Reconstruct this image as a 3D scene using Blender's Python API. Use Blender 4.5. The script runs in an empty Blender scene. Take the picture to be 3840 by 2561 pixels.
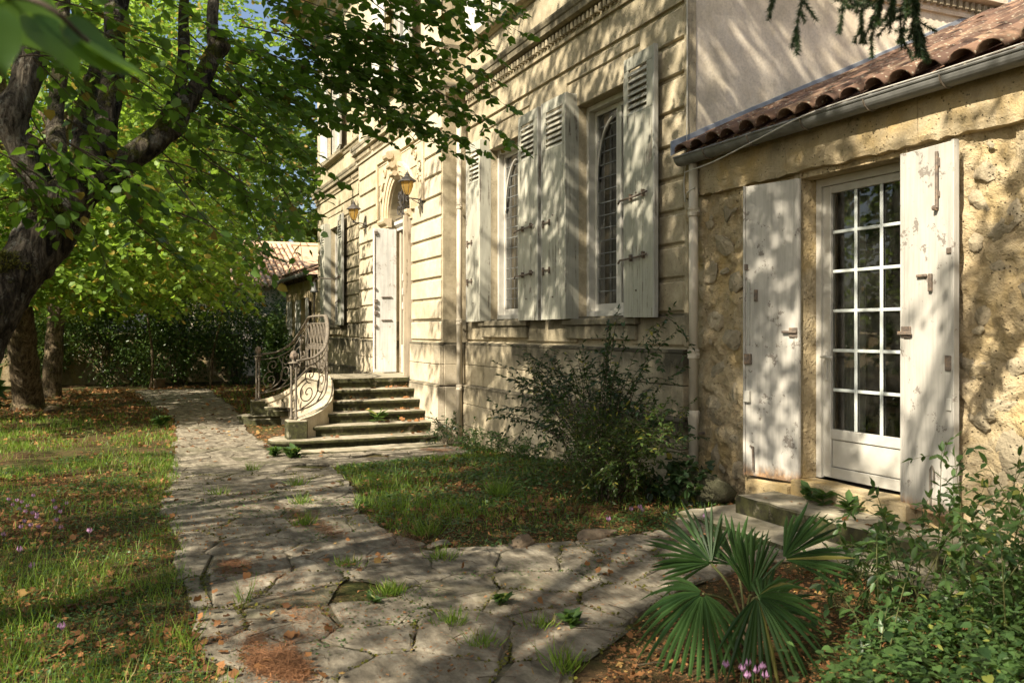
import bpy, math, random
import numpy as np
from mathutils import Vector, Matrix
rng = np.random.default_rng(7)
random.seed(7)
SC = bpy.context.scene
COL = SC.collection

# ------------------------------------------------------------------ camera, sky, sun, exposure
cam_d = bpy.data.cameras.new('camera')
cam = bpy.data.objects.new('camera', cam_d); COL.objects.link(cam)
cam.location = (0.0, -5.0, 1.52)
cam.rotation_euler = (math.radians(90), 0, math.radians(66.42))
cam_d.sensor_width = 36.0
cam_d.lens = 30.94
cam_d.shift_y = -0.0105
cam_d.clip_start = 0.05
cam_d.clip_end = 600.0
cam_d.dof.use_dof = True
cam_d.dof.focus_distance = 9.0
cam_d.dof.aperture_fstop = 5.0
SC.camera = cam

SUN_EL = math.radians(42.0)
SUN_AZ = Vector((0.42, -0.9075))                 # horizontal direction towards the sun
SUN = Vector((SUN_AZ.x * math.cos(SUN_EL), SUN_AZ.y * math.cos(SUN_EL), math.sin(SUN_EL)))
world = bpy.data.worlds.new('World'); SC.world = world; world.use_nodes = True
wn = world.node_tree.nodes; wl = world.node_tree.links
bg = wn['Background']
sky = wn.new('ShaderNodeTexSky'); sky.sky_type = 'NISHITA'; sky.sun_disc = False
sky.sun_elevation = SUN_EL; sky.sun_rotation = math.atan2(SUN.x, SUN.y)
sky.air_density = 1.0; sky.dust_density = 3.5; sky.ozone_density = 1.0
wl.new(sky.outputs[0], bg.inputs[0]); bg.inputs[1].default_value = 0.08
sun_d = bpy.data.lights.new('sun', 'SUN'); sun_d.energy = 5.0; sun_d.angle = math.radians(0.55)
sun_d.color = (1.0, 0.90, 0.74)
sun_o = bpy.data.objects.new('sun', sun_d); COL.objects.link(sun_o)
sun_o.rotation_euler = (-SUN).to_track_quat('-Z', 'Y').to_euler(); sun_o.location = (6, -14, 16)
SC.view_settings.view_transform = 'Standard'
SC.view_settings.look = 'None'
SC.view_settings.exposure = 1.25
SC.view_settings.gamma = 1.0
SC.cycles.use_denoising = True
SC.cycles.max_bounces = 7
SC.cycles.diffuse_bounces = 4
SC.cycles.glossy_bounces = 3
SC.cycles.transmission_bounces = 4
SC.cycles.transparent_max_bounces = 8
SC.cycles.caustics_reflective = False
SC.cycles.caustics_refractive = False
SC.cycles.sample_clamp_indirect = 6.0

# ------------------------------------------------------------------ helpers
def sstep(t): t = np.clip(t, 0, 1); return t * t * (3 - 2 * t)
def zg(X, Y=0.0):
    return -0.28 * sstep((-6.5 - np.asarray(X, float)) / 7.0)
_P = rng.permutation(512)
_H = rng.random(512)
def vnoise(p):
    p = np.asarray(p, float); i = np.floor(p).astype(int); f = p - i; f = f * f * (3 - 2 * f)
    out = 0
    for dx in (0, 1):
        for dy in (0, 1):
            for dz in (0, 1):
                hsh = _H[_P[(_P[(_P[(i[:, 0] + dx) & 511] + i[:, 1] + dy) & 511] + i[:, 2] + dz) & 511]]
                w = (f[:, 0] if dx else 1 - f[:, 0]) * (f[:, 1] if dy else 1 - f[:, 1]) * (f[:, 2] if dz else 1 - f[:, 2])
                out = out + w * hsh
    return out
def fbm(p, o=3):
    p = np.asarray(p, float); a = 0.5; s = 0; n = 0
    for k in range(o):
        s = s + a * vnoise(p * 2 ** k + 17.3 * k); n += a; a *= 0.5
    return s / n
def n2(x, y, sc, o=3):
    x = np.atleast_1d(np.asarray(x, float)); y = np.atleast_1d(np.asarray(y, float))
    return fbm(np.stack([x * sc, y * sc, np.full_like(x, 3.7)], 1), o)

def tag(o, label=None, cat=None, group=None, kind=None):
    if label: o['label'] = label
    if cat: o['category'] = cat
    if group: o['group'] = group
    if kind: o['kind'] = kind
    return o
def empty(name, loc=(0, 0, 0), label=None, cat=None, group=None, rz=0.0):
    o = bpy.data.objects.new(name, None); COL.objects.link(o); o.location = loc; o.rotation_euler = (0, 0, rz)
    o.empty_display_size = 0.2
    return tag(o, label, cat, group)
def link(name, me, mat=None, parent=None, loc=None, rot=None, scl=None):
    o = bpy.data.objects.new(name, me); COL.objects.link(o)
    if mat is not None and len(me.materials) == 0: me.materials.append(mat)
    if parent is not None: o.parent = parent
    if loc is not None: o.location = loc
    if rot is not None: o.rotation_euler = rot
    if scl is not None: o.scale = scl
    return o
def copy_tree(o, parent=None):
    c = o.copy(); COL.objects.link(c); c.parent = parent
    for ch in list(o.children): copy_tree(ch, c)
    return c

class MB:
    def __init__(s): s.v = []; s.f = []
    def add(s, vs, fs):
        b = len(s.v); s.v.extend([tuple(map(float, p)) for p in vs]); s.f.extend([tuple(b + i for i in q) for q in fs]); return s
    def box(s, x0, x1, y0, y1, z0, z1):
        v = [(x0,y0,z0),(x1,y0,z0),(x1,y1,z0),(x0,y1,z0),(x0,y0,z1),(x1,y0,z1),(x1,y1,z1),(x0,y1,z1)]
        return s.add(v, [(3,2,1,0),(4,5,6,7),(0,1,5,4),(1,2,6,5),(2,3,7,6),(3,0,4,7)])
    def bevbox(s, x0, x1, y0, y1, z0, z1, b=0.01):
        # chamfered box: 24 verts
        X = (x0, x1); Y = (y0, y1); Z = (z0, z1); idx = {}; vs = []
        for i in (0, 1):
            for j in (0, 1):
                for k in (0, 1):
                    sx, sy, sz = (1, -1)[i], (1, -1)[j], (1, -1)[k]
                    for a in range(3):
                        p = [X[i] + sx * b, Y[j] + sy * b, Z[k] + sz * b]
                        p[a] = (X[i], Y[j], Z[k])[a]
                        idx[(i, j, k, a)] = len(vs); vs.append(p)
        fs = []
        I = lambda i, j, k, a: idx[(i, j, k, a)]
        fs += [(I(0,0,0,0), I(0,0,1,0), I(0,1,1,0), I(0,1,0,0)), (I(1,0,0,0), I(1,1,0,0), I(1,1,1,0), I(1,0,1,0))]
        fs += [(I(0,0,0,1), I(1,0,0,1), I(1,0,1,1), I(0,0,1,1)), (I(0,1,0,1), I(0,1,1,1), I(1,1,1,1), I(1,1,0,1))]
        fs += [(I(0,0,0,2), I(0,1,0,2), I(1,1,0,2), I(1,0,0,2)), (I(0,0,1,2), I(1,0,1,2), I(1,1,1,2), I(0,1,1,2))]
        for k in (0, 1):
            for j in (0, 1): fs.append((I(0,j,k,1), I(1,j,k,1), I(1,j,k,2), I(0,j,k,2)))
            for i in (0, 1): fs.append((I(i,0,k,0), I(i,1,k,0), I(i,1,k,2), I(i,0,k,2)))
        for i in (0, 1):
            for j in (0, 1): fs.append((I(i,j,0,0), I(i,j,1,0), I(i,j,1,1), I(i,j,0,1)))
        for i in (0, 1):
            for j in (0, 1):
                for k in (0, 1): fs.append((I(i,j,k,0), I(i,j,k,1), I(i,j,k,2)))
        return s.add(vs, fs)
    def quad(s, a, b, c, d): return s.add([a, b, c, d], [(0, 1, 2, 3)])
    def extrude(s, prof, axis, a0, a1, caps=True):
        # prof: (p, z) pairs; axis 'x': p is y; axis 'y': p is x
        n = len(prof); vs = []
        for a in (a0, a1):
            for (p, z) in prof: vs.append((a, p, z) if axis == 'x' else (p, a, z))
        fs = [(i, (i + 1) % n, n + (i + 1) % n, n + i) for i in range(n)]
        if caps: fs += [tuple(range(n))[::-1], tuple(range(n, 2 * n))]
        return s.add(vs, fs)
    def tube(s, pts, rad, k=8, caps=True, flat=1.0):
        pts = [Vector(p) for p in pts]; n = len(pts)
        if not hasattr(rad, '__len__'): rad = [rad] * n
        vs = []; prev = None
        for i, p in enumerate(pts):
            t = (pts[min(i + 1, n - 1)] - pts[max(i - 1, 0)])
            if t.length < 1e-9: t = Vector((0, 0, 1))
            t.normalize()
            if prev is None:
                u = t.orthogonal().normalized()
                if abs(t.z) < 0.9: u = t.cross(Vector((0, 0, 1))).normalized()
            else:
                u = prev - t * prev.dot(t)
                u = u.normalized() if u.length > 1e-6 else t.orthogonal().normalized()
            prev = u; w = t.cross(u)
            for j in range(k):
                a = 2 * math.pi * j / k
                vs.append(p + u * math.cos(a) * rad[i] + w * math.sin(a) * rad[i] * flat)
        fs = [(i * k + j, i * k + (j + 1) % k, (i + 1) * k + (j + 1) % k, (i + 1) * k + j) for i in range(n - 1) for j in range(k)]
        if caps: fs += [tuple(range(k))[::-1], tuple(range((n - 1) * k, n * k))]
        return s.add(vs, fs)
    def lathe(s, prof, k=16, c=(0, 0, 0), seg=None):
        # prof: (r, z)
        vs = []; n = len(prof)
        for (r, z) in prof:
            for j in range(k):
                a = 2 * math.pi * j / k
                vs.append((c[0] + r * math.cos(a), c[1] + r * math.sin(a), c[2] + z))
        fs = [(i * k + j, i * k + (j + 1) % k, (i + 1) * k + (j + 1) % k, (i + 1) * k + j) for i in range(n - 1) for j in range(k)]
        fs += [tuple(range(k))[::-1], tuple(range((n - 1) * k, n * k))]
        return s.add(vs, fs)
    def prism(s, poly, z0, z1):
        n = len(poly); vs = [(p[0], p[1], z0) for p in poly] + [(p[0], p[1], z1) for p in poly]
        return s.add(vs, [(i, (i + 1) % n, n + (i + 1) % n, n + i) for i in range(n)] + [tuple(range(n))[::-1], tuple(range(n, 2 * n))])
    def mesh(s, name, smooth=False):
        me = bpy.data.meshes.new(name); me.from_pydata(s.v, [], s.f); me.validate()
        if smooth: me.polygons.foreach_set('use_smooth', [True] * len(me.polygons))
        me.update(); return me
    def build(s, name, mat, parent=None, smooth=False, fix=False):
        me = s.mesh(name, smooth)
        if fix:
            import bmesh
            bm = bmesh.new(); bm.from_mesh(me); bmesh.ops.recalc_face_normals(bm, faces=bm.faces); bm.to_mesh(me); bm.free()
        return link(name, me, mat, parent)

def np_mesh(name, V, loops, starts, totals, rnd=None, smooth=False):
    me = bpy.data.meshes.new(name)
    me.vertices.add(len(V)); me.vertices.foreach_set('co', np.ascontiguousarray(V, dtype=np.float32).ravel())
    me.loops.add(len(loops)); me.loops.foreach_set('vertex_index', np.ascontiguousarray(loops, dtype=np.int32))
    me.polygons.add(len(starts)); me.polygons.foreach_set('loop_start', np.ascontiguousarray(starts, dtype=np.int32))
    try: me.polygons.foreach_set('loop_total', np.ascontiguousarray(totals, dtype=np.int32))
    except Exception: pass
    if smooth: me.polygons.foreach_set('use_smooth', np.ones(len(starts), dtype=bool))
    if rnd is not None:
        at = me.attributes.new('rnd', 'FLOAT', 'FACE'); at.data.foreach_set('value', np.ascontiguousarray(rnd, dtype=np.float32))
    me.update(calc_edges=True); return me

def nrm(a):
    return a / np.maximum(np.linalg.norm(a, axis=-1, keepdims=True), 1e-9)
# leaf templates: x along the leaf, y across, z normal
T_HEART = (np.array([(0,0,0),(.10,.36,.03),(.58,.38,.05),(1.06,0,-.10),(.58,-.38,.05),(.10,-.36,.03),(.45,0,-.03)]),
           [(0,6,2,1),(6,3,2),(0,5,4,6),(6,4,3)])
T_OVAL = (np.array([(0,0,0),(.45,.24,.04),(1,0,-.06),(.45,-.24,.04)]), [(0,2,1),(0,3,2)])
T_LEAF = (np.array([(0,0,0),(.22,.17,.035),(.58,.20,.03),(1,0,-.10),(.58,-.20,.03),(.22,-.17,.035),(.45,0,-.03)]), [(0,6,2,1),(6,3,2),(0,5,4,6),(6,4,3)])
T_ROUND = (np.array([(0,0,0),(.3,.38,.04),(.8,.30,.02),(1,0,-.05),(.8,-.30,.02),(.3,-.38,.04)]), [(0,3,2,1),(0,5,4,3)])
T_BLADE = (np.array([(0,.5,0),(0,-.5,0),(.55,.38,.06),(.55,-.38,.06),(1,0,-.12)]), [(0,1,3,2),(2,3,4)])
T_NEEDLE = (np.array([(0,.5,0),(0,-.5,0),(1,0,0)]), [(0,1,2)])
T_MAPLE = (np.array([(0,0,0),(.15,.45,.05),(.5,.30,0),(.75,.42,.1),(1,0,-.05),(.75,-.38,.06),(.5,-.30,0),(.2,-.48,.08),(.45,0,.06)]),
           [(0,8,2,1),(8,4,3,2),(0,7,6,8),(8,6,5,4)])
class Leaves:
    def __init__(s): s.p = []; s.a = []; s.n = []; s.s = []; s.w = []
    def add(s, p, a, n, sz, w=None):
        p = np.atleast_2d(p); s.p.append(p); s.a.append(np.broadcast_to(a, p.shape)); s.n.append(np.broadcast_to(n, p.shape))
        sz = np.broadcast_to(sz, (len(p),)); s.s.append(sz); s.w.append(np.broadcast_to(sz if w is None else w, (len(p),)))
    def count(s): return sum(len(x) for x in s.p)
    def mesh(s, name, tmpl):
        V, F = tmpl
        p = np.concatenate(s.p); a = nrm(np.concatenate(s.a)); n = np.concatenate(s.n); sz = np.concatenate(s.s); w = np.concatenate(s.w)
        b = nrm(np.cross(n, a)); n = np.cross(a, b)
        N = len(p); nv = len(V)
        W = (p[:, None, :] + V[None, :, 0:1] * a[:, None, :] * sz[:, None, None] + V[None, :, 1:2] * b[:, None, :] * w[:, None, None]
             + V[None, :, 2:3] * n[:, None, :] * sz[:, None, None]).reshape(-1, 3)
        fl = np.concatenate([np.array(f) for f in F]); ft = np.array([len(f) for f in F]); fs = np.concatenate([[0], np.cumsum(ft)[:-1]])
        loops = (fl[None, :] + (np.arange(N) * nv)[:, None]).ravel()
        starts = (fs[None, :] + (np.arange(N) * len(fl))[:, None]).ravel()
        totals = np.tile(ft, N)
        rnd = np.repeat(rng.random(N), len(F))
        return np_mesh(name, W, loops, starts, totals, rnd)
    def build(s, name, tmpl, mat, parent=None):
        return link(name, s.mesh(name, tmpl), mat, parent)
class Twigs:
    """many thin 4-sided tubes in one mesh"""
    def __init__(s): s.segs = []
    def add(s, pts, r0, r1): s.segs.append((np.asarray(pts, float), r0, r1))
    def build(s, name, mat, parent=None, k=4):
        Vs = []; L = []; b = 0
        for pts, r0, r1 in s.segs:
            n = len(pts)
            t = np.gradient(pts, axis=0); t = nrm(t)
            up = np.array([0.31, 0.22, 0.92]); u = nrm(np.cross(t, up)); w = np.cross(t, u)
            r = np.linspace(r0, r1, n)[:, None, None]
            ang = np.arange(k) * 2 * math.pi / k
            ring = pts[:, None, :] + r * (u[:, None, :] * np.cos(ang)[None, :, None] + w[:, None, :] * np.sin(ang)[None, :, None])
            Vs.append(ring.reshape(-1, 3))
            i, j = np.meshgrid(np.arange(n - 1), np.arange(k), indexing='ij'); j2 = (j + 1) % k
            q = np.stack([i * k + j, i * k + j2, (i + 1) * k + j2, (i + 1) * k + j], -1).reshape(-1, 4) + b
            L.append(q); b += n * k
        V = np.concatenate(Vs); Q = np.concatenate(L)
        me = np_mesh(name, V, Q.ravel(), np.arange(len(Q)) * 4, np.full(len(Q), 4), smooth=True)
        return link(name, me, mat, parent)
def catmull(pts, m=8):
    P = [np.asarray(p, float) for p in pts]; P = [2 * P[0] - P[1]] + P + [2 * P[-1] - P[-2]]
    out = []
    for i in range(1, len(P) - 2):
        for t in np.linspace(0, 1, m, endpoint=False):
            a, b, c, d = P[i - 1], P[i], P[i + 1], P[i + 2]
            out.append(0.5 * ((2 * b) + (-a + c) * t + (2 * a - 5 * b + 4 * c - d) * t * t + (-a + 3 * b - 3 * c + d) * t ** 3))
    out.append(P[-2]); return np.array(out)

# ------------------------------------------------------------------ materials
class NT:
    def __init__(s, name):
        s.m = bpy.data.materials.new(name); s.m.use_nodes = True; s.t = s.m.node_tree; s.t.nodes.clear()
        s.out = s.t.nodes.new('ShaderNodeOutputMaterial'); s._pos = None
    def n(s, ty, **kw):
        nd = s.t.nodes.new(ty)
        for k, v in kw.items(): setattr(nd, k, v)
        return nd
    def set(s, sock, v):
        if hasattr(v, 'is_output') or isinstance(v, bpy.types.NodeSocket): s.t.links.new(v, sock)
        elif isinstance(v, (tuple, list)) and len(v) == 3 and sock.type == 'RGBA': sock.default_value = (*v, 1)
        else: sock.default_value = v
    def pos(s):
        if s._pos is None: s._pos = s.n('ShaderNodeNewGeometry').outputs['Position']
        return s._pos
    def obj(s): return s.n('ShaderNodeTexCoord').outputs['Object']
    def scaled(s, v, sc):
        m = s.n('ShaderNodeMapping'); s.set(m.inputs['Vector'], v); m.inputs['Scale'].default_value = sc; return m.outputs[0]
    def noise(s, v, scale, detail=4, rough=0.55, dist=0.0):
        nd = s.n('ShaderNodeTexNoise'); s.set(nd.inputs['Vector'], v); nd.inputs['Scale'].default_value = scale
        nd.inputs['Detail'].default_value = detail; nd.inputs['Roughness'].default_value = rough; nd.inputs['Distortion'].default_value = dist
        return nd.outputs['Fac']
    def voro(s, v, scale, feature='F1', out='Distance'):
        nd = s.n('ShaderNodeTexVoronoi', feature=feature); s.set(nd.inputs['Vector'], v); nd.inputs['Scale'].default_value = scale
        return nd.outputs[out]
    def ramp(s, fac, stops, mode='LINEAR'):
        nd = s.n('ShaderNodeValToRGB'); cr = nd.color_ramp; cr.interpolation = mode
        while len(cr.elements) < len(stops): cr.elements.new(0.5)
        for e, (p, c) in zip(cr.elements, stops):
            e.position = p; e.color = (*c, 1) if isinstance(c, (tuple, list)) else (c, c, c, 1)
        s.set(nd.inputs[0], fac); return nd.outputs[0]
    def mix(s, fac, a, b, mode='MIX'):
        nd = s.n('ShaderNodeMix', data_type='RGBA', blend_type=mode)
        s.set(nd.inputs[0], fac); s.set(nd.inputs[6], a); s.set(nd.inputs[7], b); return nd.outputs[2]
    def math(s, op, a, b=0.0, c=0.0):
        nd = s.n('ShaderNodeMath', operation=op); s.set(nd.inputs[0], a); s.set(nd.inputs[1], b); s.set(nd.inputs[2], c); return nd.outputs[0]
    def sep(s, v):
        nd = s.n('ShaderNodeSeparateXYZ'); s.set(nd.inputs[0], v); return nd.outputs
    def maprange(s, v, a, b, c=0.0, d=1.0):
        nd = s.n('ShaderNodeMapRange'); nd.clamp = True
        for k, x in zip((0, 1, 2, 3, 4), (v, a, b, c, d)): s.set(nd.inputs[k], x)
        return nd.outputs[0]
    def bump(s, h, strength=0.4, dist=0.01):
        nd = s.n('ShaderNodeBump'); nd.inputs['Strength'].default_value = strength; nd.inputs['Distance'].default_value = dist
        s.set(nd.inputs['Height'], h); return nd.outputs[0]
    def attr(s, name):
        nd = s.n('ShaderNodeAttribute', attribute_name=name); return nd.outputs['Fac']
    def rand(s): return s.n('ShaderNodeObjectInfo').outputs['Random']
    def pbsdf(s, color, rough=0.8, normal=None, spec=0.3, metal=0.0):
        nd = s.n('ShaderNodeBsdfPrincipled'); s.set(nd.inputs['Base Color'], color); s.set(nd.inputs['Roughness'], rough)
        nd.inputs['Specular IOR Level'].default_value = spec; s.set(nd.inputs['Metallic'], metal)
        if normal is not None: s.set(nd.inputs['Normal'], normal)
        return nd.outputs[0]
    def done(s, shader):
        s.t.links.new(shader, s.out.inputs[0]); return s.m

def m_stone(name, light, mid, dark, grime=(.055, .05, .035), grime_amt=0.5, bands=(), fine=55, bumpd=.006, yellow=None, objrand=0.10, streak=True, pores=.6):
    t = NT(name); p = t.pos()
    big = t.noise(p, 0.9, 5, .6); med = t.noise(p, 6.0, 5, .65, .3); fin = t.noise(p, fine, 4, .7)
    col = t.ramp(t.math('ADD', t.math('MULTIPLY', big, .5), t.math('MULTIPLY', med, .5)), [(.36, dark), (.5, mid), (.62, light)])
    if yellow:
        col = t.mix(t.maprange(t.noise(p, 1.7, 4, .6, .5), .5, .68), col, yellow)
    col = t.mix(t.math('MULTIPLY', t.maprange(fin, .42, .66), .45), col, t.mix(.5, col, (.16, .13, .09)))
    # pores
    por = t.voro(p, 30.0); pm = t.maprange(por, .06, .22, 1, 0); pm = t.math('MULTIPLY', pm, t.maprange(t.noise(p, 5, 2), .44, .56))
    col = t.mix(t.math('MULTIPLY', pm, pores), col, grime)
    # run-off streaks and grime with shapes of their own
    if streak:
        st = t.noise(t.scaled(p, (7.0, 7.0, .55)), 1.0, 5, .6)
        g = t.math('MULTIPLY', t.maprange(st, .52, .74), t.maprange(t.noise(p, 1.3, 4, .6), .42, .66))
        col = t.mix(t.math('MULTIPLY', g, grime_amt), col, grime)
    z = t.sep(p)[2]
    for (zt, depth, amt) in bands:
        w = t.math('ADD', z, t.math('MULTIPLY', t.math('SUBTRACT', t.noise(t.scaled(p, (5, 5, 1.2)), 1.2, 5, .7), .5), depth * 1.6))
        m = t.math('MULTIPLY', t.maprange(w, zt - depth, zt - depth * .25), t.math('LESS_THAN', z, zt + .035))
        m = t.math('MULTIPLY', m, t.maprange(t.noise(p, 2.2, 5, .65), .30, .50))
        col = t.mix(t.math('MULTIPLY', m, amt), col, grime)
    if objrand:
        r = t.rand(); col = t.mix(t.math('MULTIPLY', t.math('ABSOLUTE', t.math('SUBTRACT', r, .5)), objrand * 4), col, t.mix(t.math('GREATER_THAN', r, .5), (.25, .22, .16), light))
    h = t.math('ADD', t.math('MULTIPLY', fin, .5), t.math('ADD', t.math('MULTIPLY', med, .6), t.math('MULTIPLY', pm, -1.3 * pores)))
    return t.done(t.pbsdf(col, .92, t.bump(h, 1.0, bumpd * 1.8), .15))

def m_paint(name, base, wood, peel=.5, dirt=(.12, .11, .09), zrust=None, grain=True):
    t = NT(name); p = t.pos()
    gr = t.noise(t.scaled(p, (26, 26, 1.6)), 1.0, 5, .65); blot = t.noise(p, 2.3, 5, .65)
    col = t.mix(t.maprange(blot, .35, .7), base, tuple(c * .82 for c in base))
    col = t.mix(t.math('MULTIPLY', t.maprange(gr, .45, .75), .38), col, dirt)
    col = t.mix(t.math('MULTIPLY', t.maprange(t.noise(t.scaled(p, (4, 4, .7)), 1.6, 5, .7), .50, .66), .35), col, tuple(c * .45 for c in base))
    pe = t.math('MULTIPLY', t.maprange(gr, .55, .60), t.maprange(t.noise(p, 3.1, 5, .75), .50, .58)) if grain else t.maprange(t.noise(p, 5.5, 6, .78), .59, .61)
    col = t.mix(t.math('MULTIPLY', pe, peel), col, wood)
    if zrust is not None:
        z = t.sep(p)[2]
        w = t.math('ADD', z, t.math('MULTIPLY', t.math('SUBTRACT', t.noise(t.scaled(p, (9, 9, 3)), 1, 5, .7), .5), .22))
        col = t.mix(t.math('MULTIPLY', t.maprange(w, zrust + .02, zrust + .10, 1, 0), .85), col, t.ramp(t.noise(p, 30, 3), [(.35, (.10, .06, .035)), (.6, (.33, .17, .06)), (.75, (.42, .35, .25))]))
    return t.done(t.pbsdf(col, t.maprange(pe, 0, 1, .55, .85), t.bump(t.math('ADD', t.math('MULTIPLY', gr, .4), t.math('MULTIPLY', pe, -.7)), .45, .004), .35))

def m_leaf(name, dark, light, trans, yellow=None, ty=.08, rough=.45, tmix=.42, spec=.35):
    t = NT(name); r = t.attr('rnd')
    col = t.ramp(r, [(0, dark), (.75, light), (1, light)]); tc = t.mix(r, tuple(c * .7 for c in trans), trans)
    if yellow:
        m = t.math('GREATER_THAN', r, 1 - ty); col = t.mix(m, col, yellow); tc = t.mix(m, tc, tuple(min(1, c * 1.4) for c in yellow))
    a = t.pbsdf(col, rough, None, spec)
    tr = t.n('ShaderNodeBsdfTranslucent'); t.set(tr.inputs[0], tc)
    mx = t.n('ShaderNodeMixShader'); mx.inputs[0].default_value = tmix
    t.t.links.new(a, mx.inputs[1]); t.t.links.new(tr.outputs[0], mx.inputs[2])
    return t.done(mx.outputs[0])

def m_simple(name, stops, scale=8, rough=.8, bump=.3, bd=.004, metal=0.0, spec=.3, objrand=False, coord='pos', detail=5):
    t = NT(name); p = t.pos() if coord == 'pos' else t.obj()
    n = t.noise(p, scale, detail, .62, .2)
    if objrand: n = t.math('ADD', t.math('MULTIPLY', n, .6), t.math('MULTIPLY', t.rand(), .4))
    col = t.ramp(n, stops)
    return t.done(t.pbsdf(col, rough, t.bump(t.noise(p, scale * 5, 4, .65), bump, bd), spec, metal))

M = {}
LIGHT, MID, DARK = (.545, .47, .33), (.41, .348, .232), (.255, .215, .138)
M['stone'] = m_stone('limestone', LIGHT, MID, DARK, grime_amt=.7, bands=((1.30, .34, .95), (.64, .28, .9), (5.46, .34, .8), (6.08, .1, .7), (1.66, .28, .85)))
M['stone_bay'] = m_stone('limestone_clean', (.62, .545, .41), (.52, .445, .32), (.40, .335, .225), grime_amt=.3, bands=((1.30, .25, .7), (.64, .2, .7), (5.46, .25, .6)))
M['plaster'] = m_stone('lime_plaster', (.84, .745, .60), (.78, .68, .53), (.66, .56, .41), grime_amt=.15, yellow=(.62, .54, .40), fine=40, bumpd=.003, objrand=0, pores=.0)
M['rubble'] = m_stone('rubble_render', (.52, .43, .285), (.42, .335, .20), (.27, .21, .125), grime_amt=.4, yellow=(.46, .335, .15), fine=26, bumpd=.03, objrand=0)
M['lump'] = m_stone('rubble_stone', (.46, .39, .27), (.34, .285, .19), (.20, .165, .105), grime_amt=.5, fine=28, bumpd=.02, objrand=.2)
M['lintel'] = m_stone('annex_lintel', (.54, .45, .30), (.45, .36, .22), (.30, .24, .14), grime_amt=.55, yellow=(.47, .33, .13), bands=((3.2, .25, .5),), bumpd=.012)
M['arch'] = m_stone('carved_stone', (.65, .55, .39), (.55, .45, .30), (.41, .33, .20), grime_amt=.3, bumpd=.004)
M['shutter'] = m_paint('shutter_paint', (.46, .445, .36), (.13, .105, .08), .85)
M['shutter_light'] = m_paint('shutter_paint_upper', (.60, .59, .53), (.20, .17, .13), .6)
M['shutter_edge'] = m_paint('shutter_weathered', (.42, .41, .36), (.17, .14, .115), 1.0)
M['annex_shutter'] = m_paint('annex_shutter_paint', (.50, .475, .42), (.17, .145, .12), .8, zrust=.30, grain=False)
M['door_white'] = m_paint('door_white_paint', (.72, .70, .64), (.30, .24, .17), .6, grain=False)
M['door_wood_shade'] = m_paint('door_wood_shade', (.46, .39, .29), (.14, .10, .06), .9)  # brown door tone; on the right outer leaf it paints in shade
M['pvc'] = m_simple('white_frame', [(.3, (.42, .40, .345)), (.7, (.53, .51, .45))], 6, .42, .08, .002, spec=.4)
M['bars'] = m_simple('glazing_bar_paint', [(.3, (.50, .54, .51)), (.7, (.60, .63, .59))], 6, .4, .05, .002, spec=.4)
M['pipe'] = m_simple('pipe_paint', [(.3, (.42, .37, .28)), (.7, (.55, .49, .385))], 4, .5, .1, .002, spec=.4)
M['zinc'] = m_simple('weathered_zinc', [(.3, (.10, .10, .09)), (.7, (.20, .20, .185))], 5, .55, .15, .003, spec=.4)
M['flash'] = m_simple('zinc_flashing', [(.3, (.24, .26, .29)), (.7, (.36, .385, .42))], 4, .5, .08, .002, metal=.3)
M['iron'] = m_simple('rusty_iron', [(.3, (.075, .06, .05)), (.55, (.17, .135, .105)), (.75, (.28, .17, .09))], 30, .75, .4, .003, spec=.3)
M['iron_pale'] = m_simple('weathered_ironwork', [(.28, (.06, .052, .042)), (.5, (.135, .115, .088)), (.72, (.225, .185, .135))], 24, .72, .35, .003, spec=.3)
M['black_iron'] = m_simple('dark_iron', [(.3, (.035, .032, .03)), (.7, (.085, .075, .065))], 25, .6, .3, .002)
M['lead'] = m_simple('lead_came', [(.3, (.10, .105, .10)), (.7, (.19, .195, .18))], 10, .5, .1, .002)
M['soil'] = None
def m_amber():
    t = NT('amber_glass'); a = t.pbsdf((.62, .42, .13), .15, None, .5)
    tr = t.n('ShaderNodeBsdfTranslucent'); tr.inputs[0].default_value = (.90, .66, .26, 1)
    tp = t.n('ShaderNodeBsdfTransparent'); tp.inputs[0].default_value = (1, .84, .45, 1)
    m1 = t.n('ShaderNodeMixShader'); m1.inputs[0].default_value = .5
    t.t.links.new(a, m1.inputs[1]); t.t.links.new(tr.outputs[0], m1.inputs[2])
    m2 = t.n('ShaderNodeMixShader'); m2.inputs[0].default_value = .35
    t.t.links.new(m1.outputs[0], m2.inputs[1]); t.t.links.new(tp.outputs[0], m2.inputs[2])
    return t.done(m2.outputs[0])
M['amber'] = m_amber()
def m_glass(name, tint=(.72, .76, .72), dirt=.05):
    t = NT(name); lw = t.n('ShaderNodeFresnel'); lw.inputs[0].default_value = 1.5
    p = t.pos(); d = t.noise(t.scaled(p, (3, 3, 1)), 2.5, 5, .65)
    nz = t.bump(t.noise(p, 1.6, 2), .12, .01)
    gl = t.n('ShaderNodeBsdfGlossy'); gl.inputs['Roughness'].default_value = .015; gl.inputs[0].default_value = (1, 1, 1, 1); t.set(gl.inputs['Normal'], nz)
    tp = t.n('ShaderNodeBsdfTransparent'); tp.inputs[0].default_value = (*tint, 1)
    mx = t.n('ShaderNodeMixShader'); t.set(mx.inputs[0], t.math('MINIMUM', t.math('MULTIPLY', lw.outputs[0], 2.2), .9))
    t.t.links.new(tp.outputs[0], mx.inputs[1]); t.t.links.new(gl.outputs[0], mx.inputs[2])
    df = t.n('ShaderNodeBsdfDiffuse'); df.inputs[0].default_value = (.4, .38, .32, 1)
    m2 = t.n('ShaderNodeMixShader'); t.set(m2.inputs[0], t.math('MULTIPLY', t.maprange(d, .4, .75), dirt))
    t.t.links.new(mx.outputs[0], m2.inputs[1]); t.t.links.new(df.outputs[0], m2.inputs[2])
    return t.done(m2.outputs[0])
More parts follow.
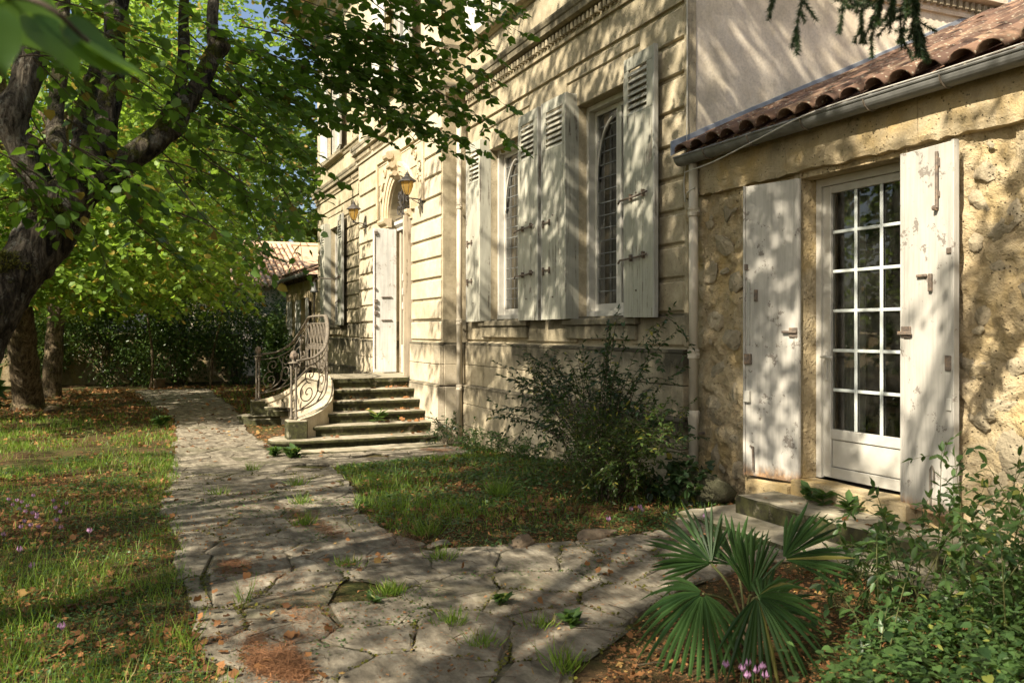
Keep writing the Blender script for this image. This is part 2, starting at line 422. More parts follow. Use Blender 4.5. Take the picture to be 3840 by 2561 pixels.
M['glass'] = m_glass('window_glass')
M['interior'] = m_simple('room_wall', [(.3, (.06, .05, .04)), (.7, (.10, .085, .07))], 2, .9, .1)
M['curtain'] = m_simple('net_curtain', [(.3, (.20, .19, .175)), (.7, (.30, .285, .26))], 3, .9, .1)
def m_tile():
    t = NT('terracotta_tile'); p = t.pos(); r = t.rand()
    n = t.noise(p, 7, 5, .65)
    base = t.ramp(r, [(0, (.075, .048, .036)), (.3, (.145, .086, .06)), (.6, (.215, .130, .085)), (.85, (.29, .195, .125)), (1, (.10, .068, .05))])
    col = t.mix(t.maprange(n, .4, .65), base, t.mix(.6, base, (.10, .06, .045)))
    li = t.math('MULTIPLY', t.maprange(t.voro(p, 26), .20, .30, 1, 0), t.maprange(t.noise(p, 5, 4, .7), .42, .54))
    col = t.mix(t.math('MULTIPLY', li, .75), col, (.46, .42, .31))
    mo = t.maprange(t.noise(p, 3.3, 5, .7), .56, .68); col = t.mix(t.math('MULTIPLY', mo, .7), col, (.06, .05, .035))
    return t.done(t.pbsdf(col, .88, t.bump(t.noise(p, 45, 4, .7), .6, .006), .2))
M['tile'] = m_tile()
M['tile_far'] = m_simple('pale_terracotta', [(.25, (.46, .27, .16)), (.5, (.60, .39, .24)), (.75, (.68, .48, .32))], 3, .85, .3, .006, objrand=True)
def m_steps():
    t = NT('mossy_step_stone'); p = t.pos(); med = t.noise(p, 5, 5, .65, .3); big = t.noise(p, 1.6, 5, .65)
    col = t.ramp(med, [(.3, (.17, .15, .105)), (.5, (.30, .265, .19)), (.7, (.42, .375, .28))])
    nz = t.sep(t.n('ShaderNodeNewGeometry').outputs['Normal'])[2]
    side = t.maprange(nz, .80, .25)
    moss = t.math('MULTIPLY', side, t.maprange(t.noise(p, 4.2, 5, .7), .26, .42))
    col = t.mix(t.math('MULTIPLY', moss, .94), col, t.ramp(t.noise(p, 18, 4), [(.35, (.014, .014, .008)), (.65, (.055, .058, .018))]))
    col = t.mix(t.math('MULTIPLY', t.maprange(big, .52, .66), .55), col, (.06, .058, .03))
    return t.done(t.pbsdf(col, .92, t.bump(t.math('ADD', med, t.noise(p, 50, 4, .7)), .7, .008), .15))
M['steps'] = m_steps()
def m_flag():
    t = NT('flagstone'); p = t.pos(); r = t.rand()
    med = t.noise(p, 5.5, 6, .7, .4); fin = t.noise(p, 45, 4, .75); ly = t.noise(t.scaled(p, (2.2, 9, 3)), 1.3, 5, .65)
    col = t.ramp(t.math('ADD', t.math('MULTIPLY', med, .55), t.math('MULTIPLY', ly, .45)), [(.36, (.060, .051, .036)), (.46, (.145, .124, .090)), (.56, (.265, .232, .172)), (.68, (.46, .415, .32))])
    col = t.mix(t.math('MULTIPLY', r, .45), col, t.mix(.45, col, (.12, .105, .08)))
    col = t.mix(t.math('MULTIPLY', t.maprange(fin, .5, .75), .45), col, (.09, .08, .06))
    col = t.mix(t.math('MULTIPLY', t.maprange(t.noise(p, 1.1, 5, .65), .55, .68), .55), col, (.085, .085, .042))
    return t.done(t.pbsdf(col, .9, t.bump(t.math('ADD', t.math('MULTIPLY', med, 1.2), t.math('MULTIPLY', fin, .5)), .9, .012), .2))
M['flag'] = m_flag()
def m_soil():
    t = NT('soil_and_humus'); p = t.pos(); a = t.noise(p, 22, 6, .75); b = t.noise(p, 1.3, 4, .6)
    col = t.ramp(a, [(.3, (.030, .020, .011)), (.5, (.085, .056, .028)), (.68, (.16, .10, .045))])
    col = t.mix(t.math('MULTIPLY', t.maprange(b, .42, .62), .75), col, t.ramp(a, [(.3, (.022, .035, .010)), (.65, (.075, .095, .025))]))
    return t.done(t.pbsdf(col, .95, t.bump(a, 1.0, .03), .1))
M['soil'] = m_soil()
def m_bark(name, c0, c1, c2, moss=.5, vs=1.0, lichen=.4):
    t = NT(name); p = t.pos()
    wp = t.n('ShaderNodeVectorMath', operation='ADD'); t.set(wp.inputs[0], t.scaled(p, (26 * vs, 26 * vs, 5))); nzv = t.n('ShaderNodeTexNoise'); t.set(nzv.inputs['Vector'], p); nzv.inputs['Scale'].default_value = 7; nzv.inputs['Detail'].default_value = 3; t.set(wp.inputs[1], nzv.outputs['Color'])
    rid = t.noise(wp.outputs[0], 1.0, 6, .72, .8); fin = t.noise(t.scaled(p, (70, 70, 25)), 1.0, 4, .7)
    hh = t.math('ADD', t.math('MULTIPLY', rid, .75), t.math('MULTIPLY', fin, .25))
    col = t.ramp(hh, [(.40, c0), (.5, c1), (.62, c2)])
    bl = t.maprange(t.noise(p, 4.5, 5, .7, .4), .50, .60); col = t.mix(t.math('MULTIPLY', bl, .72), col, t.mix(.7, col, (.010, .009, .007)))
    li = t.maprange(t.noise(p, 13, 5, .75), .56, .62); col = t.mix(t.math('MULTIPLY', li, lichen), col, (.30, .30, .25))
    nz = t.sep(t.n('ShaderNodeNewGeometry').outputs['Normal'])[2]
    mo = t.maprange(t.math('ADD', t.noise(p, 3.0, 5, .7), t.math('MULTIPLY', nz, .12)), .54, .62)
    col = t.mix(t.math('MULTIPLY', mo, moss), col, t.ramp(t.noise(p, 30, 4), [(.3, (.022, .028, .006)), (.55, (.09, .10, .012)), (.75, (.20, .19, .025))]))
    return t.done(t.pbsdf(col, .95, t.bump(t.math('ADD', hh, t.math('MULTIPLY', mo, .4)), 1.0, .07), .1))
M['bark'] = m_bark('mossy_bark', (.012, .010, .008), (.060, .050, .037), (.16, .135, .10), .9)
M['bark2'] = m_bark('ridged_bark', (.035, .026, .016), (.14, .105, .065), (.27, .21, .13), .35, .6, .15)
M['bark_pale'] = m_bark('pale_limb_bark', (.03, .025, .018), (.12, .10, .075), (.28, .245, .185), .40)
M['twig'] = m_simple('twig_bark', [(.3, (.035, .025, .016)), (.7, (.11, .085, .055))], 30, .85, .3)
M['stem_green'] = m_simple('green_stem', [(.3, (.05, .07, .02)), (.7, (.12, .11, .04))], 20, .7, .2)
M['lime_near'] = m_leaf('lime_leaf_near', (.034, .078, .015), (.085, .160, .030), (.28, .50, .04), (.22, .17, .03), .025, .42, .40)
M['lime_mid'] = m_leaf('lime_leaf_mid', (.070, .140, .020), (.180, .275, .045), (.36, .56, .055), (.32, .25, .045), .10, .45, .45)
M['lime_far'] = m_leaf('leaf_far', (.065, .115, .022), (.165, .23, .052), (.29, .42, .05), (.30, .20, .06), .08, .45, .4)
M['hedge'] = m_leaf('hedge_leaf', (.026, .055, .014), (.085, .14, .034), (.17, .27, .03), (.10, .12, .03), .05, .35, .25)
M['shrub'] = m_leaf('shrub_leaf', (.014, .032, .012), (.036, .068, .024), (.09, .16, .025), (.26, .24, .04), .03, .35, .3)
M['shrub_y'] = m_leaf('privet_leaf', (.020, .042, .010), (.065, .105, .022), (.16, .24, .025), (.30, .28, .05), .06, .38, .35)
M['weed'] = m_leaf('weed_leaf', (.026, .058, .018), (.075, .135, .038), (.15, .27, .04), (.20, .22, .05), .03, .4, .35)
M['palm'] = m_leaf('palm_leaf', (.012, .034, .010), (.040, .085, .022), (.12, .23, .03), (.20, .19, .05), .06, .5, .3, .25)
M['grass'] = m_leaf('grass_blade', (.055, .110, .013), (.18, .28, .035), (.30, .46, .04), (.30, .25, .09), .07, .5, .35)
M['grass_dry'] = m_leaf('dry_grass', (.15, .11, .04), (.32, .25, .11), (.3, .24, .1), None, 0, .7, .25)
M['litter'] = m_leaf('fallen_leaf', (.10, .045, .018), (.29, .135, .048), (.30, .14, .04), (.38, .24, .08), .06, .7, .2)
M['needle'] = m_leaf('fallen_needle', (.11, .05, .022), (.24, .115, .052), (.2, .09, .03), None, 0, .7, .1)
M['conifer'] = m_leaf('conifer_needle', (.022, .045, .018), (.050, .085, .035), (.08, .13, .03), None, 0, .45, .25)
M['cedar'] = m_leaf('cedar_needle', (.018, .035, .014), (.045, .07, .03), (.05, .09, .02), None, 0, .5, .15)
M['moss'] = m_leaf('moss_cushion', (.045, .050, .006), (.12, .115, .014), (.12, .13, .02), None, 0, .9, .15)
M['petal'] = m_leaf('cyclamen_petal', (.34, .17, .33), (.50, .29, .47), (.5, .3, .45), None, 0, .5, .35)
M['rock'] = m_stone('garden_rock', (.27, .21, .145), (.20, .145, .095), (.11, .085, .055), grime=(.045, .05, .02), grime_amt=.5, bumpd=.015)
M['mossrock'] = m_stone('mossy_boulder', (.16, .15, .10), (.09, .088, .052), (.045, .048, .024), grime=(.03, .035, .012), grime_amt=.8, bumpd=.03)
M['joint'] = m_simple('mossy_joint', [(.3, (.05, .045, .028)), (.5, (.11, .10, .06)), (.7, (.17, .15, .105))], 14, .95, .8, .02)
# ------------------------------------------------------------------ ground
def axis(fine0, fine1, step, far0, far1, grow=1.35):
    a = list(np.arange(fine0, fine1 + 1e-6, step)); s = step; x = a[0]
    while x > far0: s *= grow; x -= s; a.insert(0, x)
    s = step; x = a[-1]
    while x < far1: s *= grow; x += s; a.append(x)
    return np.array(a)
gx = axis(-31, 1.5, .18, -260, 160); gy = axis(-10, 0.6, .18, -200, 220)
GX, GY = np.meshgrid(gx, gy, indexing='ij')
amp = np.where((GX > -40) & (GX < 8) & (GY > -20) & (GY < 4), .035, .0)
GZ = zg(GX) + amp * (n2(GX.ravel(), GY.ravel(), 1.6, 3).reshape(GX.shape) - .62)
nx_, ny_ = GX.shape
ii, jj = np.meshgrid(np.arange(nx_ - 1), np.arange(ny_ - 1), indexing='ij')
Q = np.stack([ii * ny_ + jj, (ii + 1) * ny_ + jj, (ii + 1) * ny_ + jj + 1, ii * ny_ + jj + 1], -1).reshape(-1, 4)
me = np_mesh('ground', np.stack([GX, GY, GZ], -1).reshape(-1, 3), Q.ravel(), np.arange(len(Q)) * 4, np.full(len(Q), 4), smooth=True)
tag(link('ground', me, M['soil']), kind='structure')

# ------------------------------------------------------------------ paved path: each flagstone its own piece
PATH = [(-2.3, -4.75), (-4.0, -4.66), (-4.4, -4.7), (-5.1, -4.7), (-6.7, -4.67), (-8.56, -4.72), (-10.5, -4.55), (-12.9, -4.42), (-16.1, -4.24),
        (-19.4, -4.13), (-23.7, -4.5), (-28.5, -4.9), (-29, -2.75), (-25.3, -2.75), (-21, -2.75), (-18.6, -2.85), (-16.7, -3.06), (-14.5, -3.0),
        (-13.2, -3.05), (-12.7, -.4), (-11.7, -.5), (-11.3, -1.7), (-10.94, -2.63), (-9.65, -2.81), (-8.4, -3.0), (-7.43, -3.17), (-6.35, -3.25), (-5.75, -3.05),
        (-5.66, -2.58), (-5.6, -1.9), (-5.62, -1.25), (-6.1, -.75), (-6.1, -.45), (-4.4, -.5), (-4.6, -1.3), (-4.35, -2.0), (-3.98, -2.55), (-3.7, -2.95), (-3.3, -3.3), (-2.2, -4.0)]
def inpoly(px, py, poly):
    px = np.atleast_1d(px); py = np.atleast_1d(py); r = np.zeros(px.shape, bool); n = len(poly)
    for i in range(n):
        x0, y0 = poly[i]; x1, y1 = poly[(i + 1) % n]
        c = ((y0 > py) != (y1 > py)) & (px < (x1 - x0) * (py - y0) / (y1 - y0 + 1e-12) + x0); r ^= c
    return r
def clip_half(poly, m, d):
    out = []
    for i in range(len(poly)):
        a, b = poly[i], poly[(i + 1) % len(poly)]; da = (a - m) @ d; db = (b - m) @ d
        if da <= 0: out.append(a)
        if da * db < 0: out.append(a + (b - a) * da / (da - db))
    return out
def voronoi(seeds, keep, R=1.3):
    cells = []
    for i in np.where(keep)[0]:
        p = seeds[i]; poly = [p + np.array(c) * .75 for c in ((-1, -1), (1, -1), (1, 1), (-1, 1))]
        d = seeds - p; dd = (d ** 2).sum(1); nb = np.where((dd > 1e-9) & (dd < R * R))[0]
        for j in nb[np.argsort(dd[nb])]:
            poly = clip_half(poly, (p + seeds[j]) / 2, d[j])
            if len(poly) < 3: break
        if len(poly) >= 3: cells.append((p, np.array(poly)))
    return cells
seeds = []
sy = 0
for X in np.arange(-29.5, -1.5, .50):
    sy += 1
    for Y in np.arange(-5.4, 0.3, .40):
        seeds.append((X + rng.uniform(-.3, .3) + (.25 if int(round(Y / .40)) % 2 else 0), Y + rng.uniform(-.20, .20)))
seeds = np.array(seeds)
keep = inpoly(seeds[:, 0], seeds[:, 1], PATH) & (rng.random(len(seeds)) > .008)
path_mb = MB()
PA = np.array(PATH); PB = np.roll(PA, -1, axis=0); _area = sum(PA[i][0] * PB[i][1] - PB[i][0] * PA[i][1] for i in range(len(PA)))
def edge_dist(p):
    ab = PB - PA; t = np.clip(((p - PA) * ab).sum(1) / (ab ** 2).sum(1), 0, 1); q = PA + ab * t[:, None]; d = np.linalg.norm(p - q, axis=1); i = int(np.argmin(d)); return d[i], i
allk = np.array([keep[i] or edge_dist(seeds[i])[0] < .30 for i in range(len(seeds))])
cells = []
for p, poly in voronoi(seeds, allk):
    d, i = edge_dist(p)
    if d < .55:                       # trim edge slabs along the border of the path
        ab = PB[i] - PA[i]; nout = np.array([ab[1], -ab[0]]) * (1 if _area > 0 else -1); nout = nout / np.linalg.norm(nout)
        out = clip_half(list(poly), PA[i] + nout * rng.uniform(-.03, .05), nout)
        if len(out) < 3: continue
        poly = np.array(out); c = poly.mean(0); ar = .5 * abs(np.dot(poly[:, 0], np.roll(poly[:, 1], 1)) - np.dot(poly[:, 1], np.roll(poly[:, 0], 1)))
        if ar < .022 or not inpoly(c[0], c[1], PATH)[0]: continue
    cells.append((p, poly))
stones = []
for p, poly in cells:
    c = poly.mean(0); big = c + (poly - c) * 1.02
    path_mb.add([(q[0], q[1], float(zg(q[0])) + .0095) for q in big], [tuple(range(len(big)))])
_rx = np.arange(-30, -1.5, .04); _ry = np.arange(-5.6, .44, .04); _RX, _RY = np.meshgrid(_rx, _ry, indexing='ij'); _q = np.stack([_RX.ravel(), _RY.ravel()], 1)
PMASK = inpoly(_q[:, 0], _q[:, 1], PATH).reshape(_RX.shape)
path = path_mb.build('path', M['joint']); tag(path, kind='structure')
JL = [(poly[k], poly[(k + 1) % len(poly)]) for p, poly in cells for k in range(len(poly))]
for p, poly in cells:
    c = poly.mean(0); L = np.linalg.norm(poly - c, axis=1)
    # wobble the edges so no outline is a clean polygon
    pts = []
    for k in range(len(poly)):
        a = poly[k - 1]; b = poly[k]; d = poly[(k + 1) % len(poly)]
        e0 = np.linalg.norm(b - a); e1 = np.linalg.norm(d - b)
        if min(e0, e1) < .04: continue
        for u in (.06, .30, .5, .72, .94):
            q = b + (d - b) * u
            nq = (fbm(np.array([[q[0] * 5, q[1] * 5, 1.0]]), 2)[0] - .5, fbm(np.array([[q[0] * 5, q[1] * 5, 9.0]]), 2)[0] - .5)
            pts.append(q + np.array(nq) * .085 + rng.normal(0, .004, 2))
    if len(pts) < 5: continue
    P = np.array(pts); c = P.mean(0); g = rng.uniform(.001, .006)
    def ring(off, z):
        d = P - c; l = np.linalg.norm(d, axis=1, keepdims=True); q = c + d * np.maximum(l - off, .02) / l
        return [(x - c[0], y - c[1], z) for x, y in q]
    n = len(P); z = .0175 + rng.uniform(0, .006)
    r0 = ring(g, -.02); r1 = ring(g + .003, z - .007); r2 = ring(g + .018, z)
    mb = MB(); f = []
    for o_ in (0, n): f += [(o_ + i, o_ + (i + 1) % n, o_ + n + (i + 1) % n, o_ + n + i) for i in range(n)]
    mb.add(r0 + r1 + r2, f + [tuple(range(2 * n, 3 * n))])
    o = link('flagstone', mb.mesh('flagstone'), M['flag'], path, loc=(c[0], c[1], float(zg(c[0]))))
    sl = float(zg(c[0] + .2) - zg(c[0] - .2)) / .4
    o.rotation_euler = (rng.normal(0, .006), -math.atan(sl) + rng.normal(0, .006), 0)

# ------------------------------------------------------------------ villa
XC, XB0, XB1, XL = -7.18, -18.84, -13.34, -25.45     # right corner, bay left, bay right, left end
YB = -.41                                             # bay front
ZTOP = 10.1
villa = empty('villa', (XC, 0, 0), 'large two-storey limestone villa with grooved stone courses, dentil cornice and pale shutters', 'house')
def vp(o):            # keep world placement under the villa root
    o.parent = villa; o.matrix_parent_inverse = Matrix.Translation((-XC, 0, 0)); return o
def vpart(mb, name, mat, **k): return vp(mb.build(name, M[mat], None, **k))
COURSES = [1.35, 1.69, 2.03, 2.37, 2.70, 3.03, 3.36, 3.70, 4.05, 4.39, 4.74]
W1 = (-9.50, -8.22); W2 = (-12.33, -11.02); W3 = (-23.75, -22.35)
WZ = (1.69, 4.24)
UZ = (6.12, 8.7)
DOOR = (-16.45, -15.0); DZ = (.70, 3.62); ARC = (DOOR[0] + DOOR[1]) / 2; AR = (DOOR[1] - DOOR[0]) / 2
def holed(mb, x0, x1, z0, z1, y, holes, depth):
    xs = sorted({x0, x1, *[h[0] for h in holes], *[h[1] for h in holes]}); zs = sorted({z0, z1, *[h[2] for h in holes], *[h[3] for h in holes]})
    for a, b in zip(xs, xs[1:]):
        for c, d in zip(zs, zs[1:]):
            mx, mz = (a + b) / 2, (c + d) / 2
            if any(h[0] < mx < h[1] and h[2] < mz < h[3] for h in holes): continue
            mb.quad((a, y, c), (b, y, c), (b, y, d), (a, y, d))
    for (a, b, c, d) in holes:
        y1 = y + depth
        mb.quad((a, y, c), (a, y1, c), (a, y1, d), (a, y, d)); mb.quad((b, y1, c), (b, y, c), (b, y, d), (b, y1, d))
        mb.quad((a, y, d), (a, y1, d), (b, y1, d), (b, y, d)); mb.quad((a, y1, c), (a, y, c), (b, y, c), (b, y1, c))
    return mb
# carcass: front walls, bay, ends and back, all one shell
hl = lambda w: (w[0], w[1], WZ[0], WZ[1])
hu = lambda w: (w[0], w[1], UZ[0], UZ[1])
wall = MB()
holed(wall, XB1, XC, -.6, ZTOP, .03, [hl(W1), hl(W2), hu(W1), hu(W2)], .30)
holed(wall, XL, XB0, -.6, ZTOP, .03, [hl(W3), hu(W3)], .30)
yb = YB + .03
holed(wall, XB0, XB1, -.6, ZTOP, yb, [(DOOR[0], DOOR[1], -.6, DZ[1] + AR + .03), (-16.45, -15.05, UZ[0], UZ[1])], .40)
# spandrels that turn the square head into an arch
zc = DZ[1]; K = 20
arc = [(ARC + AR * math.cos(math.pi * k / K), zc + AR * math.sin(math.pi * k / K)) for k in range(K + 1)]
zt = DZ[1] + AR + .03
for k in range(K):
    (xa, za), (xb, zb) = arc[k], arc[k + 1]
    wall.quad((xa, yb, za), (xa, yb, zt), (xb, yb, zt), (xb, yb, zb)); wall.quad((xa, yb, za), (xb, yb, zb), (xb, yb + .4, zb), (xa, yb + .4, za))
wall.quad((XB1, yb, -.6), (XB1, .03, -.6), (XB1, .03, ZTOP), (XB1, yb, ZTOP)); wall.quad((XB0, .03, -.6), (XB0, yb, -.6), (XB0, yb, ZTOP), (XB0, .03, ZTOP))
wall.quad((XL, 9, -.6), (XL, .03, -.6), (XL, .03, ZTOP), (XL, 9, ZTOP)); wall.quad((XC, 9, -.6), (XL, 9, -.6), (XL, 9, ZTOP), (XC, 9, ZTOP))
vpart(wall, 'wall', 'stone')
sw = MB(); sw.quad((XC, .03, -.6), (XC, 9, -.6), (XC, 9, ZTOP), (XC, .03, ZTOP)); vpart(sw, 'side_wall', 'plaster')
fl = MB(); fl.box(XL + .05, XC - .05, .1, 8.9, .5, .68); fl.box(XL + .05, XC - .05, .1, 8.9, 5.3, 5.5)
fl.box(XL + .05, XC - .05, 1.9, 2.0, .68, 5.3)
vpart(fl, 'room_shell', 'interior')
rf = MB(); e = .55
rv = [(XL - e, YB - e, ZTOP + .3), (XC + e, YB - e, ZTOP + .3), (XC + e, 9 + e, ZTOP + .3), (XL - e, 9 + e, ZTOP + .3), (XL + 4, 4.4, ZTOP + 2.4), (XC - 4, 4.4, ZTOP + 2.4)]
rf.add(rv, [(0, 1, 5, 4), (1, 2, 5), (2, 3, 4, 5), (3, 0, 4), (3, 2, 1, 0)]); vpart(rf, 'roof', 'tile_far')

def rect_sub(r, holes):
    out = [r]
    for (a, b, c, d) in holes:
        nx = []
        for (x0, x1, z0, z1) in out:
            if b <= x0 or a >= x1 or d <= z0 or c >= z1: nx.append((x0, x1, z0, z1)); continue
            if a > x0: nx.append((x0, a, z0, z1))
            if b < x1: nx.append((b, x1, z0, z1))
            if d < z1: nx.append((max(x0, a), min(x1, b), d, z1))
            if c > z0: nx.append((max(x0, a), min(x1, b), z0, c))
        out = nx
    return [q for q in out if q[1] - q[0] > .05 and q[3] - q[2] > .03]
def blocks(x0, x1, zs, yf, yback, holes, mat, gap=.045, joint=.007, length=.95, ch=.014, name='stone_block', stag=0):
    for ci, (za, zb) in enumerate(zip(zs, zs[1:])):
        for (a, b, c, d) in rect_sub((x0, x1, za, zb), holes):
            L = b - a; n = max(1, int(round(L / length + rng.uniform(-.25, .25))))
            cuts = [a] + sorted(a + L * (k + rng.uniform(-.18, .18)) / n for k in range(1, n)) + [b]
            for p, q in zip(cuts, cuts[1:]):
                g0 = gap * .5 if (c == za) else .002; g1 = gap * .5 if (d == zb) else .002
                mb = MB(); w = rng.uniform(-.002, .002)
                mb.bevbox(p + joint / 2, q - joint / 2, yf + w, yback, c + g0, d - g1, min(ch, (d - c) * .2))
                vpart(mb, name, mat)
LT = lambda w: (w[0] - .28, w[1] + .16, 4.10, 4.57)
def grow(h, m): return (h[0] - m, h[1] + m, h[2], h[3])
blocks(XB1 + .02, XC - .055, COURSES, -.002, .04, [(W1[0], W1[1], 1.3, 4.24), (W2[0], W2[1], 1.3, 4.24), (W1[0] - .28, W1[1] + .16, 4.24, 4.57), (W2[0] - .28, W2[1] + .16, 4.24, 4.57)], 'stone')
blocks(XL + .05, XB0 - .02, COURSES, -.002, .04, [(W3[0], W3[1], 1.3, 4.24), (W3[0] - .28, W3[1] + .16, 4.24, 4.57)], 'stone')
PAN = (-17.28, -14.22, 3.70, 4.90)
blocks(XB0 + .05, XB1 - .055, COURSES, YB - .002, YB + .04, [(DOOR[0] - .42, DOOR[1] + .02, .6, 3.70), PAN], 'stone_bay', length=1.6)
# smooth corner fillets, friezes, lintels, sills
for w in (W1, W2, W3):
    mb = MB(); mb.bevbox(w[0] - .27, w[1] + .15, .012, .20, 4.245, 4.565, .008); vpart(mb, 'lintel', 'stone')
    mb = MB(); mb.bevbox(w[0] - .25, w[1] + .18, -.075, .30, 1.585, 1.665, .012); vpart(mb, 'window_sill', 'stone')
    mb = MB(); mb.bevbox(w[0] - .21, w[1] + .14, -.045, .05, 1.42, 1.580, .010); vpart(mb, 'sill_apron', 'stone')
for (a, b, y, m) in ((XB1, XC, 0, 'stone'), (XL, XB0, 0, 'stone'), (XB0, XB1, YB, 'stone_bay')):
    L = b - a; n = max(2, int(L / 1.5)); xs = np.linspace(a, b, n + 1)
    for p, q in zip(xs, xs[1:]):
        mb = MB(); mb.bevbox(p + .002, q - .002, y, y + .05, 4.765, 5.10, .004); vpart(mb, 'frieze_block', m)
        mb = MB(); mb.bevbox(p + .002, q - .002, y, y + .05, 5.50, 5.94, .004); vpart(mb, 'frieze_block', m)
    up = MB(); hs = [hu(w) for w in (W1, W2, W3) if a < w[0] < b]
    if y == YB: hs = [(-16.45, -15.05, UZ[0], UZ[1])]
    holed(up, a, b, 6.10, 9.7, y, hs, .06); vpart(up, 'upper_wall', m)
# plinth in two steps with real joints
def plinth(a, b, y, zs, yo, mat):
    blocks(a, b, zs, y - yo, y + .03, [], mat, gap=.008, joint=.007, length=.85, ch=.006, name='plinth_block')
HD = [(DOOR[0] - .1, DOOR[1] + .1, -.6, 1.4)]
plinth(XB1 + .012, XC + .0, 0, [-.45, .02, .36, .63], .095, 'stone'); plinth(XB1 + .012, XC, 0, [.645, .98, 1.30], .050, 'stone')
plinth(XL, XB0, 0, [-.45, .3, .63], .095, 'stone'); plinth(XL, XB0, 0, [.645, .98, 1.30], .050, 'stone')
blocks(XB0 - .05, XB1 + .05, [.645, .98, 1.30], YB - .05, YB + .03, HD, 'stone_bay', gap=.008, joint=.007, length=.85, ch=.008, name='plinth_block')
blocks(XB0 - .095, XB1 + .095, [-.45, .1, .63], YB - .095, YB + .03, HD, 'stone_bay', gap=.008, joint=.007, length=.85, ch=.008, name='plinth_block')
for (z0, z1, o_) in ((.648, .978, .05), (.982, 1.297, .05), (-.45, .098, .095), (.104, .626, .095)):
    mb = MB(); mb.bevbox(XB1 - .03, XB1 + o_, YB + .032, -.10, z0, z1, .006); vpart(mb, 'plinth_block', 'stone_bay')
# ledges on the two plinth steps: weathered slopes
for (a, b, y) in ((XB1 + .05, XC + .004, 0), (XL, XB0 - .05, 0), (XB0 - .054, DOOR[0] - .1, YB), (DOOR[1] + .1, XB1 + .054, YB)):
    mb = MB(); mb.extrude([(y + .02, 1.302), (y - .056, 1.302), (y - .054, 1.325), (y + .02, 1.352)], 'x', a, b); vpart(mb, 'plinth_ledge', 'stone', fix=True)
    mb = MB(); mb.extrude([(y - .045, .632), (y - .101, .632), (y - .098, .648), (y - .045, .666)], 'x', a, b); vpart(mb, 'plinth_ledge', 'stone', fix=True)
# cornice between the storeys
def cornice_prof(y):
    return [(y + .02, 5.10), (y - .03, 5.10), (y - .035, 5.14), (y - .022, 5.15), (y - .022, 5.275), (y - .085, 5.28), (y - .13, 5.30), (y - .135, 5.37), (y - .15, 5.385), (y - .165, 5.43), (y - .165, 5.455), (y + .02, 5.50)]
den = MB(); den.bevbox(-.028, .028, -.055, 0, -.045, .045, .005); den_me = den.mesh('dentil'); den_me.materials.append(M['stone'])
def dentils(p0, p1, rot, step=.10):
    p0 = np.array(p0); p1 = np.array(p1); L = np.linalg.norm(p1 - p0); n = int(L / step)
    for k in range(n):
        q = p0 + (p1 - p0) * (k + .5) / n
        if rng.random() < .03: continue
        o = link('dentil', den_me, None, None, loc=(q[0], q[1], 5.215), rot=(0, 0, rot), scl=(1, 1, rng.uniform(.92, 1))); vp(o)
for (a, b, y, m) in ((XB1 + .14, XC + .15, 0, 'stone'), (XL - .15, XB0 - .14, 0, 'stone'), (XB0 - .14, XB1 + .14, YB, 'stone_bay')):
    mb = MB(); mb.extrude(cornice_prof(y), 'x', a, b); vpart(mb, 'cornice', m, fix=True)
    dentils((a + .05, y - .024), (b - .1, y - .024), 0)
mb = MB(); mb.extrude([(XC - (p - 0), z) for p, z in cornice_prof(0)], 'y', .16, 4.35); vpart(mb, 'cornice', 'plaster', fix=True)
dentils((XC + .024, .1), (XC + .024, 4.3), math.pi / 2)
mb = MB(); mb.extrude([(XB1 - p, z) for p, z in cornice_prof(0)], 'y', YB - .10, 0.0); vpart(mb, 'cornice', 'stone_bay', fix=True)
# upper sill course and main cornice
for (a, b, y, m) in ((XB1, XC + .07, 0, 'stone'), (XL - .07, XB0, 0, 'stone'), (XB0 - .07, XB1 + .07, YB, 'stone_bay')):
    mb = MB(); mb.extrude([(y + .02, 5.95), (y - .03, 5.95), (y - .05, 5.985), (y - .05, 6.01), (y - .09, 6.03), (y - .09, 6.075), (y + .02, 6.105)], 'x', a, b); vpart(mb, 'string_course', m, fix=True)
    mb = MB(); mb.extrude([(y + .02, 9.7), (y - .1, 9.75), (y - .12, 9.95), (y - .42, 10.05), (y - .45, 10.3), (y - .55, 10.42), (y + .02, 10.42)], 'x', a - .4, b + .4); vpart(mb, 'main_cornice', m, fix=True)
for w in (W1, W2, W3, (-16.45, -15.05)):
    y = YB if w[0] > -17 and w[0] < -15 else 0
    mb = MB(); mb.bevbox(w[0] - .35, w[1] + .35, y - .13, y - .02, 5.99, 6.115, .012); vpart(mb, 'window_sill', 'stone')
    for s_ in (w[0] - .2, w[1] + .03):
        mb = MB(); mb.bevbox(s_, s_ + .17, y - .035, y + .02, 6.12, 8.72, .006); vpart(mb, 'window_surround', 'stone_bay')
# corner strip that frames the side wall
mb = MB(); mb.bevbox(XC - .05, XC + .012, -.004, .10, 1.36, 5.09, .006); vpart(mb, 'corner_strip', 'stone')

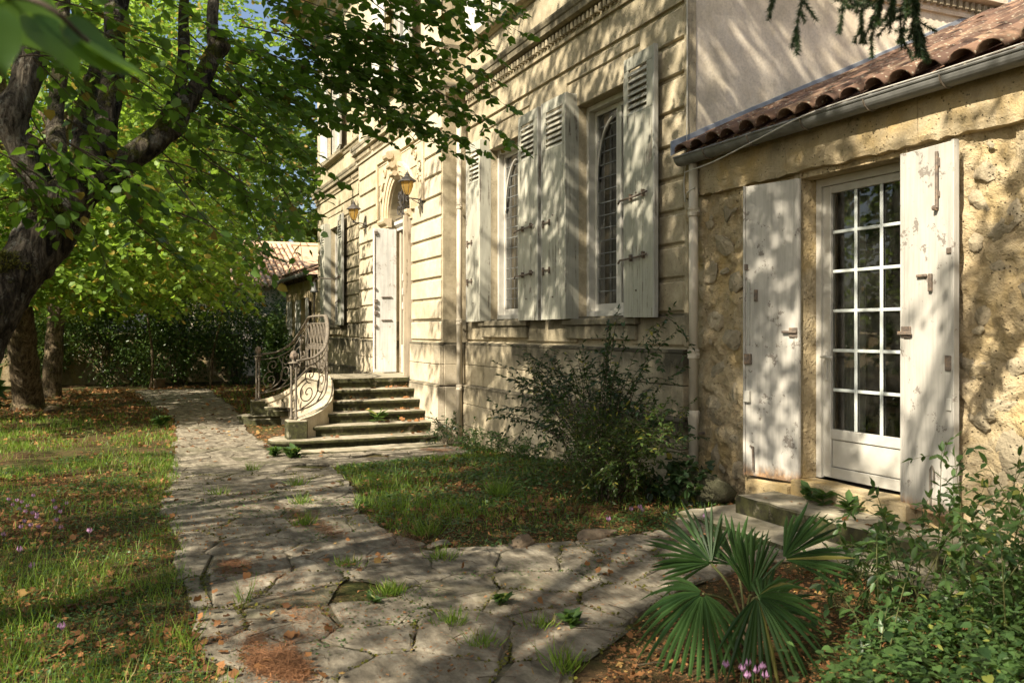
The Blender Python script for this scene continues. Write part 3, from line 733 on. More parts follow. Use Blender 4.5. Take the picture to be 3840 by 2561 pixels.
# ------------------------------------------------------------------ windows
def window(w, zr, y, leaded=True, name='window'):
    x0, x1 = w[0] + .005, w[1] - .005; z0, z1 = zr[0] + .004, zr[1] - .004
    fr = MB(); t = .06
    fr.box(x0, x0 + t, y - .10, y + .05, z0, z1); fr.box(x1 - t, x1, y - .10, y + .05, z0, z1)
    fr.box(x0 + t, x1 - t, y - .10, y + .05, z1 - t, z1); fr.box(x0 + t, x1 - t, y - .13, y + .05, z0, z0 + t)
    wo = vpart(fr, name, 'pvc')
    xm = (x0 + x1) / 2
    for si, (a, b) in enumerate(((x0 + t + .003, xm - .002), (xm + .002, x1 - t - .003))):
        s = MB(); q = .055; zz0, zz1 = z0 + t + .003, z1 - t - .003
        s.box(a, a + q, y - .02, y + .03, zz0, zz1); s.box(b - q, b, y - .02, y + .03, zz0, zz1)
        s.box(a + q, b - q, y - .02, y + .03, zz1 - q, zz1); s.box(a + q, b - q, y - .02, y + .03, zz0, zz0 + q + .03)
        so = s.build('sash', M['pvc'], wo)
        pz0, pz1 = zz0 + q + .03, zz1 - q
        g = MB(); g.quad((a + q, y + .004, pz0), (b - q, y + .004, pz0), (b - q, y + .004, pz1), (a + q, y + .004, pz1)); g.build('pane', M['glass'], wo)
        if leaded and si == 0:
            n = 15; W = b - a - 2 * q
            for k in range(1, n):
                c = MB(); zz = pz0 + (pz1 - pz0) * k / n; c.box(a + q + .001, b - q - .001, y - .006, y + .002, zz - .006, zz + .006); c.build('lead_came', M['lead'], wo)
            for k in (1, 2):
                c = MB(); xx = a + q + W * k / 3; c.box(xx - .004, xx + .004, y - .009, y - .0065, pz0 + .002, pz1 - .12 * k); c.build('lead_came', M['lead'], wo)
            # gothic arch rib on the leaded side: springs from the left stile towards the middle
            pts = [(a + q + .01 + (W - .03) * (1 - math.cos(u)), y - .022, pz1 - .80 + .72 * math.sin(u)) for u in np.linspace(0, math.pi / 2 * .92, 12)]
            c = MB(); c.tube(pts, .016, 6); c.build('arch_rib', M['pvc'], wo)
    return wo
for w in (W1, W2): window(w, WZ, .24)
window(W3, WZ, .24, False)
for w in (W1, W2, W3): window(w, UZ, .16, False)
window((-16.45, -15.05), UZ, YB + .2, False)
# coloured glass head lights behind the arches
# ------------------------------------------------------------------ shutters
def shutter(w, z0, z1, mat='shutter', slats=7, planks=3, bolt=None, lock=False, seed=0, mirror=False):
    """leaf in its own frame: x 0..w, y 0 (front) .. .035, z from z0"""
    r = np.random.default_rng(seed); H = z1 - z0
    back = MB()
    for zz in (.18, H * .5, H - .75): back.box(.02, w - .02, .030, .052, zz, zz + .10)
    root = back.build('shutter', M['shutter_edge'])
    sw_ = .075; lz0, lz1 = H - .62, H - .14          # louvred opening
    lx0, lx1 = sw_ + .02, w - sw_ - .05
    # stiles (edge planks) and middle planks with real gaps
    xs = np.linspace(0, w, planks + 1)
    for k in range(planks):
        a, b = xs[k] + .003, xs[k + 1] - .003
        top = H
        p = MB()
        if b > lx0 and a < lx1:      # plank crossing the louvres: below, above and the bits beside
            p.bevbox(a, b, r.uniform(-.002, .002), .030, r.uniform(0, .008), lz0, .003)
            p2 = MB(); p2.bevbox(a, b, r.uniform(-.001, .001), .030, lz1, H - r.uniform(0, .01), .003); p2.build('plank', M[mat], root)
            if a < lx0: p3 = MB(); p3.bevbox(a, lx0, 0, .030, lz0 + .001, lz1 - .001, .003); p3.build('plank', M[mat], root)
            if b > lx1: p3 = MB(); p3.bevbox(lx1, b, 0, .030, lz0 + .001, lz1 - .001, .003); p3.build('plank', M[mat], root)
        else: p.bevbox(a, b, r.uniform(-.002, .002), .030, r.uniform(0, .008), H - r.uniform(0, .008), .003)
        p.build('plank', M[mat], root)
    for k in range(slats):
        zc_ = lz0 + (lz1 - lz0) * (k + .5) / slats; d = (lz1 - lz0) / slats * .52
        s = MB(); s.add([(lx0, -.004, zc_ - d), (lx1, -.004, zc_ - d), (lx1, .030, zc_ + d * .55), (lx0, .030, zc_ + d * .55),
                         (lx0, .004, zc_ - d - .004), (lx1, .004, zc_ - d - .004), (lx1, .036, zc_ + d * .55 - .006), (lx0, .036, zc_ + d * .55 - .006)],
                        [(0,1,2,3),(7,6,5,4),(0,4,5,1),(1,5,6,2),(2,6,7,3),(3,7,4,0)])
        s.build('louvre_slat', M[mat], root, fix=True)
    e = MB(); e.bevbox(-.028 if mirror else w + .002, -.002 if mirror else w + .028, -.004, .05, 0, H, .004); e.build('edge_board', M['shutter_edge'], root)
    for zz in (bolt or ()):
        b_ = MB(); b_.tube([(-.06, -.035, zz - .03), (-.03, -.032, zz), (w * .55, -.030, zz + .012), (w - .07, -.030, zz + .03)], .011, 6)
        for q in (.30, .72): b_.box(w * q - .012, w * q + .012, -.034, .002, zz - .035 + q * .04, zz + .035 + q * .04)
        b_.build('bolt_bar', M['iron'], root)
    if lock:
        for zz in lock:
            b_ = MB(); b_.box(.02, .06, -.02, .001, zz - .05, zz + .05); b_.box(.05, .24, -.022, -.010, zz + .01, zz + .022); b_.box(.2, .225, -.02, .001, zz - .03, zz + .05); b_.build('latch', M['iron'], root)
    h = MB()
    for zz in (.28, H * .47, H - .5): h.box(w * .45 - .008, w * .45 + .008, -.012, .001, zz, zz + .016)
    h.build('bolt_head', M['iron'], root)
    return root
def place_shutter(o, x, y, z, rz=0):
    o.location = (x, y, z); o.rotation_euler = (0, 0, rz); vp(o)
SZ0, SZ1 = 1.655, 4.43
place_shutter(shutter(.60, SZ0, SZ1, bolt=(.62, 1.26), seed=1, planks=3), W1[1] + .01, -.105, SZ0, math.radians(-1.5))
place_shutter(shutter(.66, SZ0, SZ1, lock=(.62, 1.22), seed=2, planks=4, mirror=True), W1[0] - .70, -.125, SZ0, math.radians(1.0))
place_shutter(shutter(.64, SZ0, SZ1, bolt=(.60, 1.22), seed=3, planks=3), W2[1] + .02, -.11, SZ0, math.radians(-1))
place_shutter(shutter(.60, SZ0, SZ1, lock=(.62, 1.22), seed=4, planks=4, mirror=True), W2[0] - .64, -.115, SZ0, math.radians(1.2))
place_shutter(shutter(.66, SZ0, SZ1, bolt=(.6, 1.2), seed=5), W3[1] + .02, -.11, SZ0, math.radians(-3))
place_shutter(shutter(.66, SZ0, SZ1, seed=6, mirror=True), W3[0] - .70, -.11, SZ0, math.radians(2))
for w in (W1, W2, W3):                                        # side boards the shutters hang from
    mb = MB(); mb.bevbox(w[0] - .030, w[0] + .002, -.15, .035, SZ0 + .01, 4.40, .004); vpart(mb, 'shutter_board', 'shutter')
    mb = MB(); mb.bevbox(w[1] - .004, w[1] + .006, -.10, .03, SZ0 + .01, 4.23, .002); vpart(mb, 'shutter_board', 'shutter_edge')
for i, w in enumerate((W1, W2, W3)):
    place_shutter(shutter(.64, UZ[0], UZ[1] + .1, 'shutter_light', seed=11 + i), w[1] + .02, -.13, UZ[0] + .01, math.radians(-6))
    place_shutter(shutter(.64, UZ[0], UZ[1] + .1, 'shutter_light', seed=15 + i, mirror=True), w[0] - .68, -.13, UZ[0] + .01, math.radians(5))
place_shutter(shutter(.68, UZ[0], UZ[1] + .1, 'shutter_light', seed=21), -15.03, YB - .13, UZ[0] + .01, math.radians(-8))
place_shutter(shutter(.68, UZ[0], UZ[1] + .1, 'shutter_light', seed=22, mirror=True), -17.18, YB - .13, UZ[0] + .01, math.radians(4))

# ------------------------------------------------------------------ front door in the bay
def vbox(name, mat, *a, b=.006):
    mb = MB(); mb.bevbox(*a, b); return vpart(mb, name, mat)
vbox('door_jamb', 'arch', DOOR[0] - .41, DOOR[0] - .002, YB - .012, YB + .05, .72, 3.50)
# imposts
for (a, b) in ((DOOR[0] - .44, DOOR[0] + .05), (DOOR[1] - .05, DOOR[1] + .12)):
    mb = MB(); mb.extrude([(YB + .05, 3.50), (YB - .03, 3.50), (YB - .04, 3.54), (YB - .09, 3.58), (YB - .11, 3.62), (YB - .11, 3.66), (YB + .05, 3.68)], 'x', a, b); vpart(mb, 'impost', 'arch', fix=True)
# archivolt: three stepped rings
for (r0, r1, yo) in ((AR + .002, AR + .07, .02), (AR + .072, AR + .17, .045), (AR + .172, AR + .25, .075)):
    mb = MB(); vs = []; nk = 28
    for k in range(nk + 1):
        u = math.pi * k / nk
        for (r, y) in ((r0, YB + .04), (r1, YB + .04), (r1, YB - yo), (r0, YB - yo * .85)): vs.append((ARC + r * math.cos(u), y, zc + .03 + r * math.sin(u)))
    fs = [(k * 4 + i, k * 4 + (i + 1) % 4, k * 4 + 4 + (i + 1) % 4, k * 4 + 4 + i) for k in range(nk) for i in range(4)]
    mb.add(vs, fs + [(0, 1, 2, 3), tuple(4 * nk + i for i in (3, 2, 1, 0))]); vpart(mb, 'arch_moulding', 'arch', fix=True)
# framed spandrel panel with carved scrolls and keystone
vbox('spandrel_panel', 'arch', PAN[0] + .01, PAN[1] - .01, YB + .012, YB + .045, 4.40, PAN[3] - .01)
for (a, b, c, d) in ((PAN[0], PAN[0] + .07, 3.72, 4.88), (PAN[1] - .07, PAN[1], 3.72, 4.88), (PAN[0] + .071, PAN[1] - .071, 4.81, 4.88)):
    vbox('panel_moulding', 'arch', a, b, YB - .035, YB + .02, c, d, b=.012)
mb = MB()
mb.add([(ARC - .09, YB + .03, 4.30), (ARC + .09, YB + .03, 4.30), (ARC + .13, YB + .03, 4.84), (ARC - .13, YB + .03, 4.84),
        (ARC - .07, YB - .10, 4.31), (ARC + .07, YB - .10, 4.31), (ARC + .11, YB - .22, 4.80), (ARC - .11, YB - .22, 4.80)],
       [(0,1,2,3),(7,6,5,4),(0,4,5,1),(1,5,6,2),(2,6,7,3),(3,7,4,0)])
ks = vpart(mb, 'keystone', 'arch', fix=True)
def spiral(cx, cz, r, turns, y, a0=0, sgn=1, n=26, rmin=.12):
    return [(cx + r * (1 - (1 - rmin) * k / n) * math.cos(a0 + sgn * turns * 2 * math.pi * k / n), y, cz + r * (1 - (1 - rmin) * k / n) * math.sin(a0 + sgn * turns * 2 * math.pi * k / n)) for k in range(n + 1)]
mb = MB()
for zz, rr, yy in ((4.72, .075, -.24), (4.55, .06, -.19), (4.40, .05, -.14)):
    mb.tube([(ARC - .12, YB + yy + .02, zz), (ARC + .12, YB + yy + .02, zz)], rr, 10)
mb.build('keystone_scroll', M['arch'], ks)
for s_ in (-1, 1):
    for (dx, zz, rr) in ((1.0, 4.60, .12), (1.22, 4.36, .09), (.78, 4.70, .07), (1.30, 4.12, .06), (1.12, 4.18, .05)):
        mb = MB(); mb.tube(spiral(ARC + s_ * dx, zz, rr, 1.6, YB - .005, 1.0, s_), .016, 6); vpart(mb, 'carved_scroll', 'arch')
# transom, fanlight grille, glazed inner door
YD = YB + .22
mb = MB(); mb.extrude([(YD + .06, 3.44), (YD - .05, 3.44), (YD - .06, 3.50), (YD - .11, 3.54), (YD - .12, 3.60), (YD + .06, 3.63)], 'x', DOOR[0] + .01, DOOR[1] - .01); vpart(mb, 'transom', 'door_white', fix=True)
dr = vbox('front_door', 'door_wood_shade', DOOR[0] + .02, DOOR[0] + .12, YD - .01, YD + .06, .72, 3.43)
for (a, b, c, d) in ((DOOR[1] - .12, DOOR[1] - .02, .72, 3.43), (DOOR[0] + .121, DOOR[1] - .121, .72, 1.25), (ARC - .06, ARC + .06, 1.251, 3.43)):
    m_ = MB(); m_.bevbox(a, b, YD - .005, YD + .05, c, d, .005); m_.build('door_rail', M['pvc'], dr)
g = MB(); g.quad((DOOR[0] + .12, YD + .03, 1.25), (DOOR[1] - .12, YD + .03, 1.25), (DOOR[1] - .12, YD + .03, 3.43), (DOOR[0] + .12, YD + .03, 3.43)); g.build('pane', M['glass'], dr)
g = MB(); fan = [(ARC + (AR - .02) * math.cos(math.pi * k / 20), YD + .04, zc + .02 + (AR - .02) * math.sin(math.pi * k / 20)) for k in range(21)]
g.add(fan, [tuple(range(21))]); g.build('fanlight_pane', M['glass'], dr)
gr_ = MB()
for s_ in (-1, 1):
    for (dx, zz, rr, a0) in ((.20, 3.98, .17, 0), (.46, 3.82, .15, 2.0), (.18, 3.72, .09, 1.0), (.36, 4.08, .10, .5), (.08, 4.20, .08, 0)):
        gr_.tube(spiral(ARC + s_ * dx, zz, rr, 1.5, YD - .10 + rng.uniform(-.02, .02), a0, s_), .011, 5)
    gr_.tube([(ARC + s_ * .03, YD - .09, 3.64), (ARC + s_ * .10, YD - .16, 3.9), (ARC + s_ * .05, YD - .13, 4.28)], .012, 5)
gr_.tube([(ARC - AR + .06, YD - .09, 3.645), (ARC + AR - .06, YD - .09, 3.645)], .012, 5)
vpart(gr_, 'fanlight_grille', 'black_iron')
# outer door leaves folded open, square to the wall
lf = vbox('door_leaf', 'door_white', DOOR[0] - .02, DOOR[0] + .035, YB - .30, YB + .15, .725, 3.47)
lf['label'] = 'white painted outer door leaf standing open with old bolts'
for zz, s_ in ((2.05, .05), (1.94, .045), (1.82, .05), (1.58, .04), (3.35, .05), (2.30, .03)):
    m_ = MB(); m_.bevbox(DOOR[0] + .036, DOOR[0] + .062, YB - .29, YB - .29 + s_ * 1.3, zz, zz + s_ * 1.4, .005); m_.build('lock_plate', M['iron'], lf)
for zz in (1.72, 2.16):
    m_ = MB(); m_.tube([(DOOR[0] + .045, YB - .15, zz), (DOOR[0] + .045, YB + .05, zz + .005)], .012, 6); m_.build('bolt', M['iron'], lf)
m_ = MB(); m_.tube([(DOOR[0] + .03, YB - .27, z_) for z_ in np.linspace(.8, 3.4, 14)], .013, 6); m_.build('espagnolette_rod', M['iron_pale'], lf)
lf2 = vbox('door_leaf', 'door_wood_shade', DOOR[1] - .05, DOOR[1] + .012, YB - .13, YB + .15, .725, 3.56)  # shade on this leaf is painted into its brown colour
for zz in (2.4, 2.15, 1.9):
    m_ = MB(); m_.bevbox(DOOR[1] - .042, DOOR[1] + .004, YB - .150, YB - .131, zz, zz + .12, .004); m_.build('lock_plate', M['pvc'], lf2)
# ------------------------------------------------------------------ right-hand annex
AX0, AX1 = XC + .015, 1.6
annex = empty('annex', (-4.5, 0, 0), 'low annex with rough rubble wall and terracotta tiled lean-to roof', 'house')
def ap(o): o.parent = annex; o.matrix_parent_inverse = Matrix.Translation((4.5, 0, 0)); return o
def apart(mb, name, mat, **k): return ap(mb.build(name, M[mat], None, **k))
AD = (-5.585, -4.53); AZ = (.33, 2.745)
RW = np.random.default_rng(515)
def stone_relief(P):
    h = np.zeros(len(P))
    for k in range(330):
        cx, cz = RW.uniform(-7.1, -3.0), RW.uniform(-.2, 2.8); r = RW.choice([.05, .08, .11, .15, .2], p=[.3, .28, .2, .14, .08]); hh = RW.uniform(.012, .035); asp = RW.uniform(.6, 1.0); a = RW.uniform(-.5, .5)
        dx = P[:, 0] - cx; dz = P[:, 2] - cz; m = (np.abs(dx) < r * 2) & (np.abs(dz) < r * 2)
        if not m.any(): continue
        u = dx[m] * math.cos(a) + dz[m] * math.sin(a); v = (-dx[m] * math.sin(a) + dz[m] * math.cos(a)) / asp
        d = np.hypot(u, v) / r + (fbm(P[m] * 9 + k, 2) - .5) * .9
        h[m] = np.maximum(h[m], hh * sstep((1.05 - d) / .30) * (.7 + .9 * (fbm(P[m] * 26 + k, 2))))
    return h
def grid_wall(x0, x1, z0, z1, hole, step=.022):
    xs = np.linspace(x0, x1, int((x1 - x0) / step) + 1); zs = np.linspace(z0, z1, int((z1 - z0) / step) + 1)
    for h in hole[:2]: xs[np.argmin(abs(xs - h))] = h
    for h in hole[2:]:
        if z0 < h < z1: zs[np.argmin(abs(zs - h))] = h
    X, Z = np.meshgrid(xs, zs, indexing='ij')
    P = np.stack([X.ravel(), np.zeros(X.size), Z.ravel()], 1)
    a = fbm(P * 2.3 + 5, 4) - .5; b = fbm(P * 9 + 40, 4) - .5; c = np.abs(fbm(P * 4.1 + 90, 3) - .5)
    d = .06 * a + .05 * b - .03 * np.clip(.09 - c, 0, 1) * 6 + stone_relief(P) * .8 + .016 * (fbm(P * 30 + 8, 3) - .5)
    edge = np.minimum(np.minimum(abs(P[:, 0] - hole[0]), abs(P[:, 0] - hole[1])), 9)
    V = np.stack([P[:, 0], .012 - d - .0, P[:, 2]], 1)
    inh = (P[:, 0] > hole[0] - .12) & (P[:, 0] < hole[1] + .12) & (P[:, 2] > hole[2] - .05) & (P[:, 2] < hole[3] + .05)
    V[inh, 1] = V[inh, 1] * .25
    n, m = X.shape; i, j = np.meshgrid(np.arange(n - 1), np.arange(m - 1), indexing='ij')
    q = np.stack([i * m + j, (i + 1) * m + j, (i + 1) * m + j + 1, i * m + j + 1], -1).reshape(-1, 4)
    cx = (xs[i] + xs[i + 1]).ravel() / 2; cz = (zs[j] + zs[j + 1]).ravel() / 2
    q = q[~((cx > hole[0]) & (cx < hole[1]) & (cz > hole[2]) & (cz < hole[3]))]
    return np_mesh('wall', V, q.ravel(), np.arange(len(q)) * 4, np.full(len(q), 4), smooth=True)
ap(link('wall', grid_wall(AX0, -2.9, -.5, 2.80, (AD[0], AD[1], AZ[0], AZ[1])), M['rubble']))
ex = MB(); ex.box(-2.9, AX1, 0, .35, -.5, 2.80)
rv_ = MB(); ex_ = ex; ex = rv_
ex.quad((AD[0], -.02, AZ[0]), (AD[0], .34, AZ[0]), (AD[0], .34, AZ[1] + .05), (AD[0], -.02, AZ[1] + .05)); ex.quad((AD[1], .34, AZ[0]), (AD[1], -.02, AZ[0]), (AD[1], -.02, AZ[1] + .05), (AD[1], .34, AZ[1] + .05))
ex.quad((AD[0], -.02, AZ[1]), (AD[0], .34, AZ[1]), (AD[1], .34, AZ[1]), (AD[1], -.02, AZ[1])); apart(ex, 'door_reveal', 'rubble'); apart(ex_, 'wall_return', 'rubble')
sh = MB(); sh.box(AX0, AX1, .37, .40, -.5, AZ[0]); sh.quad((AX0, 3.6, -.2), (AX1, 3.6, -.2), (AX1, 3.6, 4.7), (AX0, 3.6, 4.7)); sh.box(AX0, AX1, .41, 3.6, .2, .32); sh.quad((AX0, .36, .3), (AD[0], .36, .3), (AD[0], .36, 3.1), (AX0, .36, 3.1))
sh.quad((AD[1], .36, .3), (AX1, .36, .3), (AX1, .36, 3.1), (AD[1], .36, 3.1)); sh.quad((AX1, 0, -.3), (AX1, 3.6, -.3), (AX1, 3.6, 4.7), (AX1, 0, 3.2)); apart(sh, 'room_shell', 'interior')
# ashlar band over the door: long blocks with worn arrises
def worn_block(x0, x1, y0, y1, z0, z1, mat, name, amp=.008, par=apart, step=.035):
    xs = np.linspace(x0, x1, max(3, int((x1 - x0) / step))); prof = []
    zz = np.linspace(z0, z1, 8)
    rows = [(y1, z0)] + [(y0 + .012, z0 + .004)] + [(y0, z) for z in zz[1:-1]] + [(y0 + .012, z1 - .002)] + [(y1, z1)]
    V = []; 
    for x in xs:
        for (y, z) in rows: V.append((x, y, z))
    V = np.array(V); nr = len(rows)
    d = (fbm(V * 5 + 3, 4) - .5) * amp * 2.5 + (fbm(V * 22 + 9, 3) - .5) * amp
    low = np.clip((z0 + .06 - V[:, 2]) / .06, 0, 1); fr = V[:, 1] < y1 - .01
    V[fr, 1] -= d[fr]; V[fr, 2] += (low * np.abs(fbm(V * 6 + 70, 3) - .5) * .10)[fr]
    q = [(a * nr + b, (a + 1) * nr + b, (a + 1) * nr + b + 1, a * nr + b + 1) for a in range(len(xs) - 1) for b in range(nr - 1)]
    mb = MB(); mb.add(V, q + [tuple(range(nr)), tuple(range((len(xs) - 1) * nr, len(xs) * nr))[::-1]])
    return par(mb, name, mat, fix=True, smooth=False)
xb = [AX0 + .01, -5.72, -4.40, -3.1, -1.6, 0.2, AX1]
for a, b in zip(xb, xb[1:]): worn_block(a + .003, b - .003, -.055, .10, 2.785, 3.165, 'lintel', 'ashlar_block')
# stones that stand out of the render
def rock_mesh(r, flat=.6, amp=.35, sub=2, seed=0):
    import bmesh
    bm = bmesh.new(); bmesh.ops.create_icosphere(bm, subdivisions=sub, radius=1.0)
    V = np.array([v.co[:] for v in bm.verts]); n = fbm(V * 1.4 + seed * 7.1, 3) - .5; n2_ = fbm(V * 4 + seed * 3.3, 3) - .5
    V = V * (1 + amp * n * 2 + amp * .6 * n2_)[:, None]
    rr = np.random.default_rng(seed + 900)
    for _ in range(9):
        d = nrm(rr.normal(0, 1, 3)); o_ = rr.uniform(.55, .8); e_ = V @ d - o_; V = V - np.where(e_ > 0, e_ * .88, 0)[:, None] * d
    V = V + (fbm(V * 7 + seed, 3) - .5)[:, None] * nrm(V) * .10
    for v, c in zip(bm.verts, V): v.co = c * r
    me = bpy.data.meshes.new('rock'); bm.to_mesh(me); bm.free(); return me
lumps = [rock_mesh(1.0, seed=k, sub=3, amp=.42) for k in range(6)]
for lm in lumps: lm.materials.append(M['lump'])
def lump(x, z, r, y=.0, asp=None, rot=None):
    o = link('stone', lumps[int(rng.integers(6))], None, None, loc=(x, y, z), rot=(rng.uniform(-.2, .2), rng.uniform(0, 6.28), rng.uniform(-.2, .2)), scl=(r * rng.uniform(1.0, 1.5), .28 * r, r * rng.uniform(.6, 1.0)))
    # flatten against the wall: scale is applied before rotation, so rotate about the wall normal only
    o.rotation_euler = (0, rng.uniform(0, 6.28), 0); return ap(o)
for (x, z, r) in ((-3.78, 2.20, .13), (-3.86, 1.94, .10), (-3.70, 1.30, .095), (-3.95, 1.62, .07), (-3.62, 1.72, .12), (-3.86, 1.02, .15), (-3.72, .72, .16),
                  (-3.98, .95, .08), (-3.66, .42, .15), (-3.92, .30, .13), (-3.84, .55, .09), (-3.52, 2.45, .14), (-3.5, 2.0, .16), (-3.45, 1.1, .15), (-3.98, 2.35, .09), (-4.0, 2.08, .07), (-3.93, 2.52, .08), (-4.02, 1.30, .11),
                  (-6.62, 2.30, .15), (-6.45, 1.95, .12), (-6.75, 1.60, .13), (-6.50, 1.45, .12), (-6.70, 1.15, .12), (-6.44, .98, .10), (-6.75, .80, .14), (-6.48, .55, .14), (-6.72, .38, .12), (-6.40, .28, .11), (-6.55, 2.60, .09), (-6.8, 2.05, .10),
                  (-3.3, .6, .2), (-3.2, 1.6, .18), (-3.25, 2.3, .15), (-3.05, 1.1, .14)):
    lump(x, z, r, y=-.004 + r * .10)
for k in range(16):
    x = rng.uniform(-4.05, -3.1) if k % 2 else rng.uniform(-6.85, -6.35); lump(x, rng.uniform(.1, 2.7), rng.uniform(.03, .055), y=-.012)
# roof: deck, channel sheet, canal tiles, gutter, flashing
SL = .444; E0 = (-.13, 3.215)
rz = lambda y: E0[1] + SL * (y - E0[0])
dk = MB(); cols = 17; pitch = .235; RX0 = XC + .16
nseg = (cols + 20) * 6
for y0_, y1_ in ((-.11, 4.8),):
    vs = []; 
    for k in range(nseg + 1):
        x = RX0 - .12 + k * pitch / 6; zz = .035 * math.cos(2 * math.pi * (x - RX0 - .02) / pitch)
        vs += [(x, y0_, rz(y0_) + zz - .01), (x, y1_, rz(y1_) + zz - .01), (x, y0_, rz(y0_) + zz - .03), (x, y1_, rz(y1_) + zz - .03)]
    fs = []
    for k in range(nseg): a = 4 * k; b = a + 4; fs += [(a, b, b + 1, a + 1), (a + 2, a + 3, b + 3, b + 2), (a, a + 2, b + 2, b)]
    dk.add(vs, fs)
apart(dk, 'channel_tiles', 'tile')
tl = MB(); nt = 8; Lt = .46
vs = []
for (yy, r, lift) in ((0, .098, .0), (Lt, .078, .0)):
    for rr in (r, r - .014):
        for k in range(nt + 1):
            a = math.pi * k / nt; vs.append((rr * math.cos(a) * 1.05, yy, rr * math.sin(a) * .80))
n1 = nt + 1; fs = []
for k in range(nt):
    fs += [(k, k + 1, 2 * n1 + k + 1, 2 * n1 + k), (n1 + k, 3 * n1 + k, 3 * n1 + k + 1, n1 + k + 1), (k, n1 + k, n1 + k + 1, k + 1), (2 * n1 + k, 2 * n1 + k + 1, 3 * n1 + k + 1, 3 * n1 + k)]
fs += [(0, 2 * n1, 3 * n1, n1), (nt, n1 + nt, 3 * n1 + nt, 2 * n1 + nt)]
tl.add(vs, fs); tile_me = tl.mesh('roof_tile'); tile_me.polygons.foreach_set('use_smooth', [True] * len(tile_me.polygons)); tile_me.materials.append(M['tile'])
import bmesh as _bm
b_ = _bm.new(); b_.from_mesh(tile_me); _bm.ops.recalc_face_normals(b_, faces=b_.faces); b_.to_mesh(tile_me); b_.free()
ang = math.atan(SL)
for c in range(cols):
    for r_ in range(14):
        y = -.165 + r_ * .345 * math.cos(ang) + rng.normal(0, .012); x = RX0 + c * pitch + rng.normal(0, .008)
        if y > 4.6: continue
        o = link('roof_tile', tile_me, None, None, loc=(x, y, rz(y) + .034 + rng.uniform(-.004, .008)), rot=(ang + .035 + rng.normal(0, .012), rng.normal(0, .03), rng.normal(0, .028)), scl=(rng.uniform(.94, 1.05), 1, rng.uniform(.9, 1.08))); ap(o)
gt = MB(); K2 = 12; vs = []
for x in (AX0 + .075, AX1):
    for rr in (.072, .066):
        for k in range(K2 + 1):
            a = math.pi + math.pi * k / K2; vs.append((x, -.150 + rr * math.cos(a), 3.165 + rr * math.sin(a) * 1.05))
n1 = K2 + 1; fs = []
for k in range(K2): fs += [(k, k + 1, 2 * n1 + k + 1, 2 * n1 + k), (n1 + k, 3 * n1 + k, 3 * n1 + k + 1, n1 + k + 1), (k, n1 + k, n1 + k + 1, k + 1)]
fs += [(0, 2 * n1, 3 * n1, n1), (K2, n1 + K2, 3 * n1 + K2, 2 * n1 + K2), tuple(range(n1))]
gt.add(vs, fs); go = apart(gt, 'gutter', 'zinc', fix=True)
rim = MB(); rim.tube([(AX0 + .075, -.223, 3.168), (AX1, -.223, 3.168)], .010, 6); rim.build('gutter_rim', M['zinc'], go)
for x in (-6.62, -6.0, -5.36, -4.72, -4.08, -3.4):
    s = MB(); s.tube([(x, -.150 + .078 * math.cos(a), 3.165 + .082 * math.sin(a)) for a in np.linspace(math.pi, 2 * math.pi, 10)], .007, 4); s.build('gutter_strap', M['iron_pale'], go)
fb = MB(); fb.bevbox(AX0, AX1, -.072, -.056, 3.168, 3.20, .004); apart(fb, 'soffit_board', 'lintel')
fb = MB(); fb.bevbox(AX0, AX1, -.082, -.073, 3.12, 3.235, .002); apart(fb, 'fascia_board', 'zinc')
fs_ = MB()
ys = np.linspace(-.20, 4.55, 4)
for a, b in zip(ys, ys[1:]):
    fm = MB(); fm.add([(XC + .016, a, rz(a) + .02), (XC + .016, b, rz(b) + .02), (XC + .016, b, rz(b) + .155), (XC + .016, a, rz(a) + .155),
                       (XC + .004, a, rz(a) + .02), (XC + .004, b, rz(b) + .02), (XC + .004, b, rz(b) + .16), (XC + .004, a, rz(a) + .16),
                       (XC + .13, a, rz(a) + .045), (XC + .13, b, rz(b) + .045)],
                      [(0, 1, 2, 3), (4, 7, 6, 5), (3, 2, 6, 7), (0, 8, 9, 1), (0, 3, 7, 4), (1, 5, 6, 2)]); apart(fm, 'flashing', 'flash')
# glazed door
YG = .17
fr = MB(); x0, x1 = AD[0] + .004, AD[1] - .004; z0, z1 = AZ[0] + .004, AZ[1] - .004
fr.box(x0, x0 + .055, YG - .03, YG + .05, z0, z1); fr.box(x1 - .055, x1, YG - .03, YG + .05, z0, z1); fr.box(x0 + .055, x1 - .055, YG - .03, YG + .05, z1 - .06, z1)
door = apart(fr, 'glazed_door', 'pvc')
a, b = x0 + .058, x1 - .058; q = .085
s = MB(); s.bevbox(a, a + q, YG - .012, YG + .04, z0 + .01, z1 - .063, .004); s.build('door_stile', M['pvc'], door)
s = MB(); s.bevbox(b - q, b, YG - .012, YG + .04, z0 + .01, z1 - .063, .004); s.build('door_stile', M['pvc'], door)
for (c, d) in ((z1 - .063 - .06, z1 - .063), (.655, .735), (z0 + .01, .43)):
    s = MB(); s.bevbox(a + q + .001, b - q - .001, YG - .010, YG + .04, c, d, .004); s.build('door_rail', M['pvc'], door)
s = MB(); s.bevbox(a + q + .006, b - q - .006, YG + .002, YG + .03, .436, .649, .004); s.build('door_panel', M['pvc'], door)
pz0, pz1 = .735, z1 - .123; px0, px1 = a + q, b - q
PX = np.linspace(px0, px1, 4); PZ = np.linspace(pz0, pz1, 7)
for i in range(3):
    for j in range(6):
        g = MB(); g.quad((PX[i] + .001, YG + .012, PZ[j] + .001), (PX[i + 1] - .001, YG + .012, PZ[j] + .001), (PX[i + 1] - .001, YG + .012, PZ[j + 1] - .001), (PX[i] + .001, YG + .012, PZ[j + 1] - .001)); g.build('pane', M['glass'], door)
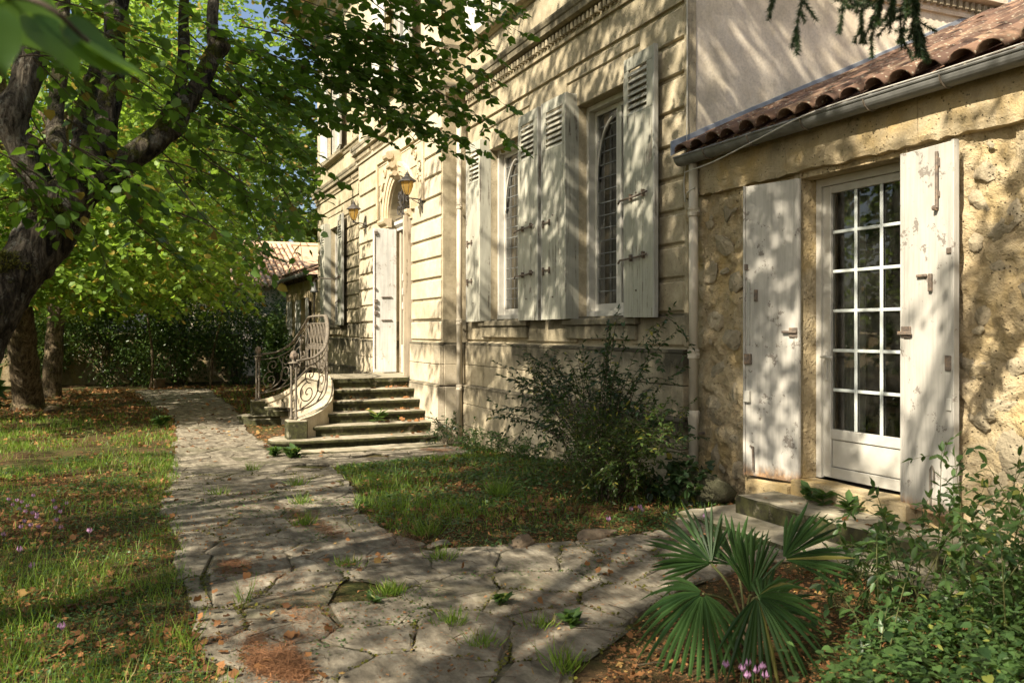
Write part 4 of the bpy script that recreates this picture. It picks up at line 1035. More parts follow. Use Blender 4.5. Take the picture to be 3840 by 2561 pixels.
for i in (1, 2):
    g = MB(); g.bevbox(PX[i] - .014, PX[i] + .014, YG - .006, YG + .009, pz0, pz1, .004); g.build('glazing_bar', M['bars'], door)
for j in range(1, 6):
    for i in range(3):
        g = MB(); g.bevbox(PX[i] + .0145, PX[i + 1] - .0145, YG - .005, YG + .009, PZ[j] - .013, PZ[j] + .013, .004); g.build('glazing_bar', M['bars'], door)
h = MB(); h.bevbox(a + .028, a + .052, YG - .024, YG - .012, 1.12, 1.36, .004); h.tube([(a + .04, YG - .02, 1.31), (a + .04, YG - .06, 1.31)], .010, 8)
h.tube([(a + .03, YG - .062, 1.312), (a + .09, YG - .066, 1.312), (a + .155, YG - .062, 1.305)], .0115, 8); h.build('door_handle', M['pvc'], door)
# net curtain hanging inside
cv = []
for k in range(90):
    x = AD[0] + .10 + k * .0095; y = YG + .16 + .02 * math.sin(k * .9) + .012 * math.sin(k * .37)
    cv += [(x, y, .45), (x, y, 2.66)]
cm = MB(); cm.add(cv, [(2 * k, 2 * k + 2, 2 * k + 3, 2 * k + 1) for k in list(range(0, 24)) + list(range(66, 89))])
cur = cm.build('curtain', M['curtain']); tag(cur, 'grey net curtains hanging inside the glazed annex door', 'curtain')
# annex shutters: sheet-faced leaves with latches
def annex_shutter(w, H, mirror):
    s = MB(); s.bevbox(.0, w, .0, .030, 0, H, .004); r = s.build('shutter', M['annex_shutter'])
    e = MB(); e.bevbox(-.022 if mirror else w + .001, -.001 if mirror else w + .024, -.006, .040, -.004, H + .006, .003); e.build('edge_board', M['annex_shutter'], r)
    c = MB(); c.bevbox(w - .04 if mirror else .006, w - .005 if mirror else .04, -.006, -.0005, .0, H, .002); c.build('cover_strip', M['annex_shutter'], r)
    return r
H_ = 2.745 - .295
sL = annex_shutter(.53, H_, True); sL.location = (-5.56 - .53 * math.cos(math.radians(13.6)), -.055 - .53 * math.sin(math.radians(13.6)), .295); sL.rotation_euler = (0, 0, math.radians(13.6)); ap(sL)
sR = annex_shutter(.47, H_, False); sR.location = (-4.55, -.055, .30); sR.rotation_euler = (0, 0, math.radians(-7)); ap(sR)
def hw(sh_, name, *boxes, mat='iron', tubes=()):
    m = MB()
    for bx in boxes: m.bevbox(*bx, .004)
    for t_ in tubes: m.tube(*t_)
    m.build(name, M[mat], sh_)
hw(sL, 'lock_box', (.0, .06, -.030, -.001, .62, .72), mat='pvc'); hw(sL, 'lock_box', (.0, .07, -.025, -.001, .94, 1.03)); hw(sL, 'hasp', (.10, .13, -.02, -.001, 1.47, 1.57)); hw(sL, 'hasp', (.0, .03, -.02, -.001, 1.74, 1.79))
hw(sL, 'latch', (.44, .52, -.014, -.001, 1.17, 1.25), (.38, .52, -.030, -.0145, 1.205, 1.225)); hw(sL, 'bolt_rod', tubes=(([(.06, -.012, .25), (.09, -.016, .25), (.095, -.016, .05)], .009, 6),))
hw(sL, 'peeled_patch', (.02, .05, -.0016, -.0006, 1.1, 1.66), mat='shutter_edge')
hw(sR, 'latch', (.02, .11, -.014, -.001, 1.17, 1.25), (.0, .13, -.030, -.0145, 1.19, 1.215)); hw(sR, 'hasp', (.17, .26, -.02, -.001, 1.58, 1.60), (.28, .31, -.022, -.001, 1.48, 1.60))
hw(sR, 'bolt_rod', (.345, .375, -.012, -.001, 2.10, 2.14), (.345, .375, -.012, -.001, 2.30, 2.36), tubes=(([(.36, -.018, 2.03), (.36, -.018, 2.40)], .011, 6), ([(.335, -.022, 2.03), (.36, -.02, 2.03)], .018, 8)))
hw(sR, 'hinge', (.42, .475, -.012, -.001, .96, 1.06)); hw(sR, 'hinge', (.43, .472, -.010, -.001, .70, .78), mat='pvc'); hw(sR, 'hinge', (.43, .476, -.010, -.001, 1.72, 1.76))
hw(sR, 'bolt_rod', tubes=(([(.30, -.014, .03), (.30, -.016, .30), (.315, -.016, .325), (.33, -.016, .30), (.33, -.014, .22)], .006, 6),), mat='iron_pale')
# doorstep blocks
def slab(name, poly, z0, z1, label, mat='steps', amp=.012, bev=.02):
    P = np.array(poly, float); c = P.mean(0); pts = []
    for k in range(len(P)):
        a_, b_ = P[k], P[(k + 1) % len(P)]; L = np.linalg.norm(b_ - a_); n = max(1, int(L / .12))
        for j in range(n): pts.append(a_ + (b_ - a_) * j / n)
    P = np.array(pts) + rng.normal(0, amp * .35, (len(pts), 2)); n = len(P)
    d = c - P; l = np.linalg.norm(d, axis=1, keepdims=True); I = P + d / l * bev
    top = z1 + rng.normal(0, amp * .3, n)
    mb = MB(); mb.add([(p[0], p[1], z0) for p in P] + [(p[0], p[1], t - bev * .7) for p, t in zip(P, top)] + [(p[0], p[1], t) for p, t in zip(I, top)] + [(c[0], c[1], z1)],
                      [(i, (i + 1) % n, n + (i + 1) % n, n + i) for i in range(n)] + [(n + i, n + (i + 1) % n, 2 * n + (i + 1) % n, 2 * n + i) for i in range(n)] + [(2 * n + i, 2 * n + (i + 1) % n, 3 * n) for i in range(n)])
    o = mb.build(name, M[mat]); return tag(o, label, 'step') if label else o
slab('doorstep', [(-5.74, -.53), (-3.1, -.50), (-3.1, -.07), (-5.80, -.07)], .03, .205, 'long worn stone step right under the annex door sill')
slab('doorstep', [(-6.02, -.90), (-3.3, -.86), (-3.3, -.535), (-5.70, -.535), (-5.76, -.30), (-6.05, -.28)], -.08, .062, 'low cracked stone slab in front of the annex step')
slab('door_sill', [(-5.60, -.11), (-4.45, -.11), (-4.45, .13), (-5.60, .13)], .19, .328, 'pale stone sill block under the glazed annex door', 'lintel', .008)
slab('masonry_ledge', [(-6.15, -.13), (-5.61, -.13), (-5.61, -.03), (-6.15, -.03)], -.1, .27, 'short masonry ledge under the left annex shutter', 'lintel', .012)

# ------------------------------------------------------------------ left-hand annex, far house, boundary wall
lan = empty('annex', (-28.5, 0, 0), 'shaded low annex with dark eaves beyond the far end of the villa', 'house')
def lp(mb, name, mat, **k):
    o = mb.build(name, M[mat], None, **k); o.parent = lan; o.matrix_parent_inverse = Matrix.Translation((28.5, 0, 0)); return o
mb = MB(); holed(mb, -31.2, XL - .02, -.6, 3.15, .05, [(-28.3, -27.2, -.1, 2.55)], .25); mb.quad((-31.2, 5, -.6), (-31.2, .05, -.6), (-31.2, .05, 3.15), (-31.2, 5, 3.15)); lp(mb, 'wall', 'rubble')
mb = MB(); mb.add([(-31.5, -.25, 3.18), (XL - .02, -.25, 3.18), (XL - .02, 5, 5.0), (-31.5, 5, 5.0), (-31.5, -.25, 3.28), (XL - .02, -.25, 3.28), (XL - .02, 5, 5.12), (-31.5, 5, 5.12)], [(3, 2, 1, 0), (4, 5, 6, 7), (0, 1, 5, 4), (3, 7, 6, 2), (0, 4, 7, 3), (1, 2, 6, 5)]); lp(mb, 'roof', 'tile')
mb = MB(); mb.tube([(-31.5, -.31, 3.17), (XL - .05, -.31, 3.17)], .06, 8); lp(mb, 'gutter', 'zinc')
for k in range(24):
    o = link('roof_tile', tile_me, None, None, loc=(-31.3 + k * .24, -.30, 3.28), rot=(.33, 0, 0)); o.parent = lan; o.matrix_parent_inverse = Matrix.Translation((28.5, 0, 0))
for k in range(14):
    mb = MB(); x = -31.3 + k * .43; mb.box(x, x + .07, -.22, .05, 3.06, 3.15); lp(mb, 'rafter_end', 'bark2')
for (x, w, a_) in ((-28.95, .60, .08), (-27.15, .62, -.08), (-30.6, .7, .05)):
    s = MB(); s.bevbox(0, w, 0, .035, 0, 2.55, .004); r = s.build('shutter', M['shutter_edge']); r.location = (x, -.03, -.05); r.rotation_euler = (0, 0, a_); r.parent = lan; r.matrix_parent_inverse = Matrix.Translation((28.5, 0, 0))
mb = MB(); mb.bevbox(-28.28, -27.22, .20, .25, -.1, 2.54, .004); lp(mb, 'door', 'shutter')
fh = empty('far_house', (-40, 2, 0), 'distant house with sunlit pale orange tiled roof behind the left annex', 'house')
def fp(o): o.parent = fh; o.matrix_parent_inverse = Matrix.Translation((40, -2, 0)); return o
mb = MB(); mb.box(-47.5, -36.6, -2.2, 9, -.6, 3.35); fp(mb.build('wall', M['plaster']))
mb = MB(); mb.add([(-36.2, -2.5, 3.25), (-36.2, 9.4, 3.25), (-42.2, 9.4, 5.55), (-42.2, -2.5, 5.55), (-48.2, -2.5, 3.25), (-48.2, 9.4, 3.25)], [(0, 1, 2, 3), (3, 2, 5, 4), (0, 3, 4), (1, 5, 2), (0, 4, 5, 1)]); fp(mb.build('roof', M['tile_far']))
ft = tile_me.copy(); ft.materials.clear(); ft.materials.append(M['tile_far'])
fa = math.atan(2.3 / 6)
for c in range(19):
    for r_ in range(15):
        x = -36.1 - r_ * .42 * math.cos(fa); y = -2.3 + c * .235
        o = link('roof_tile', ft, None, None, loc=(x, y, 3.27 + r_ * .42 * math.sin(fa)), rot=(fa + .03, rng.normal(0, .02), math.pi / 2 + rng.normal(0, .02)), scl=(1, 1.1, 1)); fp(o)
mb = MB(); mb.tube([(-42.2, -2.5, 5.56), (-42.2, 9.4, 5.56)], .13, 8); fp(mb.build('ridge', M['tile_far']))
bw = empty('boundary_wall', (-33, -12, 0), 'low shaded rendered garden wall behind the far shrubs', 'wall')
mb = MB(); mb.box(-33.2, -32.9, -30, -1.2, -.7, 1.36); o = mb.build('wall', M['rubble']); o.parent = bw; o.matrix_parent_inverse = Matrix.Translation((33, 12, 0))
mb = MB(); mb.extrude([(-33.28, 1.362), (-32.82, 1.362), (-32.82, 1.40), (-33.05, 1.47), (-33.28, 1.40)], 'y', -30, -1.2); o = mb.build('coping', M['lintel'], fix=True); o.parent = bw; o.matrix_parent_inverse = Matrix.Translation((33, 12, 0))

# ------------------------------------------------------------------ front steps
SX = -15.6; ZL = .71; RISE = .163
stair = empty('front_steps', (SX, -1.5, 0), 'mossy stone double flight of steps up to the front door landing', 'steps')
def stp(o): o.parent = stair; o.matrix_parent_inverse = Matrix.Translation((-SX, 1.5, 0)); return o
FX = [-13.25, -13.60, -13.90, -14.20, -14.51, -14.81]
YW = YB - .097
def yl(x): t = max(0, (x + 14.81) / 1.56); return -1.86 - 1.0 * t ** 1.7
def step_plan(xf, over=0.0, k=0):
    xb = SX; L = yl(xf) - (.18 if k == 0 else .06 if k == 1 else 0)
    pts = [(xb, YW), (xf + over, YW)]
    r = .34 if k == 0 else .24 if k == 1 else .06
    for t in np.linspace(0, 1, 5)[1:-1]: pts.append((xf + over + .03 * math.sin(math.pi * t * .8), YW + (L + r - YW) * t))
    cx, cy = xf + over - r, L + r - over
    for a_ in np.linspace(0, -math.pi * (.95 if k < 2 else .5), 9 if k < 2 else 5): pts.append((cx + r * math.cos(a_), cy + r * math.sin(a_)))
    if k < 2: pts.append((cx - r * .9, cy + .3))
    for x in np.linspace(min(cx - .1, -13.9), -14.9, 6): pts.append((x, max(yl(x), cy - r * .4) + .05))
    pts.append((SX, -1.84)); return pts
def add_step(k, mirror):
    zt = -.27 + RISE * (k + 1); mb = MB()
    fx = FX[k]
    def P(over): 
        p = step_plan(fx, over, k)
        return [(2 * SX - x, y) for x, y in p][::-1] if mirror else p
    mb.prism(P(0), zt - RISE - (.35 if k == 0 else .0), zt - .066)
    # rounded nosing in four rings
    A = [P(.012), P(.034), P(.040), P(.034), P(.014)]; zz = [zt - .066, zt - .056, zt - .034, zt - .010, zt]
    n = len(A[0]); vs = []
    for ring, z in zip(A, zz): vs += [(x, y, z + (fbm(np.array([[x * 4, y * 4, k]]), 2)[0] - .5) * .008) for x, y in ring]
    fs = [(i * n + j, i * n + (j + 1) % n, (i + 1) * n + (j + 1) % n, (i + 1) * n + j) for i in range(4) for j in range(n)] + [tuple(range(n))[::-1], tuple(range(4 * n, 5 * n))]
    mb.add(vs, fs); stp(mb.build('step', M['steps'], None))
for k in range(5):
    add_step(k, False); add_step(k, True)
mb = MB()
lpn = [(-14.81, YW), (-14.81, -1.87), (-15.0, -1.88), (-16.2, -1.88), (2 * SX + 14.81, -1.87), (2 * SX + 14.81, YW)]
mb.prism([(DOOR[0] - .05, YB + .25), (DOOR[0] - .05, YW)] + lpn[::-1] + [(DOOR[1] + .05, YW), (DOOR[1] + .05, YB + .25)], .30, ZL - .07)
lp2 = [(-14.775, YW), (-14.775, -1.90), (-15.0, -1.91), (-16.2, -1.91), (2 * SX + 14.775, -1.90), (2 * SX + 14.775, YW)]
mb.prism([(DOOR[0] - .05, YB + .25), (DOOR[0] - .05, YW)] + lp2[::-1] + [(DOOR[1] + .05, YW), (DOOR[1] + .05, YB + .25)], ZL - .069, ZL)
stp(mb.build('landing', M['steps']))
# curved flank wall (plan curve runs newel to newel)
half = [(-13.55, -2.66), (-13.68, -2.42), (-13.95, -2.17), (-14.35, -2.02), (-14.80, -1.95), (-15.15, -1.935)]
CUR = catmull([(x, y, 0) for x, y in half] + [(SX, -1.93, 0)] + [(2 * SX - x, y, 0) for x, y in half[::-1]], 8)
arcl = np.concatenate([[0], np.cumsum(np.linalg.norm(np.diff(CUR, axis=0), axis=1))]); LC = arcl[-1]
def cpos(s): return np.array([np.interp(s, arcl, CUR[:, i]) for i in range(3)])
def ctan(s): d = cpos(min(s + .02, LC)) - cpos(max(s - .02, 0)); return d / np.linalg.norm(d)
def stepz(s):
    x = cpos(s)[0]; x = x if x > SX else 2 * SX - x
    return float(np.interp(x, [-14.95, -14.6, -13.55], [ZL + .02, ZL - .08, .16]))
mb = MB(); vs = []; ns = 60
for i in range(ns + 1):
    s = LC * i / ns; p = cpos(s); t_ = ctan(s); nn = np.array([-t_[1], t_[0], 0]); nn = nn if nn[1] > 0 else -nn
    zt = stepz(s) + .02
    for (o_, z) in ((-.07, -.45), (-.07, zt - .10), (-.095, zt - .09), (-.095, zt), (.10, zt), (.10, -.45)):
        q = p + nn * o_; vs.append((q[0], q[1], z))
mb.add(vs, [(6 * i + j, 6 * i + 6 + j, 6 * i + 6 + (j + 1) % 6, 6 * i + (j + 1) % 6) for i in range(ns) for j in range(6)] + [tuple(range(6)), tuple(range(6 * ns, 6 * ns + 6))[::-1]])
stp(mb.build('flank_wall', M['stone_bay'], fix=True))
for s_ in (0, LC):
    p = cpos(s_); mb = MB(); mb.bevbox(p[0] - .15, p[0] + .15, p[1] - .15, p[1] + .15, -.40, .17, .015); stp(mb.build('pedestal', M['steps']))
# paving slab along the foot of the flight
slab('foot_slab', [(-13.2, -.55), (-12.72, -.5), (-12.70, -2.75), (-13.05, -2.9)], -.45, -.225, 'long flat stone slab at the foot of the front steps')

# ------------------------------------------------------------------ wrought-iron railing
rail = empty('stair_railing', (SX, -2.1, 0), 'rusty wrought-iron scrollwork railing curving round the front steps', 'railing')
def rp(mb, name, mat='iron_pale', **k):
    o = mb.build(name, M[mat], None, **k); o.parent = rail; o.matrix_parent_inverse = Matrix.Translation((-SX, 2.1, 0)); return o
def railz(s):
    x = cpos(s)[0]; x = x if x > SX else 2 * SX - x
    return float(np.interp(x, [-15.1, -14.85, -14.45, -14.0, -13.72, -13.50], [1.78, 1.77, 1.56, 1.25, 1.10, 1.05]))
def botz(s): return stepz(s) + .14
def cm_(s, v): p = cpos(min(max(s, 0), LC)); b, t = botz(s), railz(s); return (p[0], p[1], b + v * (t - b))
S_ = np.linspace(0, LC, 70)
mb = MB(); mb.tube([cm_(s, 1.0) for s in S_], .034, 8, flat=.55); rp(mb, 'handrail', 'iron_pale', smooth=True)
mb = MB(); mb.tube([cm_(s, .86) for s in S_], .011, 6); rp(mb, 'upper_bar')
mb = MB(); mb.tube([cm_(s, 0.0) for s in S_], .012, 6); rp(mb, 'lower_bar')
def scroll_sv(s0, v0, rs, turns, a0, sgn, n=28, rmin=.10):
    out = []
    for k in range(n + 1):
        u = k / n; r = rs * (1 - (1 - rmin) * u); a_ = a0 + sgn * turns * 2 * math.pi * u
        s = s0 + r * math.cos(a_); H = max(.3, railz(min(max(s, 0), LC)) - botz(min(max(s, 0), LC))); out.append(cm_(s, v0 + r * math.sin(a_) / H))
    return out
def bar_sv(pts, r=.011):
    P = catmull([(a, b, 0) for a, b in pts], 7); return [cm_(q[0], q[1]) for q in P]
for side in (0, 1):
    f = (lambda s: s) if side == 0 else (lambda s: LC - s)
    g = 1 if side == 0 else -1
    for (s0, v0, r, tu, a0, sg) in ((.22, .30, .17, 1.5, 1.6, 1), (.28, .66, .13, 1.4, -1.6, -1), (.58, .36, .21, 1.6, 1.2, -1), (.62, .70, .13, 1.4, 2.4, 1), (.95, .52, .20, 1.6, -1.2, 1), (.98, .20, .10, 1.3, 1.0, -1), (1.20, .72, .10, 1.3, 0, 1), (1.22, .34, .12, 1.4, 2.2, -1)):
        mb = MB(); a_ = a0 if g == 1 else math.pi - a0; mb.tube(scroll_sv(f(s0), v0, r, tu, a_, sg * g), .0095, 5); rp(mb, 'scroll')
    for pts in ([(.10, .02), (.42, .18), (.50, .55), (.40, .84)], [(.42, .0), (.80, .30), (.76, .66), (.86, .85)], [(.80, .02), (1.12, .3), (1.08, .62), (1.14, .85)]):
        mb = MB(); mb.tube(bar_sv([(f(a), b) for a, b in pts]), .011, 5); rp(mb, 'curved_bar')
    mb = MB(); s = f(1.42); mb.tube([cm_(s, 0), cm_(s, 1.0)], .014, 6); rp(mb, 'post')
s0, s1 = 1.48, LC - 1.48; nb = 6
for k in range(nb):
    sc = s0 + (s1 - s0) * (k + .5) / nb; w = (s1 - s0) / nb * .5
    for g in (-1, 1):
        mb = MB(); mb.tube(bar_sv([(sc + g * w * .15, 0), (sc + g * w * .75, .20), (sc + g * w * .85, .45), (sc + g * w * .30, .62), (sc + g * w * .62, .80), (sc + g * w * .2, .85)]), .010, 5); rp(mb, 'lyre_bar')
        mb = MB(); mb.tube(scroll_sv(sc + g * w * .42, .40, w * .42, 1.3, 1.5, g), .008, 5); rp(mb, 'scroll')
    mb = MB(); s = s0 + (s1 - s0) * k / nb; mb.tube([cm_(s, 0), cm_(s, .86)], .009, 5); rp(mb, 'baluster')
for s_ in (0.0, LC):
    p = cpos(s_); z0 = .17; zt = railz(s_) - .04; root = None
    for (dx, dy) in ((.0, .0), (-.06, -.06) if s_ == 0 else (.06, -.06)):
        mb = MB(); mb.lathe([(.035, 0), (.035, .03), (.020, .05), (.017, .2), (.017, zt - z0 - .10), (.024, zt - z0 - .06), (.030, zt - z0)], 8, (p[0] + dx, p[1] + dy, z0)); o = rp(mb, 'newel_post', smooth=True); root = root or o
    mb = MB(); c = p + np.array([(-.03 if s_ == 0 else .03), -.03, 0])
    for k in range(5):
        zz = z0 + .12 + k * (zt - z0 - .2) / 4; mb.tube([(c[0] + .035 * math.cos(a_), c[1] + .035 * math.sin(a_), zz + .03 * math.sin(a_)) for a_ in np.linspace(0, 5.2, 12)], .006, 4)
    mb.build('newel_scrolls', M['iron_pale'], root)
    mb = MB(); mb.lathe([(.085, 0), (.09, .012), (.06, .024), (.03, .03), (.025, .05), (.04, .065)], 12, (c[0], c[1], zt)); mb.build('newel_cap', M['iron_pale'], root, smooth=True)
    mb = MB(); prof = [(.030, .06), (.050, .085), (.056, .115), (.050, .15), (.034, .18), (.010, .20)]
    vs = []; kk = 14
    for i, (r, z) in enumerate(prof):
        for j in range(kk): a_ = 2 * math.pi * (j + .5 * (i % 2)) / kk; rr = r * (1 + .12 * (j % 2)); vs.append((c[0] + rr * math.cos(a_), c[1] + rr * math.sin(a_), zt + z))
    mb.add(vs, [(i * kk + j, i * kk + (j + 1) % kk, (i + 1) * kk + (j + 1) % kk, (i + 1) * kk + j) for i in range(len(prof) - 1) for j in range(kk)] + [tuple(range((len(prof) - 1) * kk, len(prof) * kk))])
    mb.build('pine_cone_finial', M['iron'], root)

# ------------------------------------------------------------------ wall lanterns
def lantern(x, z, label):
    r = empty('wall_lantern', (x, YB, z), label, 'lantern', 'amber lanterns beside the front door'); r.scale = (.86, .86, .86)
    def q(mb, name, mat, par=None, **k): return mb.build(name, M[mat], par or r, **k)
    mb = MB(); mb.bevbox(-.022, .022, -.016, 0, -.26, .20, .005); mb.lathe([(.05, -.03), (.05, .03)], 10, (0, -.01, 0)); q(mb, 'wall_plate', 'black_iron')
    mb = MB(); mb.tube([(0, -.015, 0), (0, -.34, .02)], .014, 6); q(mb, 'arm', 'black_iron')
    mb = MB(); mb.tube([(0, -.02 - .2 * u, -.16 + .15 * u ** .5) for u in np.linspace(0, 1, 9)] , .008, 5); mb.tube([(0, y, zz) for (y, _, zz) in [(a[0] - .06, 0, a[2] - .05) for a in spiral(0, 0, .05, 1.4, 0)]], .007, 5); q(mb, 'bracket_scroll', 'black_iron')
    c = (0, -.32, 0)
    mb = MB(); mb.lathe([(.03, .02), (.035, .05), (.012, .06), (.05, .075)], 8, c); q(mb, 'cup', 'black_iron')
    # six tapering amber panes
    for k in range(6):
        a0, a1 = math.pi * 2 * k / 6, math.pi * 2 * (k + 1) / 6; vs = []
        prof = [(.042, .08), (.082, .15), (.112, .24), (.122, .34)]
        for (rr, zz) in prof:
            for a_ in (a0 + .03, a1 - .03): vs.append((rr * math.cos(a_), -.32 + rr * math.sin(a_), zz))
        p = MB(); p.add(vs, [(2 * i, 2 * i + 1, 2 * i + 3, 2 * i + 2) for i in range(3)]); q(p, 'amber_pane', 'amber')
        b = MB(); b.tube([(rr * math.cos(a0), -.32 + rr * math.sin(a0), zz) for rr, zz in prof], .006, 5); q(b, 'rib', 'black_iron')
    mb = MB(); vs = []; prof = [(.115, .345), (.185, .335), (.180, .352), (.12, .395), (.065, .44), (.05, .46), (.055, .475), (.03, .49), (.035, .505), (.012, .53), (.004, .57)]
    mb.lathe(prof, 6, c); q(mb, 'lantern_roof', 'black_iron')
    mb = MB(); mb.lathe([(.012, .09), (.014, .16), (.03, .20), (.032, .24), (.018, .275), (.004, .29)], 10, c); q(mb, 'bulb', 'pvc', smooth=True)
    return r
lantern(-18.15, 3.76, 'amber glass wall lantern left of the arched front door')
lantern(-14.30, 3.74, 'amber glass wall lantern right of the arched front door')

# ------------------------------------------------------------------ downpipes, cable, bell post
def pipe(x, y, z0, z1, r, collars, shoe, label):
    p = empty('downpipe', (x, y, z0), label, 'pipe')
    mb = MB(); mb.tube([(0, 0, .0 if not shoe else shoe), (0, 0, z1 - z0)], r, 14); mb.build('tube', M['pipe'], p, smooth=True)
    for zc_ in collars:
        mb = MB(); mb.lathe([(r * 1.02, -.045), (r * 1.22, -.04), (r * 1.22, -.02), (r * 1.1, -.012), (r * 1.1, .012), (r * 1.22, .02), (r * 1.22, .04), (r * 1.02, .045)], 14, (0, 0, zc_ - z0)); mb.box(r * 1.2, r * 1.2 + .03, -.012, .012, zc_ - z0 - .012, zc_ - z0 + .012); mb.box(-r * 1.2 - .03, -r * 1.2, -.012, .012, zc_ - z0 - .012, zc_ - z0 + .012)
        mb.build('collar', M['pipe'], p)
    if shoe:
        mb = MB(); mb.lathe([(r * 1.02, 0), (r * 1.02, shoe - .12), (r * 1.05, shoe - .11), (r * 1.25, shoe - .02), (r * 1.28, shoe + .02), (r * 1.05, shoe + .03)], 14); mb.build('cast_iron_shoe', M['pipe'], p, smooth=True)
    mb = MB(); mb.box(-.015, .015, 0, abs(y) + .02, z1 - z0 - .3, z1 - z0 - .28); mb.box(-.015, .015, 0, abs(y) + .02, .5, .52); mb.build('wall_bracket', M['iron'], p)
    return p
pipe(-6.93, -.105, .04, 3.11, .045, (1.30, 2.64), .70, 'cream painted downpipe below the annex gutter corner')
pipe(-13.20, -.155, -.30, 5.10, .045, (1.66, 3.5, .62), .0, 'cream painted downpipe beside the projecting door bay')
cb = MB(); cb.tube(catmull([(XC + .022, -.02, 5.0), (XC + .022, -.018, 4.2), (XC + .024, -.022, 3.6), (XC + .05, -.05, 3.2), (XC + .03, -.06, 2.95), (XC + .09, -.09, 2.76), (-6.97, -.155, 2.82), (-6.88, -.13, 2.86)], 8), .0055, 5)
tag(cb.build('cable', M['pvc']), 'thin white cable running down the corner of the villa', 'cable')
cb = MB(); cb.tube(catmull([(-7.0, -.16, 3.02), (-6.5, -.20, 3.03), (-5.9, -.237, 3.09), (-5.3, -.238, 3.17), (-4.7, -.228, 3.19), (-4.1, -.230, 3.185), (-3.4, -.232, 3.19)], 8), .0055, 5)
tag(cb.build('cable', M['pvc']), 'pale cable sagging along the annex gutter', 'cable')
bp = empty('bell_post', (-23.35, -.5, -.29), 'small grey-green bell-shaped shade on a thin post at the villa\'s far end', 'bell')
mb = MB(); mb.tube([(0, 0, 0), (0, 0, 2.85)], .028, 8); mb.build('post', M['iron_pale'], bp)
mb = MB(); mb.lathe([(.105, 2.82), (.11, 2.83), (.085, 2.88), (.060, 2.98), (.055, 3.06), (.03, 3.09)], 14); mb.build('bell', M['zinc'], bp, smooth=True)
mb = MB(); mb.tube([(0, 0, 2.9), (0, .0, 3.16), (0, .2, 3.2), (0, .5, 3.18)], .014, 6); mb.build('hanger', M['iron'], bp)
# ------------------------------------------------------------------ vegetation
CAMP = np.array([0.0, -5.0, 1.52]); _c, _s = math.cos(math.radians(23.58)), math.sin(math.radians(23.58))
FW = np.array([-_c, _s, 0]); RT = np.array([_s, _c, 0])
def in_view(P, m=0.0):
    d = np.atleast_2d(P) - CAMP; z = d @ FW; x = d @ RT / np.maximum(z, .01); y = d[:, 2] / np.maximum(z, .01)
    return (z > .2) & (np.abs(x) < .582 + m) & (y < .376 + m) & (y > -.40 - m)
def img(P):
    d = np.atleast_2d(P) - CAMP; z = np.maximum(d @ FW, .01); return d @ RT / z, d[:, 2] / z, z
UP = np.array([0, 0, 1.0])
def frond(L, T, p0, p1, r, sag=.08, leaf=.075, side=.30, ntw=10, nl=7, jit=.45, twig=True, r0=.007, roll=0.0):
    p0 = np.asarray(p0, float); p1 = np.asarray(p1, float); d = p1 - p0; ln = np.linalg.norm(d)
    mid = (p0 + p1) / 2 + UP * sag * 1.6 * ln + r.normal(0, .08 * ln, 3)
    t = np.linspace(0, 1, 9)[:, None]; path = (1 - t) ** 2 * p0 + 2 * t * (1 - t) * mid + t * t * p1
    if twig and T is not None: T.add(path, r0, r0 * .3)
    for k in range(ntw):
        tk = .12 + .86 * (k + r.random() * .6) / ntw; b = (1 - tk) ** 2 * p0 + 2 * tk * (1 - tk) * mid + tk * tk * p1
        tg = nrm(2 * (1 - tk) * (mid - p0) + 2 * tk * (p1 - mid)); sd = nrm(np.cross(tg, UP)); sd = nrm(sd + UP * roll)
        sg = 1 if k % 2 else -1
        dr = nrm(tg * r.uniform(.5, .9) + sd * sg * r.uniform(.5, 1.0) + UP * r.uniform(-.35, .10)); tl_ = side * (1.05 - .6 * tk) * r.uniform(.6, 1.2)
        u = (np.arange(nl) + .6) / nl; pos = b + dr * tl_ * u[:, None] - UP * (tl_ * .25 * u ** 2)[:, None]
        if twig and T is not None: T.add(np.vstack([b, pos[nl // 2], pos[-1]]), r0 * .4, r0 * .2)
        ls = np.where(np.arange(nl) % 2, 1, -1)[:, None]; s2 = nrm(np.cross(dr, UP))
        ax = nrm(dr * .55 + s2 * ls * .75 - UP * .25 + r.normal(0, .25, (nl, 3))); ax[-1] = dr
        nn = UP + r.normal(0, jit, (nl, 3))
        L.add(pos, ax, nn, leaf * r.uniform(.65, 1.15, nl))
def bark_tube(pts, rad, k=14, m=8, amp=.12, knob=(), seed=0):
    P = catmull(pts, m); R = np.interp(np.linspace(0, 1, len(P)), np.linspace(0, 1, len(rad)), rad)
    for (u, du, a) in knob: R = R * (1 + a * np.exp(-((np.linspace(0, 1, len(P)) - u) / du) ** 2))
    mb = MB(); mb.tube([tuple(p) for p in P], list(R), k)
    V = np.array(mb.v); C = np.repeat(P, k, axis=0); rr = np.repeat(R, k)
    n1 = fbm(V * 6 + seed, 3) - .5; n2_ = fbm(V * np.array([30, 30, 8]) + seed, 2) - .5
    V = C + (V - C) * (1 + amp * 3 * n1 + amp * 1.2 * n2_)[:, None]; mb.v = [tuple(v) for v in V]; return mb

